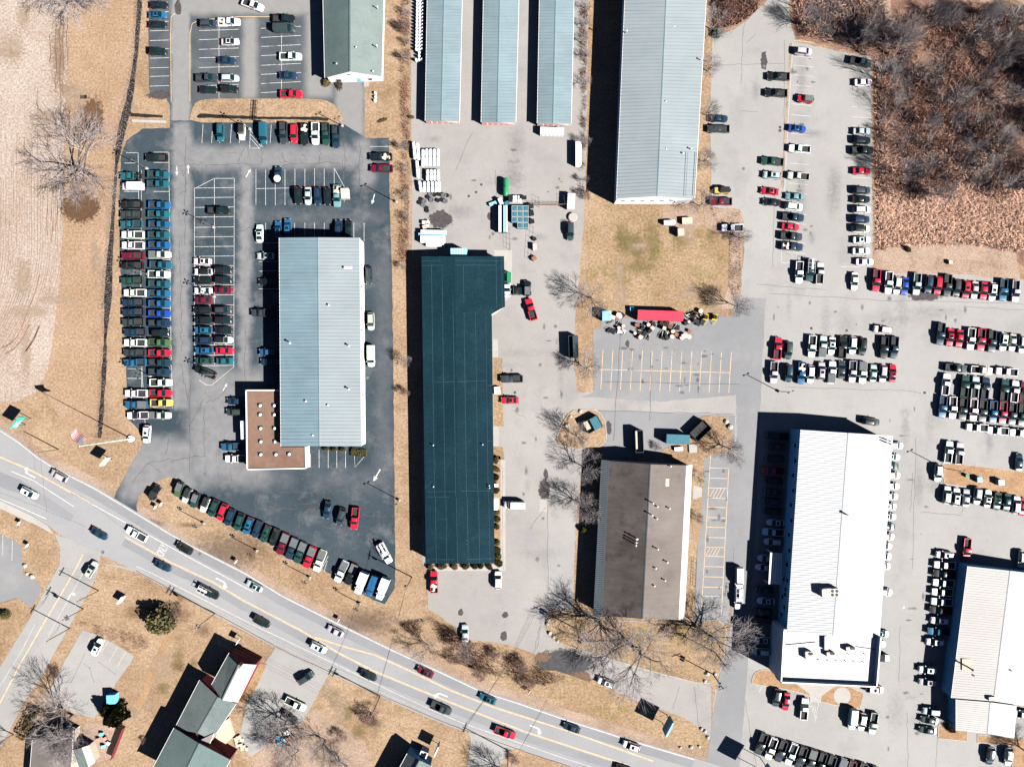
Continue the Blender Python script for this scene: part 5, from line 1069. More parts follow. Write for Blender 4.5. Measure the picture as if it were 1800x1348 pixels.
for x, y, h, k, c, l in ((171.5, 1137, 62, 'U', 'w', 'white SUV in the small lot between street and grass'), (537.5, 1191, 33, 'U', 'g', 'dark SUV on the farmhouse driveway nearest the road'), (520, 1236.5, -25, 'P', 'w', 'white pickup on the farmhouse driveway'), (509, 1261, -35, 'S', 'k', 'black sedan under the bare tree on the farmhouse driveway'), (1065, 1199, 161, 'U', 'w', 'white SUV on the entrance drive beside the puddle'), (817.5, 1113, 'U', 'S', 's', 'silver sedan under bare branches at the yard corner'), (875.5, 1019, 'U', 'U', 'w', 'white SUV below the corner of the dark teal roof'), (763, 1022, 'U', 'L', 'r', 'red pickup loaded with scrap below the dark teal roof'),
        (899, 666, 'L', 'P', 'g', 'dark grey pickup parked against the centre building'), (896, 703.5, 'L', 'S', 'r', 'red car parked against the centre building'), (904, 887, 'L', 'V', 'w', 'white van by the canopy of the centre building'), (933.5, 543.5, 106, 'P', 'r', 'red pickup angled in the yard beside the notch of the building'), (1002.5, 407, 'D', 'U', 'g', 'dark SUV beside the round concrete lid'), (906, 512, 'R', 'F', 'k', 'black flatbed truck in front of the yard tree shadow'), (927, 507, 'U', 'K', 'k', 'black jeep nosed up beside the flatbed truck'),
        (891, 503, 'D', 'C', 'w', 'white bare chassis truck against the notch of the building'), (1287, 401, 'L', 'P', 'w', 'white pickup on the bare verge left of the east lot'), (1269, 335, 'L', 'J', 'y', 'yellow jeep beside the warehouse'), (1267, 354.5, 'L', 'P', 'm', 'maroon pickup under a bare tree beside the warehouse'), (1264, 208.5, 'R', 'S', 'n', 'blue sedan under branch shadows beside the warehouse'), (1262.5, 227, 'L', 'P', 'g', 'dark grey pickup beside the warehouse wall'), (1298.5, 1015, 'D', 'V', 'w', 'white van in the drive aisle, upper of two'), (1297.5, 1051, 'D', 'R', 'w', 'white pickup with rack in the drive aisle, lower of two')):
    vehicle(x, y, h, k, c, l, 'vehicles parked about the yards')
row('the left columns of the east lot', 'top', 'cars on the left side of the east lot', '''1412 91 -6 U s; 1368 135 L P k; 1364 164 177 P k; 1415 174.5 174 K r; 1401.5 226 -5 S B; 1405 262 175 P w; 1357.5 284 175 P G; 1356.5 308.5 175 U s; 1403 310 175 P s; 1353 336 175 S r; 1396 345.5 175 S T; 1356.5 355.5 175 S k; 1395.5 363.5 -6 U w; 1394 382 -5 P n; 1389.5 398.5 -5 S r; 1391 415.5 -5 P g; 1392 433.5 -5 L n''')
row('the column along the wood', 'top', 'cars along the wood', '''1513 109 -12 P g; 1517.5 145 R S w; 1515 231 R S s; 1515 247 R U k; 1516 264.5 R P k; 1514.5 300.5 R S r; 1514.5 335 R U g; 1514 350.5 R S k; 1515 369 R U w; 1513 386 R U n; 1513.5 402.5 R U w k; 1515 422 R S w; 1514 441.5 R S w; 1520 460.5 R S w''')
row('the lowest row of the east lot', 'left', 'vehicles at the foot of the east lot', '''1404.5 479 -93 P w; 1423.5 475 -95 R G; 1441 480 86 P s; 1502 494.5 -93 S w''')
row('the row below the bare clearing', 'left', 'vehicles below the bare clearing', '''1540 493 -95 P r; 1561.5 497 -95 P w; 1576.5 501.5 -95 U w; 1590.5 503 -95 S B; 1611 499.5 -95 P s; 1632 500 -95 U n; 1648 502 -95 U r; 1665 502 -95 P g; 1681 506 -95 U g; 1697.5 509 -95 U r; 1713 510 -95 S s; 1729.5 511 -95 S r; 1744 513 -95 U w; 1763 510 -95 P b; 1784.5 512 -95 P s''')
vehicle(1551, 579.5, 174, 'U', 'w', 'white SUV alone above the upper truck row of the right lot', 'cars parked singly')
row('the upper row above the white building', 'left', 'upper row above the white dealership', '''1367 612 86 P r; 1386 616 -94 U g; 1427 609 -94 P w; 1446 609 86 Q s; 1462 608 -94 S w; 1481 610 86 P k; 1498.5 607 -94 U w; 1516 609 -94 U k; 1554 611 -94 P k; 1571.5 611 -94 P n''')
row('the lower row above the white building', 'left', 'lower row above the white dealership', '''1360 655 -94 P s; 1386.5 656 -94 U n; 1408.5 656 -94 L b; 1424.5 658 -94 U w; 1443.5 652 86 U s; 1462 654 86 Q w; 1479.5 650 86 S g; 1498 653.5 -94 P s; 1516 655 -94 Q w; 1535 656 86 S s; 1551.5 657 -94 U s; 1569 656 86 S r''')
row('the top row of the right lot', 'left', 'top row of the right edge lot', '''1653 587 -95 P n; 1670 593 -95 S r; 1686.5 595 -95 S r; 1706 596 -95 P w; 1724 597 -95 P r; 1743 600 -95 P g; 1763 601 -95 U w; 1779.5 602 -95 S s; 1796.5 605 -95 U w''')
row('the nose to tail line', 'left', 'line of pickups parked nose to tail', '''1680 647 -4 P g; 1725 651 -5 P w; 1769 653.5 175 P w''')
row('the upper truck row at right', 'left', 'upper truck row of the right lot', '''1662 675.5 84 P w; 1695.5 679 84 P G; 1713.5 680.5 84 P s; 1731.5 682 84 P n; 1765 686 84 P G; 1783 688 84 P w; 1799 690 84 P m''')
row('the lower truck row at right', 'left', 'lower truck row of the right lot', '''1656.5 715 -94 P b; 1674 716.5 -94 P w; 1692 719 -94 P k; 1710.5 720.5 -94 P w; 1727 722.5 -94 P g; 1745 724 -94 P b; 1762 725.5 -94 P r; 1779 727.5 -94 P g; 1796 729.5 -94 P G''')
row('the short line below the truck rows', 'left', 'short line below the truck rows', '''1717 751.5 176 P w; 1753 757 175 P w; 1793 761 176 P w''')
row('the open bays above the mulch island', 'left', 'vehicles above the mulch island', '''1667 794 85 P w; 1686 796.5 85 P s; 1791 812 85 S n''')
vehicle(1648.5, 831, '-96', 'U', 'w', 'white SUV nosed down beside the lamp by the mulch island', 'cars parked singly')
row('the row below the mulch island', 'left', 'vehicles below the mulch island', '''1664 869.5 84 U w; 1680 873 84 U w; 1698 875 84 S s; 1717.5 871.5 -96 U s; 1736 876 84 S w; 1753 881 -96 S G; 1770 883 -96 S G; 1786 887 84 U w; 1798 891 -96 S r''')
vehicle(1699, 965, '-96', 'P', 'r', 'red pickup against the top wall of the cream roofed building', 'cars parked singly')
vehicle(1796, 983, '-94', 'U', 'w', 'white SUV at the right edge above the cream roof', 'cars parked singly')
vehicle(1530.5, 741, -5, 'U', 'k', 'black SUV above the corner of the white dealership', 'cars parked singly')
yy = [783, 803, 818.5, 835, 854, 872, 889.5, 907.5, 925, 942.5, 959.5, 977, 994]; xe = [1587, 1582, 1579.5, 1582, 1581, 1578.5, 1575.5, 1575, 1573.5, 1571.5, 1568, 1567.5, 1565]; cc = 'wwGwwwwwgwwww'
row('the white dealership right wall row', 'top', 'cars against the white dealership right wall', ';'.join(f'{x - 15} {y} -3 {"S" if i % 3 else "U"} {c_}' for i, (x, y, c_) in enumerate(zip(xe, yy, cc))))
row('the white dealership lower right row', 'top', 'cars on the lower right of the white dealership', '''1553 1040 -4 U w; 1548 1113 -4 S T; 1542 1131 -4 S w; 1550 1155 -4 J k; 1538 1211 -6 U w''')
row('the white dealership shaded left row', 'top', 'cars in the shade of the white dealership', '''1366 766 177 P k; 1364 785 177 S g; 1362 806 177 U k; 1359 827 177 P r; 1360 845 177 S k; 1359 864 177 S g; 1357 881 177 U n; 1358 899 177 S k; 1364 918.5 177 S w; 1359 935 177 P w; 1359 952 177 U w; 1348 981 177 U w; 1344 997 177 S w; 1344 1037 177 S g; 1347 1056 177 S w; 1341 1075 177 U n; 1340 1090 177 S k; 1342 1125 177 S w; 1338 1145 177 U w''')
row('the row left of the cream roof', 'top', 'vehicles left of the cream roofed building', '''1660 975 176 U w; 1660 992.5 176 P w; 1659 1008 176 P k; 1658 1024 176 P w; 1656 1040 176 P w; 1655 1057 176 P w; 1653 1072 176 P k; 1651 1090 176 U w; 1649 1109 176 P b; 1643 1127.5 176 U w; 1630 1176.5 176 U w; 1630 1198 176 U s; 1637 1249.5 174 U s; 1633 1265.5 170 S g; 1630 1283 172 S g''')
row('the bottom right corner bays', 'left', 'cars at the bottom right corner', '''1740 1328 -97 U n; 1772 1329 -95 U w''')
vehicle(1795, 1254, 176, 'U', 'w', 'white SUV at the right edge beside the cream front wing', 'cars parked singly')
row('the bays below the white front', 'left', 'cars below the white dealership front', '''1365 1226 -100 U g; 1382 1233 -100 S r; 1413.5 1245 84 P w; 1497.5 1263 -97 V w; 1515 1268 -99 U w; 1534.5 1271 -99 P s''')
row('the slanted row at the bottom edge', 'left', 'trucks slanted along the bottom edge', '''1337.5 1307 -111 P g; 1355 1315.5 -111 P w; 1372.5 1320 -111 P g; 1390.5 1325 -111 P w; 1408 1331 -109 P g; 1425.5 1336 -109 Q g; 1442.5 1341.5 -109 P k; 1459 1347 -109 P g; 1478 1352 -109 Q s; 1494 1356 -108 P m; 1513 1360 -108 P g; 1534 1366 -108 P G''')

# ------------------------------------------------------------------ trees, shrubs, woods
def bark(name, c):
    n = NT(name); ri = n.n('ShaderNodeNewGeometry').outputs['Random Per Island']; c = tuple(c)
    n.base(n.mix(ri, tuple(x * .65 for x in c), tuple(x * 1.35 for x in c)), 0.9); return n.m
M['bark'] = bark('grey_bark', (0.10, 0.09, 0.082)); M['twig'] = bark('bare_twigs', (0.23, 0.20, 0.20)); M['birch'] = bark('pale_bark', (0.34, 0.32, 0.30))
M['twig_red'] = bark('reddish_twigs', (0.15, 0.085, 0.075))
M['reed'] = bark('dry_reeds', (0.66, 0.40, 0.285)); M['brush'] = bark('woodland_brush', (0.30, 0.155, 0.112)); M['grey_brush'] = bark('grey_brush', (0.21, 0.18, 0.185))
nl = NT('leaves'); ri = nl.n('ShaderNodeNewGeometry').outputs['Random Per Island']; oi = nl.n('ShaderNodeObjectInfo')
nl.base(nl.mix(nl.ramp(ri, 0, 1), oi.outputs['Color'], nl.mix(.75, oi.outputs['Color'], (0.16, 0.13, 0.05))), 0.7); M['leaf'] = nl.m

def grow(tr, cr, p, d_, L, r, dep, maxd, rng, spread, upw):
    """one branch: bends, then bears side branches; thick ones go to tr, twigs to cr"""
    segs = 4 if dep == 0 else (3 if dep < 3 else 2); pts = [p]; dirs = []
    for i in range(segs):
        d_ = (d_ + Vector((rng.uniform(-1, 1), rng.uniform(-1, 1), rng.uniform(-.6, 1) * upw)) * (.10 if dep == 0 else .20)).normalized()
        p = p + d_ * (L / segs); pts.append(p); dirs.append(d_)
    mb = tr if dep < 2 else cr; n = 7 if dep == 0 else (5 if dep == 1 else 3)
    tip = r * (.55 if dep < maxd else .25)
    for i in range(segs):
        mb.tube(pts[i], pts[i + 1], r + (tip - r) * i / segs, r + (tip - r) * (i + 1) / segs, n, cap=False)
    if dep >= maxd: return
    kids = (7, 6, 6, 6, 4)[dep] + rng.randint(-1, 1)
    for k in range(kids):
        t_ = (.35 + .65 * (k + rng.random()) / kids) if dep else (.45 + .55 * (k + rng.random() * .6) / kids)
        f_ = min(.999, t_) * segs; i = int(f_); q = lerp(pts[i], pts[i + 1], f_ - i); ax = dirs[i]
        side = ax.orthogonal().normalized(); side.rotate(Matrix.Rotation(k * 2.4 + rng.uniform(-.5, .5), 3, ax))
        ang = R(rng.uniform(*spread)) * (1.0 if dep else 1.1); nd = ax * math.cos(ang) + side * math.sin(ang)
        nd = (nd + Vector((0, 0, .10 * upw))).normalized()
        ln = L * (rng.uniform(.60, .85) if dep else rng.uniform(.95, 1.35)) * (1.15 - .45 * t_ if dep else 1)
        grow(tr, cr, q, nd, ln, max(.0138, r * (.50 if dep else .55) * (1.1 - .35 * t_)), dep + 1, maxd, rng, spread, upw)

TREES = []
for i, (sd, trunk, spread, upw, maxd, tw) in enumerate(((1, 3.0, (25, 50), .9, 4, 'twig'), (5, 2.6, (30, 58), .7, 4, 'twig'), (9, 3.4, (20, 42), 1.0, 4, 'twig'), (14, 4.6, (14, 32), 1.2, 3, 'birch'), (21, 5.0, (16, 36), 1.0, 3, 'twig'), (33, 1.6, (30, 60), .8, 4, 'twig_red'))):
    rng = random.Random(sd); a_, b_ = MB(), MB()
    grow(a_, b_, Vector((0, 0, -.1)), Vector((rng.uniform(-.05, .05), rng.uniform(-.05, .05), 1)).normalized(), trunk, .17 if i != 5 else .08, 0, maxd, rng, spread, upw)
    mz = max(v[2] for v in b_.v); f_ = 10.0 / mz
    for mbx in (a_, b_): mbx.v = [(x * f_, y * f_, z * f_) for x, y, z in mbx.v]
    TREES.append((a_.mesh('trunk', [M['birch' if tw == 'birch' else 'bark']]), b_.mesh('crown', [M[tw]])))

def tree(px, py, h, ti, label=None, group=None, rz=None, sx=1.0, name='bare_tree', z0=0.0, cat='tree'):
    p = P(px, py); t = empty(name, (p.x, p.y, z0), rz if rz is not None else random.uniform(0, 6.28), label, cat, group)
    t.scale = (h / 10 * sx, h / 10 * sx, h / 10)
    part('trunk', TREES[ti][0], t); part('crown', TREES[ti][1], t)
    return t
random.seed(42)
G_ = 'bare trees among the lots'
for x, y, h, ti, sx, l in ((158, 306, 13.0, 0, 1.25, 'wide bare tree standing alone in the hay field'), (150, 14, 13, 1, 1.1, 'bare tree at the top edge of the hay field'), (1036, 524, 8.5, 0, 1.0, 'bare tree casting a long branching shadow beside the dead lawn'), (1031, 648, 7.5, 1, .9, 'bare tree at the corner of the grey yellow lined lot'), (1009, 764, 7.5, 2, 1.0, 'bare tree on the small island beside the open dumpster'), (1022, 818, 8, 0, 1.0, 'upper of two bare trees hugging the brown building'), (1019, 884, 8, 1, 1.0, 'lower of two bare trees hugging the brown building'),
                           (1122, 1140, 13.5, 0, 1.05, 'largest bare tree, on the grass below the brown building'), (1052, 1088, 12.5, 2, 1.0, 'bare tree at the lower left corner of the brown building'), (1243, 1114, 12, 1, .9, 'dark bare tree right of the brown building corner'), (1293, 538, 8.5, 2, .9, 'bare tree beside the drive at the corner of the dead lawn'), (1302, 419, 5.5, 1, .8, 'small bare tree beside the white pickup on the verge'), (755, 1134, 7, 0, 1.0, 'bare tree on the roadside bank below the parked red pickup'), (826, 1130, 7.0, 2, .9, 'bare tree on the bank beside the silver sedan'),
                           (712, 636, 4.5, 2, .9, 'small bare tree between the two lots left of the dark roof'), (1244, 125, 6, 1, 1.0, 'second bare tree from the top along the warehouse'), (1250, 52, 7.5, 0, 1.0, 'topmost bare tree along the warehouse'), (1238, 202, 6, 2, 1.0, 'third bare tree from the top along the warehouse'), (1235, 284, 6, 1, .9, 'fourth bare tree from the top along the warehouse'), (1230, 362, 7, 0, .9, 'bare tree at the lower right corner of the warehouse'), (1276, 786, 7.5, 1, .9, 'bare tree behind the dark roll off dumpster'),
                           (128, 1256, 12.5, 0, .95, 'large bare tree shading the small lot'), (142, 1300, 10, 1, .9, 'bare tree leaning over the taupe house roof'), (24, 1290, 10, 2, .8, 'bare tree at the left edge beside the side street'), (503, 1268, 10.8, 1, 1.0, 'large bare tree over the farmhouse driveway'), (572, 1300, 8, 0, .9, 'bare tree on the dirt yard right of the driveway'), (525, 1318, 10, 2, 1.0, 'bare tree at the bottom edge below the farmhouse driveway'), (1800, 1318, 8, 1, .9, 'bare tree at the bottom right corner'),
                           (885, 1352, 9, 1, .9, 'bare tree at the bottom edge by the utility pole'), (1226, 838, 3.5, 0, .8, 'small ornamental tree right of the brown building, upper'), (1224, 906, 3.5, 1, .8, 'small ornamental tree right of the brown building, lower'), (610, 1345, 7, 0, 1.0, 'bare tree at the bottom edge on the dirt yard'), (1214, 1100, 6, 2, .8, 'slender bare tree at the lower right corner of the brown roof')):
    tree(x, y, h * 1.08, ti, l, G_, sx=sx * (1.36 if h > 11 else 1.05), z0=.0)
# saplings along the two boundary lines
for lx, ys, side in ((714, (25, 52, 78, 105, 262, 300, 345, 385, 470, 690), 'left of the storage yard'), (1026, (15, 45, 72, 100, 150, 255, 318, 345), 'right of the storage yard')):
    for k, y in enumerate(ys): tree(lx + random.uniform(-3, 3), y, random.uniform(2.6, 4.6), random.choice((2, 5, 0)), f'bare sapling, {ORD[k]} from the top in the brush line {side}', f'saplings {side}', sx=.8, name='sapling')
# bank shrubs by the road
for x, y, h, sx, l in ((845, 1178, 3.2, 1.5, 'grey round bare shrub on the roadside bank'), (912, 1165, 4.2, 1.3, 'dark bare shrub beside the puddle'), (928, 1192, 4.0, 1.3, 'bare shrub below the puddle on the roadside bank'), (800, 1152, 3.4, 1.3, 'bare shrub on the bank right of the roadside tree'), (870, 1146, 3.0, 1.3, 'bare shrub at the foot of the yard'), (1178, 1112, 3.0, 1.4, 'low bare shrub beneath the large tree'), (655, 1252, 5.2, 1.25, 'large round reddish bare shrub by the lower lane'), (598, 1292, 3.6, 1.2, 'dark shrub on the dirt yard'), (905, 1330, 3.0, 1.2, 'reddish shrub beside the utility pole'), (1155, 785, 2.4, 1.2, 'shrub beside the teal container'), (313, 1070, 3.2, 1.3, 'pinkish bare shrub beside the dark evergreen'), (98, 1178, 2.6, 1.2, 'reddish shrub in the strip beside the side street'), (255, 1300, 2.0, 1, 'twiggy shrub by the farmhouse wall')):
    tree(x, y, h * .85, 5, l, 'bare shrubs', sx=sx * .95, name='bare_shrub', cat='shrub')

# leafy shrubs: many small leaves over a lumpy volume
def leaf_shrub(seed, n, cone=False, boxy=False):
    rng = random.Random(seed); mb = MB(); lumps = [(rng.uniform(-.5, .5), rng.uniform(-.5, .5), rng.uniform(.3, .8), rng.uniform(.3, .55)) for _ in range(9)]
    for _ in range(n):
        if boxy: c = Vector((rng.uniform(-1, 1), rng.uniform(-1, 1), rng.uniform(.05, 1))); k = rng.randint(0, 2); c[k] = 1 if k == 2 else math.copysign(1, c[k])
        elif cone: z = rng.random() ** 1.4; a = rng.uniform(0, 6.283); r_ = (1 - z * .92) * math.sqrt(rng.uniform(.35, 1)) * (1 + .22 * math.sin(a * 5 + seed)); c = Vector((r_ * math.cos(a), r_ * math.sin(a), z))
        elif rng.random() < .45:
            a = rng.uniform(0, 6.283); z = rng.random(); r_ = math.sqrt(1 - z * z) * rng.uniform(.75, 1.0); c = Vector((r_ * math.cos(a), r_ * math.sin(a), z))
        else:
            l = rng.choice(lumps); dv = Vector((rng.gauss(0, 1), rng.gauss(0, 1), rng.gauss(0, 1))).normalized() * l[3]; c = Vector(l[:3]) + dv; c.z = abs(c.z)
        u = Vector((rng.gauss(0, 1), rng.gauss(0, 1), rng.gauss(0, 1))).normalized(); v = u.orthogonal().normalized(); s_ = rng.uniform(.05, .12)
        mb.poly([c - u * s_, c + v * s_ * .7, c + u * s_, c - v * s_ * .7])
    return mb.mesh('foliage', [M['leaf']])
core = MB(); core.lathe([(.62, 0), (.78, .25), (.7, .5), (.42, .74), (.05, .84)], 10)
M['core'] = plain('inner_stems', (0.020, 0.016, 0.010), 0.9); corem = core.mesh('stems', [M['core']], 60)
SHR = [leaf_shrub(2, 900), leaf_shrub(8, 900), leaf_shrub(5, 2600, cone=True), leaf_shrub(6, 900, boxy=True)]
def shrub(px, py, rx, ry, h, col, label, group, k=0, name='shrub', rz=None, cat='shrub'):
    p = P(px, py); t = empty(name, (p.x, p.y, 0.02), rz if rz is not None else random.uniform(0, 6.28), label, cat, group); t.scale = (rx, ry, h)
    part('foliage', SHR[k], t, color=col + (1,)); st_ = part('stems', corem, t)
    if k == 2: st_.scale = (.35, .35, .9)
    return t
BR, OL, DG = (.055, .032, .012), (.075, .062, .012), (.030, .034, .012)
for i, (x, y, rx, ry, c) in enumerate(((872, 808, .75, 1.2, BR), (872, 824, .75, 1.3, BR), (872, 840, .75, 1.2, BR), (872.5, 862, .8, 1.1, OL), (873, 900, .85, .95, BR), (874, 912, .95, .95, BR), (873.5, 925, .8, .8, BR), (874, 953, .95, .9, OL), (874.5, 966, 1.0, 1.0, OL), (875.5, 977, 1.0, 1.0, OL), (877, 989, 1.1, 1.1, OL))):
    shrub(x, y, rx, ry, 1.3, c, f'clipped brown green shrub, {ORD[i]} from the top along the dark roofed building', 'clipped shrubs along the dark roofed building', i % 2)
for i, (x, rx, c) in enumerate(((756, 1.0, OL), (777, 1.5, (.10, .07, .065)), (799, 1.1, BR), (819, 1.1, BR), (835, .9, OL), (846, .6, (.10, .07, .065)), (860, 1.1, BR))):
    shrub(x, 995, rx, .85, 1.1, c, f'clipped shrub, {ORD[i]} from the left along the lower wall of the dark roofed building', 'clipped shrubs below the dark roofed building', i % 2)
for i, (x, y, rx, ry, c) in enumerate(((573, 789, .9, .5, OL), (588, 790, .9, .55, OL), (603, 790, 1.0, .6, OL), (622, 792, 1.0, .9, OL), (632, 796, 1.9, .85, OL))):
    shrub(x, y, rx, ry, .9, tuple(v * 1.4 for v in c), f'olive hedge clump, {ORD[i]} from the left below the metal dealership', 'olive hedges below the metal dealership', 3 if i == 4 else 0, rz=0)
shrub(289, 1086, 4.2, 3.8, 5.0, DG, 'large dark round evergreen in the grass below the road', None, 0, 'evergreen_tree', cat='tree')
shrub(300, 1090, 2.2, 2.2, 3.6, OL, 'smaller olive evergreen merged with the large dark one', None, 1, 'evergreen_tree', cat='tree')
shrub(207, 1252, 3.2, 3.6, 6.0, (.040, .045, .012), 'shaggy green pine beside the blue lidded shed', None, 2, 'pine_tree', cat='tree')
shrub(196, 1240, 2.0, 2.2, 4.5, (.030, .038, .014), 'smaller pine beside the shaggy green one', None, 2, 'pine_tree', cat='tree')
shrub(13, 1079, 1.4, 1.4, 1.8, OL, 'round olive bush on the corner left of the side street', None, 1)
shrub(54, 1268, 1.1, 4.2, 1.6, OL, 'long olive hedge beside the side street', None, 3, 'hedge', R(-28))
shrub(1025, 930, .9, 1.0, 1.8, (.14, .15, .02), 'yellow green bush against the wall of the brown building', None, 1)
shrub(575, 147, 1.4, 1.0, 1.2, OL, 'green bush at the corner of the shingled building', None, 0)
shrub(596, 148, 2.0, 1.1, 1.0, (.16, .10, .09), 'brown low shrub below the shingled building', None, 1)
shrub(1669, 1277, 1.3, 1.2, 1.8, BR, 'dark round bush at the corner of the cream front wing', None, 0)
shrub(1594, 438, .7, 1.2, 1.2, (.02, .02, .018), 'dark bush in the bare clearing', None, 1)
shrub(426, 1147, .8, .6, .8, (.06, .08, .015), 'small green bush by the red gable', None, 1)
shrub(672, 212, 1.6, .5, .4, (.05, .03, .015), 'low dark shrub on the verge below the shingled building', None, 1)
shrub(724, 207, .5, .8, .9, OL, 'small green bush at the corner of the storage yard', None, 0)

# wood in the top right corner
from mathutils import noise as mn
def inpoly(x, y, poly):
    r_ = False; n = len(poly)
    for i in range(n):
        (x0, y0), (x1, y1) = poly[i], poly[i - 1]
        if (y0 > y) != (y1 > y) and x < (x1 - x0) * (y - y0) / (y1 - y0) + x0: r_ = not r_
    return r_
WOOD = [(1380, -90), (1500, -40), (1540, -20), (1562, 40), (1620, 10), (1690, 16), (1860, 20), (1860, 350), (1790, 330), (1760, 356), (1690, 330), (1600, 356), (1545, 340), (1541, 110), (1490, 84), (1404, 62)]
rng = random.Random(77); k = 0
while k < 120:
    x, y = rng.uniform(1380, 1850), rng.uniform(-80, 430)
    if not inpoly(x, y, WOOD) or (y > 330 and rng.random() < .75) or (y > 240 and rng.random() < .35): continue
    ti = rng.choice((3, 3, 4, 4, 4, 2)); tree(x, y, rng.uniform(6, 11.5), ti, {3: 'pale birch', 4: 'slender grey bare tree', 2: 'broad bare tree'}[ti] + ' in the ' + ('upper' if y < 90 else 'middle' if y < 220 else 'lower') + ' ' + ('left' if x < 1620 else 'centre' if x < 1710 else 'right') + ' of the wood', 'trees of the wood', sx=rng.uniform(.7, 1.0)); k += 1
for x, y in ((1256, 10), (1275, 22), (1300, 8), (1318, -5), (1335, -30), (1290, -20), (1262, -30)):
    tree(x, y, rng.uniform(3, 6), rng.choice((5, 4)), 'bare tree in the brush above the warehouse', 'brush above the warehouse', sx=.9)
tree(1542, 142, 11, 3, 'pale forked birch leaning at the edge of the wood by a white sedan', None, rz=.4); tree(1418, 47, 10, 3, 'pale birch with spreading white limbs at the top of the east lot', None, rz=2.0)

def blades(name, mat, n, region, poly, hr, wd, lean, rng, dens=None):
    mb = MB(); k = 0; x0, y0, x1, y1 = region; tries = 0
    while k < n and tries < n * 12:
        tries += 1
        x, y = rng.uniform(x0, x1), rng.uniform(y0, y1)
        if not inpoly(x, y, poly): continue
        if dens is not None and mn.noise(Vector((x * dens, y * dens, 3.3))) + rng.uniform(-.35, .35) < 0: continue
        p = P(x, y); h = rng.uniform(*hr); a = rng.uniform(0, 6.283); l = rng.uniform(0, lean) * h
        t_ = p + Vector((math.cos(a) * l, math.sin(a) * l, h)); b = rng.uniform(0, 3.14); o = Vector((math.cos(b), math.sin(b), 0)) * wd * rng.uniform(.5, 1)
        mb.poly([p - o, p + o, t_]); k += 1
    return tag(mb.build(name, M[mat]), kind='stuff')
tag(blades('wood_undergrowth', 'brush', 26000, (1380, -90, 1860, 440), WOOD, (.5, 1.9), .10, 1.5, rng, .022), 'tangled brown undergrowth beneath the wood', 'undergrowth')
tag(blades('grey_undergrowth', 'grey_brush', 18000, (1380, -90, 1860, 440), WOOD, (.8, 3.0), .08, 1.3, rng, .03), 'tangled grey twigs beneath the wood', 'undergrowth')
REED = [(1541, 330), (1600, 352), (1680, 326), (1760, 346), (1860, 320), (1860, 444), (1780, 440), (1690, 426), (1562, 432), (1545, 436)]
tag(blades('reed_stand', 'reed', 21000, (1540, 320, 1860, 445), REED, (.35, .9), .17, 3.0, rng), 'pale orange dry reeds below the wood', 'reeds')
REED2 = [(1538, 100), (1560, 110), (1560, 440), (1540, 440)]
tag(blades('edge_reeds', 'reed', 2600, (1536, 100, 1562, 440), REED2, (.4, .9), .12, 2.2, rng), 'dry reeds along the edge of the east lot', 'reeds')
RD = [(1690, 230), (1730, 210), (1770, 290), (1780, 350), (1700, 330), (1600, 350), (1560, 300), (1600, 240)]
tag(blades('scattered_reeds', 'reed', 4200, (1555, 205, 1785, 352), RD, (.4, 1.0), .15, 2.5, rng, .05), 'patches of dry reeds inside the wood', 'reeds')
R3 = [(1380, -80), (1560, -60), (1566, 44), (1500, 74), (1404, 58)]
tag(blades('upper_reeds', 'reed', 5000, (1380, -80, 1566, 74), R3, (.4, .9), .14, 2.5, rng, .05), 'dry reeds at the top edge above the east lot', 'reeds')
R4 = [(1248, -60), (1350, -60), (1330, 20), (1300, 42), (1252, 56)]
tag(blades('corner_brush', 'brush', 5000, (1246, -60, 1352, 58), R4, (.4, 1.8), .10, .8, rng), 'reddish brush above the warehouse', 'undergrowth')
dpoly = [(x - w_ * .9, y) for (x, y), w_ in zip(dl, dw)] + [(x + w_ * .7, y) for (x, y), w_ in reversed(list(zip(dl, dw)))]
tag(blades('ditch_brush', 'grey_brush', 5200, (165, -40, 255, 775), dpoly, (.2, .8), .05, .9, rng), 'dry grass and twigs along the ditch', 'grass')
B5_ = [(698, -40), (720, -40), (721, 300), (718, 460), (700, 460), (708, 250)]
tag(blades('boundary_brush', 'brush', 4200, (696, -40, 724, 460), B5_, (.3, 1.3), .06, .8, rng, .08), 'dry brush along the left boundary of the storage yard', 'undergrowth')
B6_ = [(1018, -40), (1034, -40), (1030, 250), (1026, 350), (1018, 350), (1022, 200)]
tag(blades('boundary_brush', 'brush', 2600, (1016, -40, 1036, 350), B6_, (.3, 1.3), .06, .8, rng, .08), 'dry brush along the right boundary of the storage yard', 'undergrowth')
B7_ = [(700, 1094), (760, 1085), (830, 1128), (880, 1136), (960, 1180), (1000, 1190), (960, 1205), (860, 1185), (760, 1150)]
tag(blades('bank_brush', 'brush', 7000, (700, 1080, 1000, 1210), B7_, (.2, 1.2), .06, .8, rng, .03), 'dry brush on the roadside bank', 'undergrowth')
B8_ = [(140, 1092), (180, 1098), (260, 1120), (268, 1135), (235, 1150), (200, 1128), (150, 1106)]
tag(blades('lot_edge_brush', 'twig_red' if False else 'brush', 1100, (138, 1090, 270, 1152), B8_, (.2, .7), .05, 1.2, rng, .10), 'dry brush above the small lot', 'undergrowth')
B9_ = [(1240, 362), (1300, 368), (1304, 500), (1296, 540), (1280, 500), (1282, 420)]
tag(blades('verge_brush', 'brush', 1800, (1238, 360, 1306, 542), B9_, (.15, .7), .06, .8, rng, .05), 'sparse brush on the verge left of the east lot', 'undergrowth')

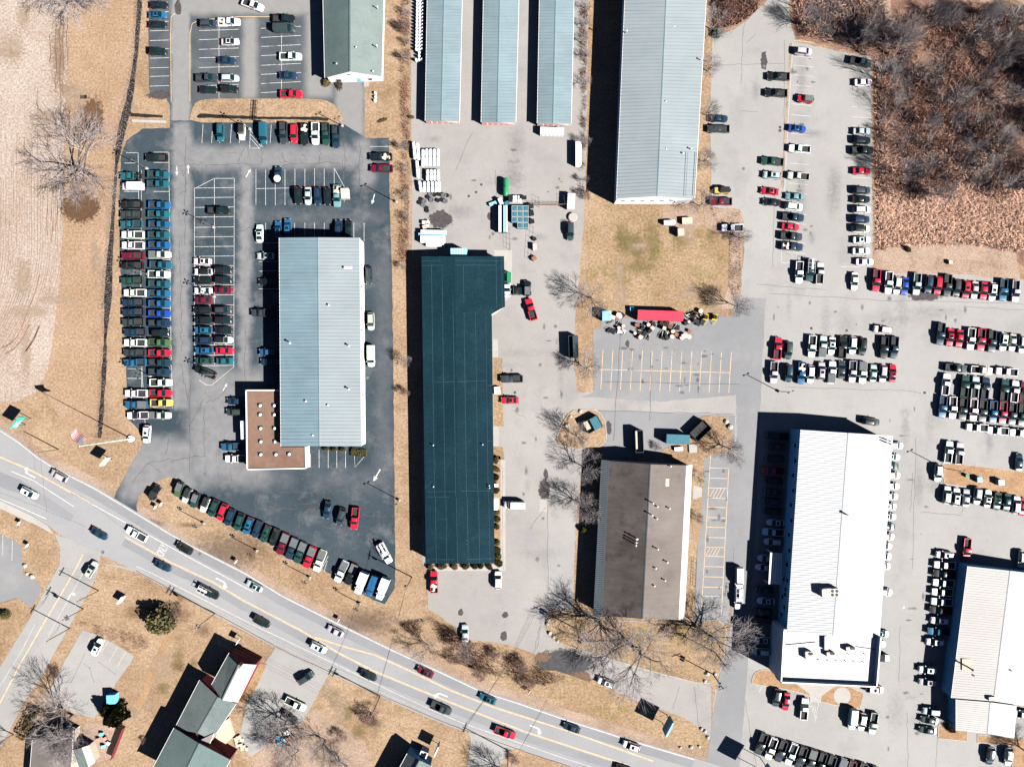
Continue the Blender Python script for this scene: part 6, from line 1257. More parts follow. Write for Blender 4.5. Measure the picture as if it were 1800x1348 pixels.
# ------------------------------------------------------------------ poles, lamps, wires, signs
def pole_thing(name, label, px, py, h, r=.14, mat='wood', group=None, cat='pole'):
    p = P(px, py); t = empty(name, (p.x, p.y, 0), 0, label, cat, group); mb = MB(); mb.tube((0, 0, 0), (0, 0, h), r, r * .7, 8)
    mb.build('pole', M[mat], t); return t
def lamp(px, py, h, heads, label, group, rz=0.0):
    t = pole_thing('lamp_post', label, px, py, h, .12, 'steel', group, 'lamp post'); t.rotation_euler = (0, 0, rz)
    mb = MB(); mb.lathe([(.36, 0), (.36, .7), (.30, .75)], 12); mb.build('footing', M['concrete'], t)
    for k in range(heads):
        a = 2 * math.pi * k / heads if heads != 3 else (k - 1) * .9 + 1.57
        mb = MB(); e = Vector((math.cos(a) * .45, math.sin(a) * .45, h)); mb.tube((0, 0, h - .05), e, .04, n=5); arm = mb.build('arm', M['steel'], t)
        mb = MB(); mb.box((math.cos(a) * .62, math.sin(a) * .62, h + .02), (.46, .28, .14), a); mb.build('lamp_head', M['dark_steel'], arm)
    return t
for x, y, h, n, l in ((259, 297, 7.8, 4, 'lamp post between the truck columns, topmost'), (376.5, 400, 7.0, 4, 'lamp post in the empty upper bays of the centre block'), (261, 482.5, 7.0, 4, 'lamp post between the truck columns, middle'), (377.5, 521.5, 7.0, 4, 'lamp post between the cars of the centre block'), (379, 659, 7.0, 4, 'lamp post at the bottom tip of the centre block'), (265, 660.5, 7.0, 4, 'lamp post between the truck columns, lowest'), (440, 228, 7.0, 4, 'lamp post beside the hatched bay below the island'), (697, 355.5, 8.0, 2, 'lamp post on the right verge of the upper lot'), (702, 878.5, 8.0, 2, 'lamp post on the right verge of the lower lot'), (1369, 688, 8.0, 2, 'lamp post below the rows above the white dealership'), (1657, 822, 8.0, 2, 'lamp post at the corner of the mulch island'), (602, 222, 6, 2, 'lamp post at the right tip of the grass island')):
    lamp(x, y, h, n, l, 'lot lamp posts', R(25))
for i, (x, y) in enumerate(((359, 919), (452, 967), (545, 1014), (633, 1060))):
    lamp(x, y, 6.2, 3, f'small triple lamp on the grass strip above the road, {ORD[i]} from the left', 'small triple lamps above the road', R(-27))

def utility(px, py, h, label, arm_rz, arms=1, tf=0):
    t = pole_thing('utility_pole', label, px, py, h, .16, 'wood', 'utility poles', 'utility pole')
    for k in range(arms):
        mb = MB(); mb.box((0, 0, h - .5 - k * .9), (2.4, .12, .14), arm_rz); ca = mb.build('cross_arm', M['wood'], t)
        for s_ in (-1, -.45, .45, 1): m2 = MB(); m2.lathe([(.06, 0), (.08, .1), (.04, .2)], 6, (math.cos(arm_rz) * 1.1 * s_, math.sin(arm_rz) * 1.1 * s_, h - .42 - k * .9)); m2.build('insulator', M['trim'], ca)
    for k in range(tf):
        mb = MB(); a = arm_rz + 1.57 + k * 2.1; mb.lathe([(.26, 0), (.28, .05), (.28, .8), (.2, .9)], 10, (math.cos(a) * .48, math.sin(a) * .48, h - 2.6)); mb.build('transformer', M['steel'], t, 50)
    return t
UPOLES = [(378, 1078, 11.8, R(62), 2, 2, 'utility pole with transformers on the grass left of the red farmhouse'), (668, 1223, 12.5, R(64), 2, 1, 'utility pole standing in the reddish shrub by the lower lane'), (893, 1318, 11.0, R(70), 1, 0, 'utility pole beside the driveway at the bottom edge'), (1014, 1105, 10.5, R(20), 1, 3, 'utility pole on the grass beside the yard entrance'), (1253, 1184, 9.5, R(20), 1, 2, 'utility pole among rocks by the drive aisle'), (1257, 1146, 9.5, R(0), 2, 0, 'thin pole with double white cross arms by the drive aisle'), (724, 1014, 10.8, R(80), 1, 1, 'utility pole left of the red pickup below the dark roof'), (103.5, 790, 8.6, R(20), 0, 0, 'slender street light pole on the upper roadside at the left'), (173.5, 1038, 9.5, R(60), 1, 0, 'utility pole on the grass right of the side street mouth'), (147, 1070, 9.0, R(60), 1, 2, 'utility pole with transformer cans right of the side street'), (123, 1104, 9.5, R(60), 1, 0, 'lowest utility pole beside the side street')]
for x, y, h, a, n, tf, l in UPOLES: utility(x, y, h, l, a, n, tf)
def wire(a, b, sag, label):
    mb = MB(); pts = [lerp(a, b, i / 14) - Vector((0, 0, sag * 4 * (i / 14) * (1 - i / 14))) for i in range(15)]
    for i in range(14): mb.tube(pts[i], pts[i + 1], .018, n=3, cap=False)
    return tag(mb.build('power_line', M['dark_steel']), label, 'wire', 'power lines')
def top(i, s_=0, k=0):
    x, y, h, a, *_ = UPOLES[i]; p = P(x, y); return Vector((p.x + math.cos(a) * 1.1 * s_, p.y + math.sin(a) * 1.1 * s_, h - .3 - k * .9))
for i, j, l in ((0, 1, 'from the farmhouse pole to the reddish shrub pole'), (1, 2, 'from the reddish shrub pole to the bottom edge pole'), (8, 0, 'from the side street pole to the farmhouse pole'), (3, 2, 'crossing the road to the bottom edge pole'), (6, 1, 'crossing the road to the reddish shrub pole'), (3, 4, 'above the entrance drive'), (9, 10, 'along the side street')):
    for s_ in (-1, -.4, .4, 1): wire(top(i, s_), top(j, s_), 1.0, f'thin power line {l}')

# flag pole with the stars and stripes
p = P(231, 771); t = empty('flagpole', (p.x, p.y, 0), 0, 'tall white flagpole on a round white base beside the lot entrance', 'flagpole')
mb = MB(); mb.lathe([(.85, 0), (.85, .5), (.7, .55)], 20); mb.build('base', M['tank_white'], t); mb = MB(); mb.tube((0, 0, .5), (0, 0, 22.3), .16, .07, 10); mb.lathe([(.05, 0), (.16, .12), (.05, .28)], 8, (0, 0, 22.3)); mb.build('pole', M['tank_white'], t)
fa = R(148); fu = Vector((math.cos(fa), math.sin(fa), -.12)); fl_o = empty('flag', (p.x, p.y, 0), 0, 'American flag flying from the tall white pole', 'flag')
for nm, rows_, x0, x1, mt in (('red_stripe', range(0, 13, 2), 0, 1, 'flag_red'), ('white_stripe', range(1, 13, 2), 0, 1, 'trim')):
    for q in rows_:
        mb = MB(); seg = 8; a0 = .4 if q < 7 else 0.0
        for i in range(seg):
            def fp_(tt, zz): return fu * (tt * 3.9 + .15) + Vector((math.sin(tt * 7) * .28 * tt, math.cos(tt * 6) * .3 * tt + zz * 1.5, 21.6 - zz * 2.3 - tt * .5))
            t0, t1 = a0 + (1 - a0) * i / seg, a0 + (1 - a0) * (i + 1) / seg; mb.poly([fp_(t0, q / 13), fp_(t1, q / 13), fp_(t1, (q + 1) / 13), fp_(t0, (q + 1) / 13)])
        mb.build(nm, M[mt], fl_o)
mb = MB()
for i in range(4): mb.poly([fp_(.1 * i, 0), fp_(.1 * (i + 1), 0), fp_(.1 * (i + 1), 7 / 13), fp_(.1 * i, 7 / 13)])
cn = mb.build('canton', M['flag_blue'], fl_o); mb = MB()
for r_ in range(5):
    for c_ in range(6):
        q = fp_(.03 + .065 * c_, .05 + .1 * r_) + Vector((.02, -.02, .01)); mb.box(q, (.09, .09, .09), .6)
mb.build('stars', M['trim'], cn)

def sign(px, py, rz, wd, z0, z1, label, face='trim', posts=2, th=.25, bands=(), name='sign', pm='steel', cat='sign'):
    p = P(px, py); t = empty(name, (p.x, p.y, 0), R(rz), label, cat)
    for k in range(posts):
        x = (k - (posts - 1) / 2) * wd * .6; mb = MB(); mb.box((x, 0, z0 / 2 + .1), (.16, .16, z0 + .2)); mb.build('post', M[pm], t)
    mb = MB(); mb.box((0, 0, (z0 + z1) / 2), (wd, th, z1 - z0)); mb.build('panel', M[face], t)
    for (u0, u1, v0, v1, mt) in bands:
        for s_ in (-1, 1): mb = MB(); mb.box((wd * ((u0 + u1) / 2 - .5), s_ * (th / 2 + .015), z0 + (z1 - z0) * (v0 + v1) / 2), (wd * (u1 - u0), .03, (z1 - z0) * (v1 - v0))); mb.build('sign_face', M[mt], t)
    return t
sign(50, 741, 52, 3.6, 2.9, 5.4, 'green and white two post sign at the left roadside', 'green_sign', 2, .25, ((.15, .3, .15, .85, 'trim'), (.34, .62, .55, .8, 'trim'), (.4, .7, .2, .42, 'trim')))
sign(199, 808, 50, 2.8, 2.6, 4.8, 'grey monument sign with stone planter at the lot entrance', 'unit', 1, .4, (), pm='unit')
sign(1168, 1262, 62, 4.0, 2.2, 6.4, 'pylon sign with white top on the grass bank by the road', 'wall_blue', 2, .4, ((.05, .95, .7, .97, 'trim'), (.1, .9, .05, .3, 'unit')))
sign(1331, 1338, 58, 4.6, 4.4, 8.6, 'tall pylon sign at the bottom edge by the slanted trucks', 'wall_blue', 2, .5, ((.05, .95, .75, .97, 'trim'), (.1, .9, .1, .5, 'unit')), pm='dark_steel')
sign(770, 1306, 66, 2.8, 1.6, 4.4, 'white and blue roadside sign above the dark house', 'trim', 1, .3, ((.05, .95, .7, .95, 'blue_box'),))
sign(218, 1051, 55, 2.2, .3, 2.2, 'low white monument sign on the grass below the road', 'trim', 2, .35)
sign(424, 1122, 60, 1.6, 1.4, 2.8, 'small white sign on the grass above the red gable', 'trim', 2, .08)
for x, y, l in ((53, 957, 'small white yard sign left of the side street, larger'), (39, 918, 'small yard sign on the pavement strip'), (418, 985, 'small white yard sign above the road'), (598, 1087, 'small diamond warning sign above the road'), (287, 885, 'white box on the grass corner, right of the pair'), (277, 890, 'white box on the grass corner, left of the pair'), (930, 1212, 'dark small sign on the grass bank by the road')):
    sign(x, y, 60, 1.0, .7, 1.7, l, 'trim', 1, .08)
for i, (x, y) in enumerate(((45, 994), (48, 1008), (57, 1013), (60, 1014), (963, 1090), (962, 1096), (966, 1112), (973, 1119), (980, 1126), (1233, 1280), (1239, 1284), (1244, 1295), (1215, 1312), (1229, 1311), (1196, 1313), (1243, 1183), (1257, 1184), (1239, 1196), (1003, 732), (1020, 723), (997, 747), (1283, 750), (1276, 741))):
    p = P(x, y); mb = MB(); rng2 = random.Random(i); s_ = rng2.uniform(.4, .75) * (2.0 if i == 21 else 1)
    mb.lathe([(.4 * s_, 0), (s_ * .9, .15 * s_), (s_ * .75, .6 * s_), (.25 * s_, .85 * s_)], 7); mb.v = [(a + rng2.uniform(-.12, .12) * s_, b + rng2.uniform(-.12, .12) * s_, c_) for a, b, c_ in mb.v]
    tag(mb.build('boulder', M['stone'], None, loc=(p.x, p.y, .03)), 'pale boulder, ' + (f'{ORD[i]} from the top on the corner left of the side street' if i < 4 else f'{ORD[i - 4]} from the top on the curve of the yard entrance' if i < 9 else f'{ORD[i - 9]} of those round the tip of the grass bank' if i < 15 else f'{ORD[i - 15]} of those at the foot of the pole by the drive aisle' if i < 18 else f'{ORD[i - 18]} of those on the small dumpster islands'), 'rock', 'edging boulders')

# ------------------------------------------------------------------ yard goods
def tank(px, py, L, r, rz, label, group, mat='tank_white', z=.35):
    p = P(px, py, z + r); t = empty('gas_tank', (p.x, p.y, 0.04), R(rz), label, 'tank', group)
    mb = MB(); prof = [(r * .15, -L / 2), (r * .6, -L / 2 + r * .12), (r * .9, -L / 2 + r * .4), (r, -L / 2 + r * .8), (r, L / 2 - r * .8), (r * .9, L / 2 - r * .4), (r * .6, L / 2 - r * .12), (r * .15, L / 2)]
    mb.lathe(prof, 14, (0, 0, z + r), 'x'); mb.build('shell', M[mat], t, 40)
    for x in (-L * .3, L * .3): mb = MB(); mb.box((x, 0, (z + .15) / 2), (.2, r * 1.4, z + .2)); mb.build('saddle', M['dark_steel'], t)
    mb = MB(); mb.lathe([(.16, 0), (.16, .16), (.08, .22)], 8, (0, 0, z + 2 * r - .03)); mb.build('valve_dome', M[mat], t)
    return t
for i, (x, y, L, rz) in enumerate(((728, 265, 4.7, 96), (734.5, 266.5, 4.7, 95), (733.5, 298, 4.7, 95), (738.5, 328, 3.0, 100))): tank(x, y, L, .48, rz, f'white gas tank, {ORD[i]} from the top of the slanted four beside the brush', 'slanted white gas tanks')
for i, x in enumerate((743, 749.7, 756.3, 763, 769.5)): tank(x, 278 - (i > 0) * .8, 4.6, .50, 90, f'long white gas tank, {ORD[i]} from the left in the row of five', 'row of five long white gas tanks')
for i, x in enumerate((751.3, 757.5, 763.7, 770)): tank(x, 308, 3.0, .47, 90, f'white gas tank, {ORD[i]} from the left in the row of four', 'row of four white gas tanks')
for i, x in enumerate((745.8, 752.5, 759.7, 766.3, 771.7)): tank(x, 328.5, 2.9, .47, 90, f'white gas tank, {ORD[i]} from the left in the lowest row of five', 'lowest row of white gas tanks')
tank(889, 329, 4.8, .78, 90, 'large green gas tank alone in the storage yard', None, 'green_paint', .4)
cyl = MB(); cyl.lathe([(.36, 0), (.38, .08), (.38, 1.05), (.28, 1.2), (.12, 1.27)], 12); cylm = cyl.mesh('bottle', [M['tank_white']], 40); col_ = MB(); col_.lathe([(.18, 1.2), (.18, 1.42), (.15, 1.42)], 10); colm = col_.mesh('collar', [M['trim']])
for k in range(18):
    for j in range(3):
        if k >= 15 and j != 1 and k != 17: continue
        p = P(733.5 + j * 5.1 - k * .12, 2 + k * 6.1, .8); t = empty('gas_cylinder', (p.x, p.y, .04), 0, f'white upright gas cylinder, {ORD[k]} from the top in the {("left", "middle", "right")[j]} file by the shed', 'gas cylinder', 'ranks of gas cylinders'); part('bottle', cylm, t); part('collar', colm, t)
def crate_box(px, py, d_, rz, label, mat, group=None, cat='container', ribs=0, z=.04, name='container', lid=None):
    p = P(px, py, d_[2]); t = empty(name, (p.x, p.y, z), R(rz), label, cat, group); mb = MB(); mb.box((0, 0, d_[2] / 2 + .08), (d_[0], d_[1], d_[2] - .1)); mb.build('body', M[mat], t)
    mb = MB(); mb.box((0, 0, d_[2] + .05), (d_[0] + .05, d_[1] + .05, .06)); mb.build('roof', M[lid or mat], t)
    for k in range(ribs): mb = MB(); mb.box((d_[0] * ((k + .5) / ribs - .5), 0, d_[2] / 2 + .1), (.10, d_[1] + .09, d_[2] - .02)); mb.build('rib', M[mat], t)
    return t
crate_box(970.5, 230.5, (6.1, 1.8, 1.7), -2, 'white box trailer against the end of the right storage shed', 'tank_white', cat='trailer', ribs=6)
crate_box(1017, 270, (1.5, 6.1, 1.9), 0, 'narrow white container against the right boundary brush', 'tank_white', ribs=0)
crate_box(1004, 353.5, (1.9, 3.9, 1.9), -3, 'pale ribbed container beside the yard gate', 'wall_pale', ribs=0)
for k in range(4):
    p = P(1004, 345.5 + k * 5.4, 1.98); mb = MB(); mb.box((p.x, p.y, 2.06), (1.8, .10, .06)); tag(mb.build('timber_batten', M['dark_steel']), 'dark batten across the pale ribbed container', 'batten', 'battens on the pale container')
for i, (x, y, d_, m_) in enumerate(((762, 408, (6.6, .9, 1.5), 'tank_white'), (758, 412.5, (6.6, .7, 1.1), 'wall_blue'), (760.5, 420.5, (6.3, 1.8, 1.6), 'tank_white'), (764.5, 430, (4.6, .9, 1.1), 'tank_white'))):
    crate_box(x, y, d_, -1, f'long white trough stacked on the ground, {ORD[i]} from the top above the dark roof', m_, 'long troughs above the dark roof', 'trough', name='trough')
for i, (x, y) in enumerate(((745, 391), (751, 396), (746, 399), (752, 390.5))): crate_box(x, y, (.9, .9, .8), 10 * i, f'grey pallet crate, {ORD[i]} of the cluster by the dark tar stain', 'unit', 'pallet crates by the tar stain', 'crate', name='crate')
# flatbed trailer with white pipes beside the teal totes
p = P(884, 386, 1); t = empty('flatbed_trailer', (p.x, p.y, .04), R(90), 'flatbed trailer stacked with long white beams beside the teal totes', 'trailer')
mb = MB(); mb.box((0, 0, .9), (7.2, 2.3, .16)); mb.build('deck', M['dark_steel'], t)
for x in (-2.4, -1.5):
    for y in (-1, 1): mb = MB(); mb.lathe([(.4, -.12), (.4, .12)], 12, (x, y, .4), 'y'); mb.build('wheel', M['tyre'], t)
for y in (-.95, -.35, .75): mb = MB(); mb.box((0, y, 1.55), (6.9, .42 if y < .5 else .7, 1.1)); mb.build('beam', M['tank_white'] if y != -.35 else M['wall_blue'], t)
for i in range(11):
    cx, cy = 904.3 + (i % 3) * 10, 366.5 + (i // 3) * 10; cx += (10 if i >= 9 else 0)
    p = P(cx, cy, 1.1); t = empty('storage_tote', (p.x, p.y, .04), 0, f'teal steel tote, {ORD[i % 3]} from the left in the {ORD[i // 3]} row of the block', 'tote', 'block of teal totes')
    mb = MB(); mb.box((0, 0, .6), (1.4, 1.4, 1.1)); mb.build('body', M['teal_paint'], t); mb = MB(); mb.lathe([(.5, 1.15), (.5, 1.2), (.4, 1.22)], 10); mb.build('lid', M['teal_paint'], t)
    for s_ in (-1, 1): mb = MB(); mb.box((s_ * .66, 0, 1.18), (.08, 1.4, .1)); mb.box((0, s_ * .66, 1.18), (1.24, .08, .1)); mb.build('rim', M['pipe'], t)
for i, (x, y) in enumerate(((902.5, 350), (906.5, 349.5), (911, 350), (914.5, 351))): tank(x, y, 1.9, .32, 90, f'small white gas tank, {ORD[i]} from the left above the teal totes', 'small gas tanks above the totes')
for i, (x, y) in enumerate(((757, 341), (764, 343), (772, 342), (780, 344), (786, 344), (752, 347), (759, 352), (770, 353), (777, 352), (783, 354), (741, 351), (738, 357), (744, 360), (750, 366), (751, 371), (746, 355))):
    p = P(x, y); mb = MB(); rr = .55 if i % 3 else .7; mb.lathe([(rr * .55, .0), (rr, .04), (rr, .26), (rr * .55, .30), (rr * .5, .15)], 14)
    tag(mb.build('tyre_heap_ring', M['tyre' if i % 3 else 'steel'], None, loc=(p.x, p.y, .04 + (i % 4) * .05)), 'old tyre or hoop in the scrap heap left in the storage yard', 'tyre', 'tyres in the scrap heap')
tag(MB().lathe([(1.15, 0), (1.2, .1), (1.2, .55), (1.05, .62)], 24).build('concrete_lid', M['concrete'], None, loc=tuple(P(1007, 382, .4).xy) + (.04,)), 'round pale concrete lid by the yard gate', 'lid')
for i, (x, y, d_, m_, l) in enumerate(((920, 347, (1.6, .8, 1.0), 'black', 'black machine box right of the small gas tanks'), (897, 348, (.9, 1.6, 1.3), 'black', 'black box left of the small gas tanks'), (933, 362, (1.4, 1.0, 1.1), 'dark_steel', 'dark steel box at the left gate post'), (934, 374, (1.2, 1.4, 1.0), 'black', 'black crate right of the totes, upper'), (935, 389, (1.2, 1.0, .9), 'black', 'black crate right of the totes, lower'), (868, 357.5, (2.4, .8, .7), 'wall_blue', 'pale blue trough left of the white beams'), (880, 354, (.9, 1.6, 1.5), 'tank_white', 'white drum box above the white beams'), (891, 357, (1.2, .9, .9), 'teal_paint', 'teal box above the white beams'), (940, 420, (.8, .8, .7), 'black', 'black box on the bent wire fence'), (939, 454, (1.2, 1.0, .8), 'rust', 'rusty box at the foot of the bent wire fence'))):
    crate_box(x, y, d_, 4 * i, l, m_, None, 'box', name='yard_box')
# gate and chain-link fence pieces
p0, p1 = P(938, 361), P(996, 362); t = empty('yard_gate', (p0.x, p0.y, 0.04), 0, 'reddish steel gate across the storage yard drive', 'gate'); L = (p1 - p0).length
for z in (.3, 1.1, 1.9): mb = MB(); mb.tube((0, 0, z), (L, -.15, z), .04, n=6); mb.build('rail', M['rust'], t)
for k in range(9): mb = MB(); mb.tube((L * k / 8, -.02 * k, 0), (L * k / 8, -.02 * k, 2), .035, n=6); mb.build('upright', M['rust'], t)
for (a, b, l) in (((947, 348), (948, 365), 'short steel fence panel left of the yard gate'), ((990, 346), (992, 362), 'short steel fence panel right of the yard gate'), ((938, 400), (934, 458), 'bent wire fence below the teal totes'), ((718, 330), (719, 440), 'wire fence along the left boundary'), ((896, 402), (897, 440), 'low wire fence below the totes')):
    p0, p1 = P(*a), P(*b); t = empty('wire_fence', (p0.x, p0.y, .04), 0, l, 'fence', 'wire fences'); d_ = p1 - p0; n = max(2, int(d_.length / 1.4))
    for k in range(n + 1): q = d_ * k / n; mb = MB(); mb.tube((q.x, q.y, 0), (q.x, q.y, 1.7), .03, n=5); mb.build('post', M['steel'], t)
    for z in (.2, .9, 1.7): mb = MB(); mb.tube((0, 0, z), (d_.x, d_.y, z), .018, n=4); mb.build('wire', M['steel'], t)
# scrap around the red container
crate_box(1161, 554.5, (11.8, 2.45, 2.5), -2, 'long faded red shipping container in the scrap yard', 'red_paint', ribs=0)
crate_box(1066.5, 555, (2.2, 2.4, 2.2), 0, 'pale blue box shed at the left end of the scrap heap', 'wall_blue')
crate_box(1111, 543, (1.0, .9, 1.0), 0, 'small blue lidded bin above the red container', 'blue_box', cat='bin')
rng = random.Random(5); drum = MB(); drum.lathe([(.42, 0), (.44, .05), (.44, .88), (.40, .9)], 12); drl = MB(); drl.lathe([(.46, .88), (.46, .95), (.2, .98)], 12); dm, dlm = drum.mesh('drum', [M['rust']]), drl.mesh('lid', [M['pink_lid']])
spots = [(1080 + rng.uniform(-8, 16), 550 + rng.uniform(0, 36)) for _ in range(16)] + [(1125 + rng.uniform(-10, 24), 570 + rng.uniform(0, 24)) for _ in range(14)] + [(1185 + rng.uniform(-22, 28), 568 + rng.uniform(0, 26)) for _ in range(22)] + [(1215 + rng.uniform(-10, 20), 544 + rng.uniform(0, 26)) for _ in range(14)]
for i, (x, y) in enumerate(spots):
    p = P(x, y); k = i % 4; rz = rng.uniform(0, 6.28)
    if k == 0:
        t = empty('scrap_drum', (p.x, p.y, .04), rz, 'rusty drum with pale lid in the heap ' + ('left of' if x < 1110 else 'below' if x < 1205 else 'right of') + ' the red container', 'drum', 'drums in the scrap heap'); part('barrel', dm, t); part('lid', dlm, t); t.scale = (rng.uniform(.8, 1.7),) * 2 + (1,)
    elif k == 1:
        t = empty('scrap_table', (p.x, p.y, .04), rz, 'upturned dark metal frame in the heap ' + ('left of' if x < 1110 else 'below' if x < 1205 else 'right of') + ' the red container', 'frame', 'frames in the scrap heap')
        for a, b in ((-1, -1), (1, -1), (1, 1), (-1, 1)): mb = MB(); mb.tube((a * .6, b * .4, 0), (a * .6, b * .4, .95), .05, n=5); mb.build('leg', M['dark_steel'], t)
        mb = MB(); mb.box((0, 0, .5), (1.35, .95, .06)); mb.build('shelf', M['dark_steel'], t)
        for b in (-.4, .4): mb = MB(); mb.tube((-.6, b, .95), (.6, b, .95), .05, n=5); mb.build('rail', M['dark_steel'], t)
    elif k == 2:
        mc = rng.choice(('black', 'tank_white', 'rust', 'pale_wood', 'dark_steel'))
        crate_box(x, y, (rng.uniform(.7, 1.5), rng.uniform(.6, 1.1), rng.uniform(.5, 1.2)), math.degrees(rz), dict(black='black', tank_white='white', rust='rusty', pale_wood='pale wooden', dark_steel='dark grey')[mc] + ' scrap crate in the heap ' + ('left of' if x < 1110 else 'below' if x < 1205 else 'right of') + ' the red container', mc, 'crates in the scrap heap', 'crate', name='scrap_crate')
    else:
        t = empty('scrap_bundle', (p.x, p.y, .04), rz, 'bundle of dark scrap bars in the heap ' + ('left of' if x < 1110 else 'below' if x < 1205 else 'right of') + ' the red container', 'scrap', 'bar bundles in the scrap heap')
        for j in range(6): mb = MB(); mb.tube((rng.uniform(-1, -.5), rng.uniform(-.5, .5), .1 + j * .08), (rng.uniform(.5, 1), rng.uniform(-.5, .5), .15 + j * .14), .06, n=5); mb.build('bar', M[rng.choice(('dark_steel', 'black', 'rust', 'trim'))], t)
for i, x in enumerate((1239, 1255)):
    p = P(x, 560); t = empty('yellow_machine', (p.x, p.y, .04), R(-8), f'yellow and black tow machine, {"left" if i == 0 else "right"} one at the end of the scrap heap', 'machine', 'yellow machines')
    mb = MB(); mb.box((0, .3, .5), (1.3, 1.6, .5)); mb.build('chassis', M['yellow_paint'], t); mb = MB(); mb.box((0, .3, .95), (.9, 1.0, .5)); mb.build('engine', M['black'], t)
    for s_ in (-1, 1):
        mb = MB(); mb.lathe([(.35, -.12), (.35, .12)], 12, (s_ * .8, .4, .35), 'x'); mb.build('wheel', M['tyre'], t); mb = MB(); mb.tube((s_ * .6, -.5, .5), (0, -1.7, .45), .06, n=5); mb.build('tow_bar', M['yellow_paint'], t)
# dumpsters
def dumpster(px, py, L, wd, h, rz, label, mat, lids=True, fill=None):
    p = P(px, py, h); t = empty('dumpster', (p.x, p.y, .05), R(rz), label, 'dumpster'); mb = MB()
    for a, b in (((0, -wd / 2, h / 2), (L, .1, h)), ((0, wd / 2, h / 2), (L, .1, h)), ((-L / 2, 0, h / 2), (.1, wd - .1, h)), ((L / 2, 0, h / 2), (.1, wd - .1, h))): mb.box(a, b)
    mb.box((0, 0, .1), (L - .1, wd - .1, .12)); mb.build('bin', M[mat], t)
    for k in range(6):
        for s_ in (-1, 1): mb = MB(); mb.box((L * ((k + .5) / 6 - .5), s_ * (wd / 2 + .09), h / 2), (.1, .08, h)); mb.build('rib', M[mat], t)
    if lids: mb = MB(); mb.box((L * .2, 0, h + .05), (L * .5, wd, .06)); mb.build('lid', M[lids], t)
    if fill: mb = MB(); mb.box((0, 0, h * .45), (L - .3, wd - .3, .5)); mb.build('load', M[fill], t)
    return t
dumpster(1042, 746, 4.2, 3.2, 1.9, 28, 'open dark dumpster with teal lid on the small island', 'dark_steel', 'teal_paint', 'pale_wood')
dumpster(1124, 776, 2.0, 5.6, 2.6, 2, 'tall green roll off dumpster in the service yard', 'green_paint' if False else 'dark_trim', False, 'pale_wood')
crate_box(1192, 772, (6.0, 2.4, 2.5), -2, 'teal shipping container in the service yard', 'teal_paint')
dumpster(1232, 757, 5.0, 3.0, 2.0, 44, 'black roll off dumpster under the bare tree', 'dark_steel', False, 'dark_steel')
dumpster(1008, 609, 2.4, 5.6, 2.2, 2, 'dark teal roll off dumpster beside the yard tree', 'dark_trim', 'dark_trim')
dumpster(1262, 57, 1.4, 1.8, 1.3, 0, 'green dumpster under the topmost warehouse tree', 'green_paint', 'steel')
dumpster(892, 487, 1.8, 2.4, 1.4, 0, 'bright green dumpster at the notch of the dark roofed building', 'green_paint', 'green_paint')
for x, y, d_, l, m_ in ((1193, 789, (2.2, .9, .7), 'white bench like box below the teal container', 'tank_white'), (1218, 788, (2.0, 2.2, .35), 'pale concrete pad box below the black dumpster', 'concrete'), (1177, 391, (2.9, 1.0, 1.2), 'white gas tank box below the warehouse', 'tank_white'), (1208, 388, (2.6, 1.6, 1.0), 'pale timber bin below the warehouse', 'pale_wood'), (1197, 408, (1.6, 1.8, 1.7), 'pale green utility cabinet below the warehouse', 'wall_tan'), (874, 686.5, (1.5, 1.9, .8), 'white utility box between the dark pickup and the red car', 'tank_white'), (1722, 843, (1.2, 1.3, 1.2), 'grey cabinet on the mulch island, left one', 'wall_blue'), (1760, 848, (1.4, 1.4, 1.4), 'pale cabinet on the mulch island, right one', 'tank_white'), (1700, 836, (.7, .7, .8), 'small green cabinet on the mulch island', 'green_paint'), (195, 1229, (2.2, 2.3, 2.0), 'blue lidded garden shed beside the pines', 'blue_box'), (872.5, 853, (.9, .9, .8), 'small white air unit among the clipped shrubs', 'tank_white'), (1671, 461, (.9, .9, .8), 'small pale cabinet in the bare clearing', 'wall_tan'), (940, 434, (.9, 1.6, 1.2), 'pale pink cabinet by the bent wire fence', 'pink_lid'), (606, 340, (2.0, 2.6, 1.6), 'beige board box on the end of the row above the dealership', 'unit')):
    crate_box(x, y, d_, 3, l, m_, None, 'box', name='utility_box')
for i, (x, y) in enumerate(((660, 165), (660.5, 172), (659.5, 178))): p = P(x, y); tag(MB().lathe([(.36, 0), (.4, .5), (.25, .8), (.05, .85)], 10).build('septic_cap', M['tank_white'], None, loc=(p.x, p.y, .0)), f'small white dome, {ORD[i]} from the top on the verge below the shingled building', 'dome', 'white domes on the verge')
for i, (x, y, rz) in enumerate(((446, 196, 86), (451, 196, 86))):   # footbridge ladders over the swale
    p = P(x, y); t = empty('footbridge', (p.x, p.y, .16), R(rz), f'narrow dark slatted footbridge on the grass island, {"left" if i == 0 else "right"} of two', 'footbridge', 'footbridges')
    for s_ in (-1, 1): mb = MB(); mb.box((0, s_ * .3, .5), (5.4, .07, .1)); mb.build('rail', M['dark_steel'], t)
    for k in range(6): mb = MB(); mb.box((-2.5 + k, 0, .5), (.07, .6, .08)); mb.build('slat', M['dark_steel'], t)
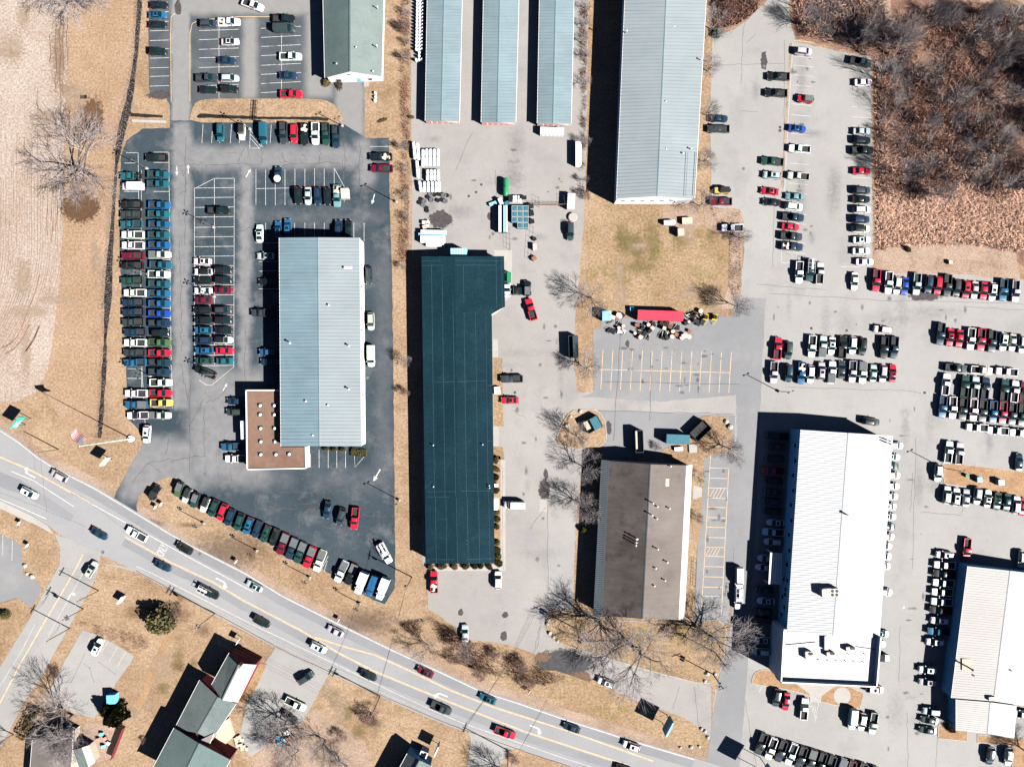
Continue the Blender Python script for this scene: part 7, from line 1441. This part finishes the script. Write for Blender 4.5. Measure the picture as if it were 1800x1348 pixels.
t = empty('low_footbridge', P(262, 214) + Vector((0, 0, .05)), R(-2), 'pale concrete slab bridge across the ditch branch', 'footbridge'); mb = MB(); mb.box((0, 0, .1), (9.0, .7, .2)); mb.build('slab', M['concrete'], t)
# yard timber by the farmhouse
rng = random.Random(9)
for i in range(9):
    p = P(425 + rng.uniform(-10, 12), 1300 + rng.uniform(-12, 18)); mb = MB(); mb.box((0, 0, .2 + i * .02), (rng.uniform(.8, 2.0), rng.uniform(.4, 1.0), .35)); tag(mb.build('timber_stack', M['pale_wood'], None, loc=(p.x, p.y, .02)), 'stack of pale timber on the yard beside the farmhouse deck', 'timber', 'timber stacks by the farmhouse').rotation_euler = (0, 0, rng.uniform(0, 3))
for i, (x, y, m_) in enumerate(((488, 1296, 'blue_box'), (498, 1300, 'wall_blue'), (482, 1290, 'dark_steel'), (505, 1287, 'tank_white'), (492, 1306, 'blue_box'), (508, 1298, 'rust'), (478, 1300, 'wall_red'))):
    crate_box(x, y, (rng.uniform(.8, 1.6), rng.uniform(.6, 1.2), .7), rng.uniform(0, 90), 'yard clutter crate under the large bare driveway tree', m_, 'yard clutter under the driveway tree', 'crate', name='clutter_crate')
for i, (x, y, m_) in enumerate(((178, 1290, 'blue_box'), (172, 1300, 'door_red'), (185, 1298, 'door_red'), (190, 1306, 'tank_white'), (196, 1280, 'door_red'), (181, 1312, 'wall_blue'))):
    crate_box(x, y, (.8, .8, .6), 20 * i, 'patio seat or crate behind the taupe house', m_, 'patio things behind the taupe house', 'patio seat', name='patio_seat')
p0, p1 = P(221, 1276), P(200, 1330); t = empty('board_fence', (p0.x, p0.y, 0), 0, 'reddish board fence behind the taupe house patio', 'fence'); d_ = p1 - p0
for k in range(24): q = d_ * ((k + .5) / 24); mb = MB(); mb.box((q.x, q.y, .95), (d_.length / 24 - .03, .06, 1.9), math.atan2(d_.y, d_.x)); mb.build('board', M['wall_red'], t)
t = empty('pylon_light', P(262, 1298), 0)
bpy.data.objects.remove(t)
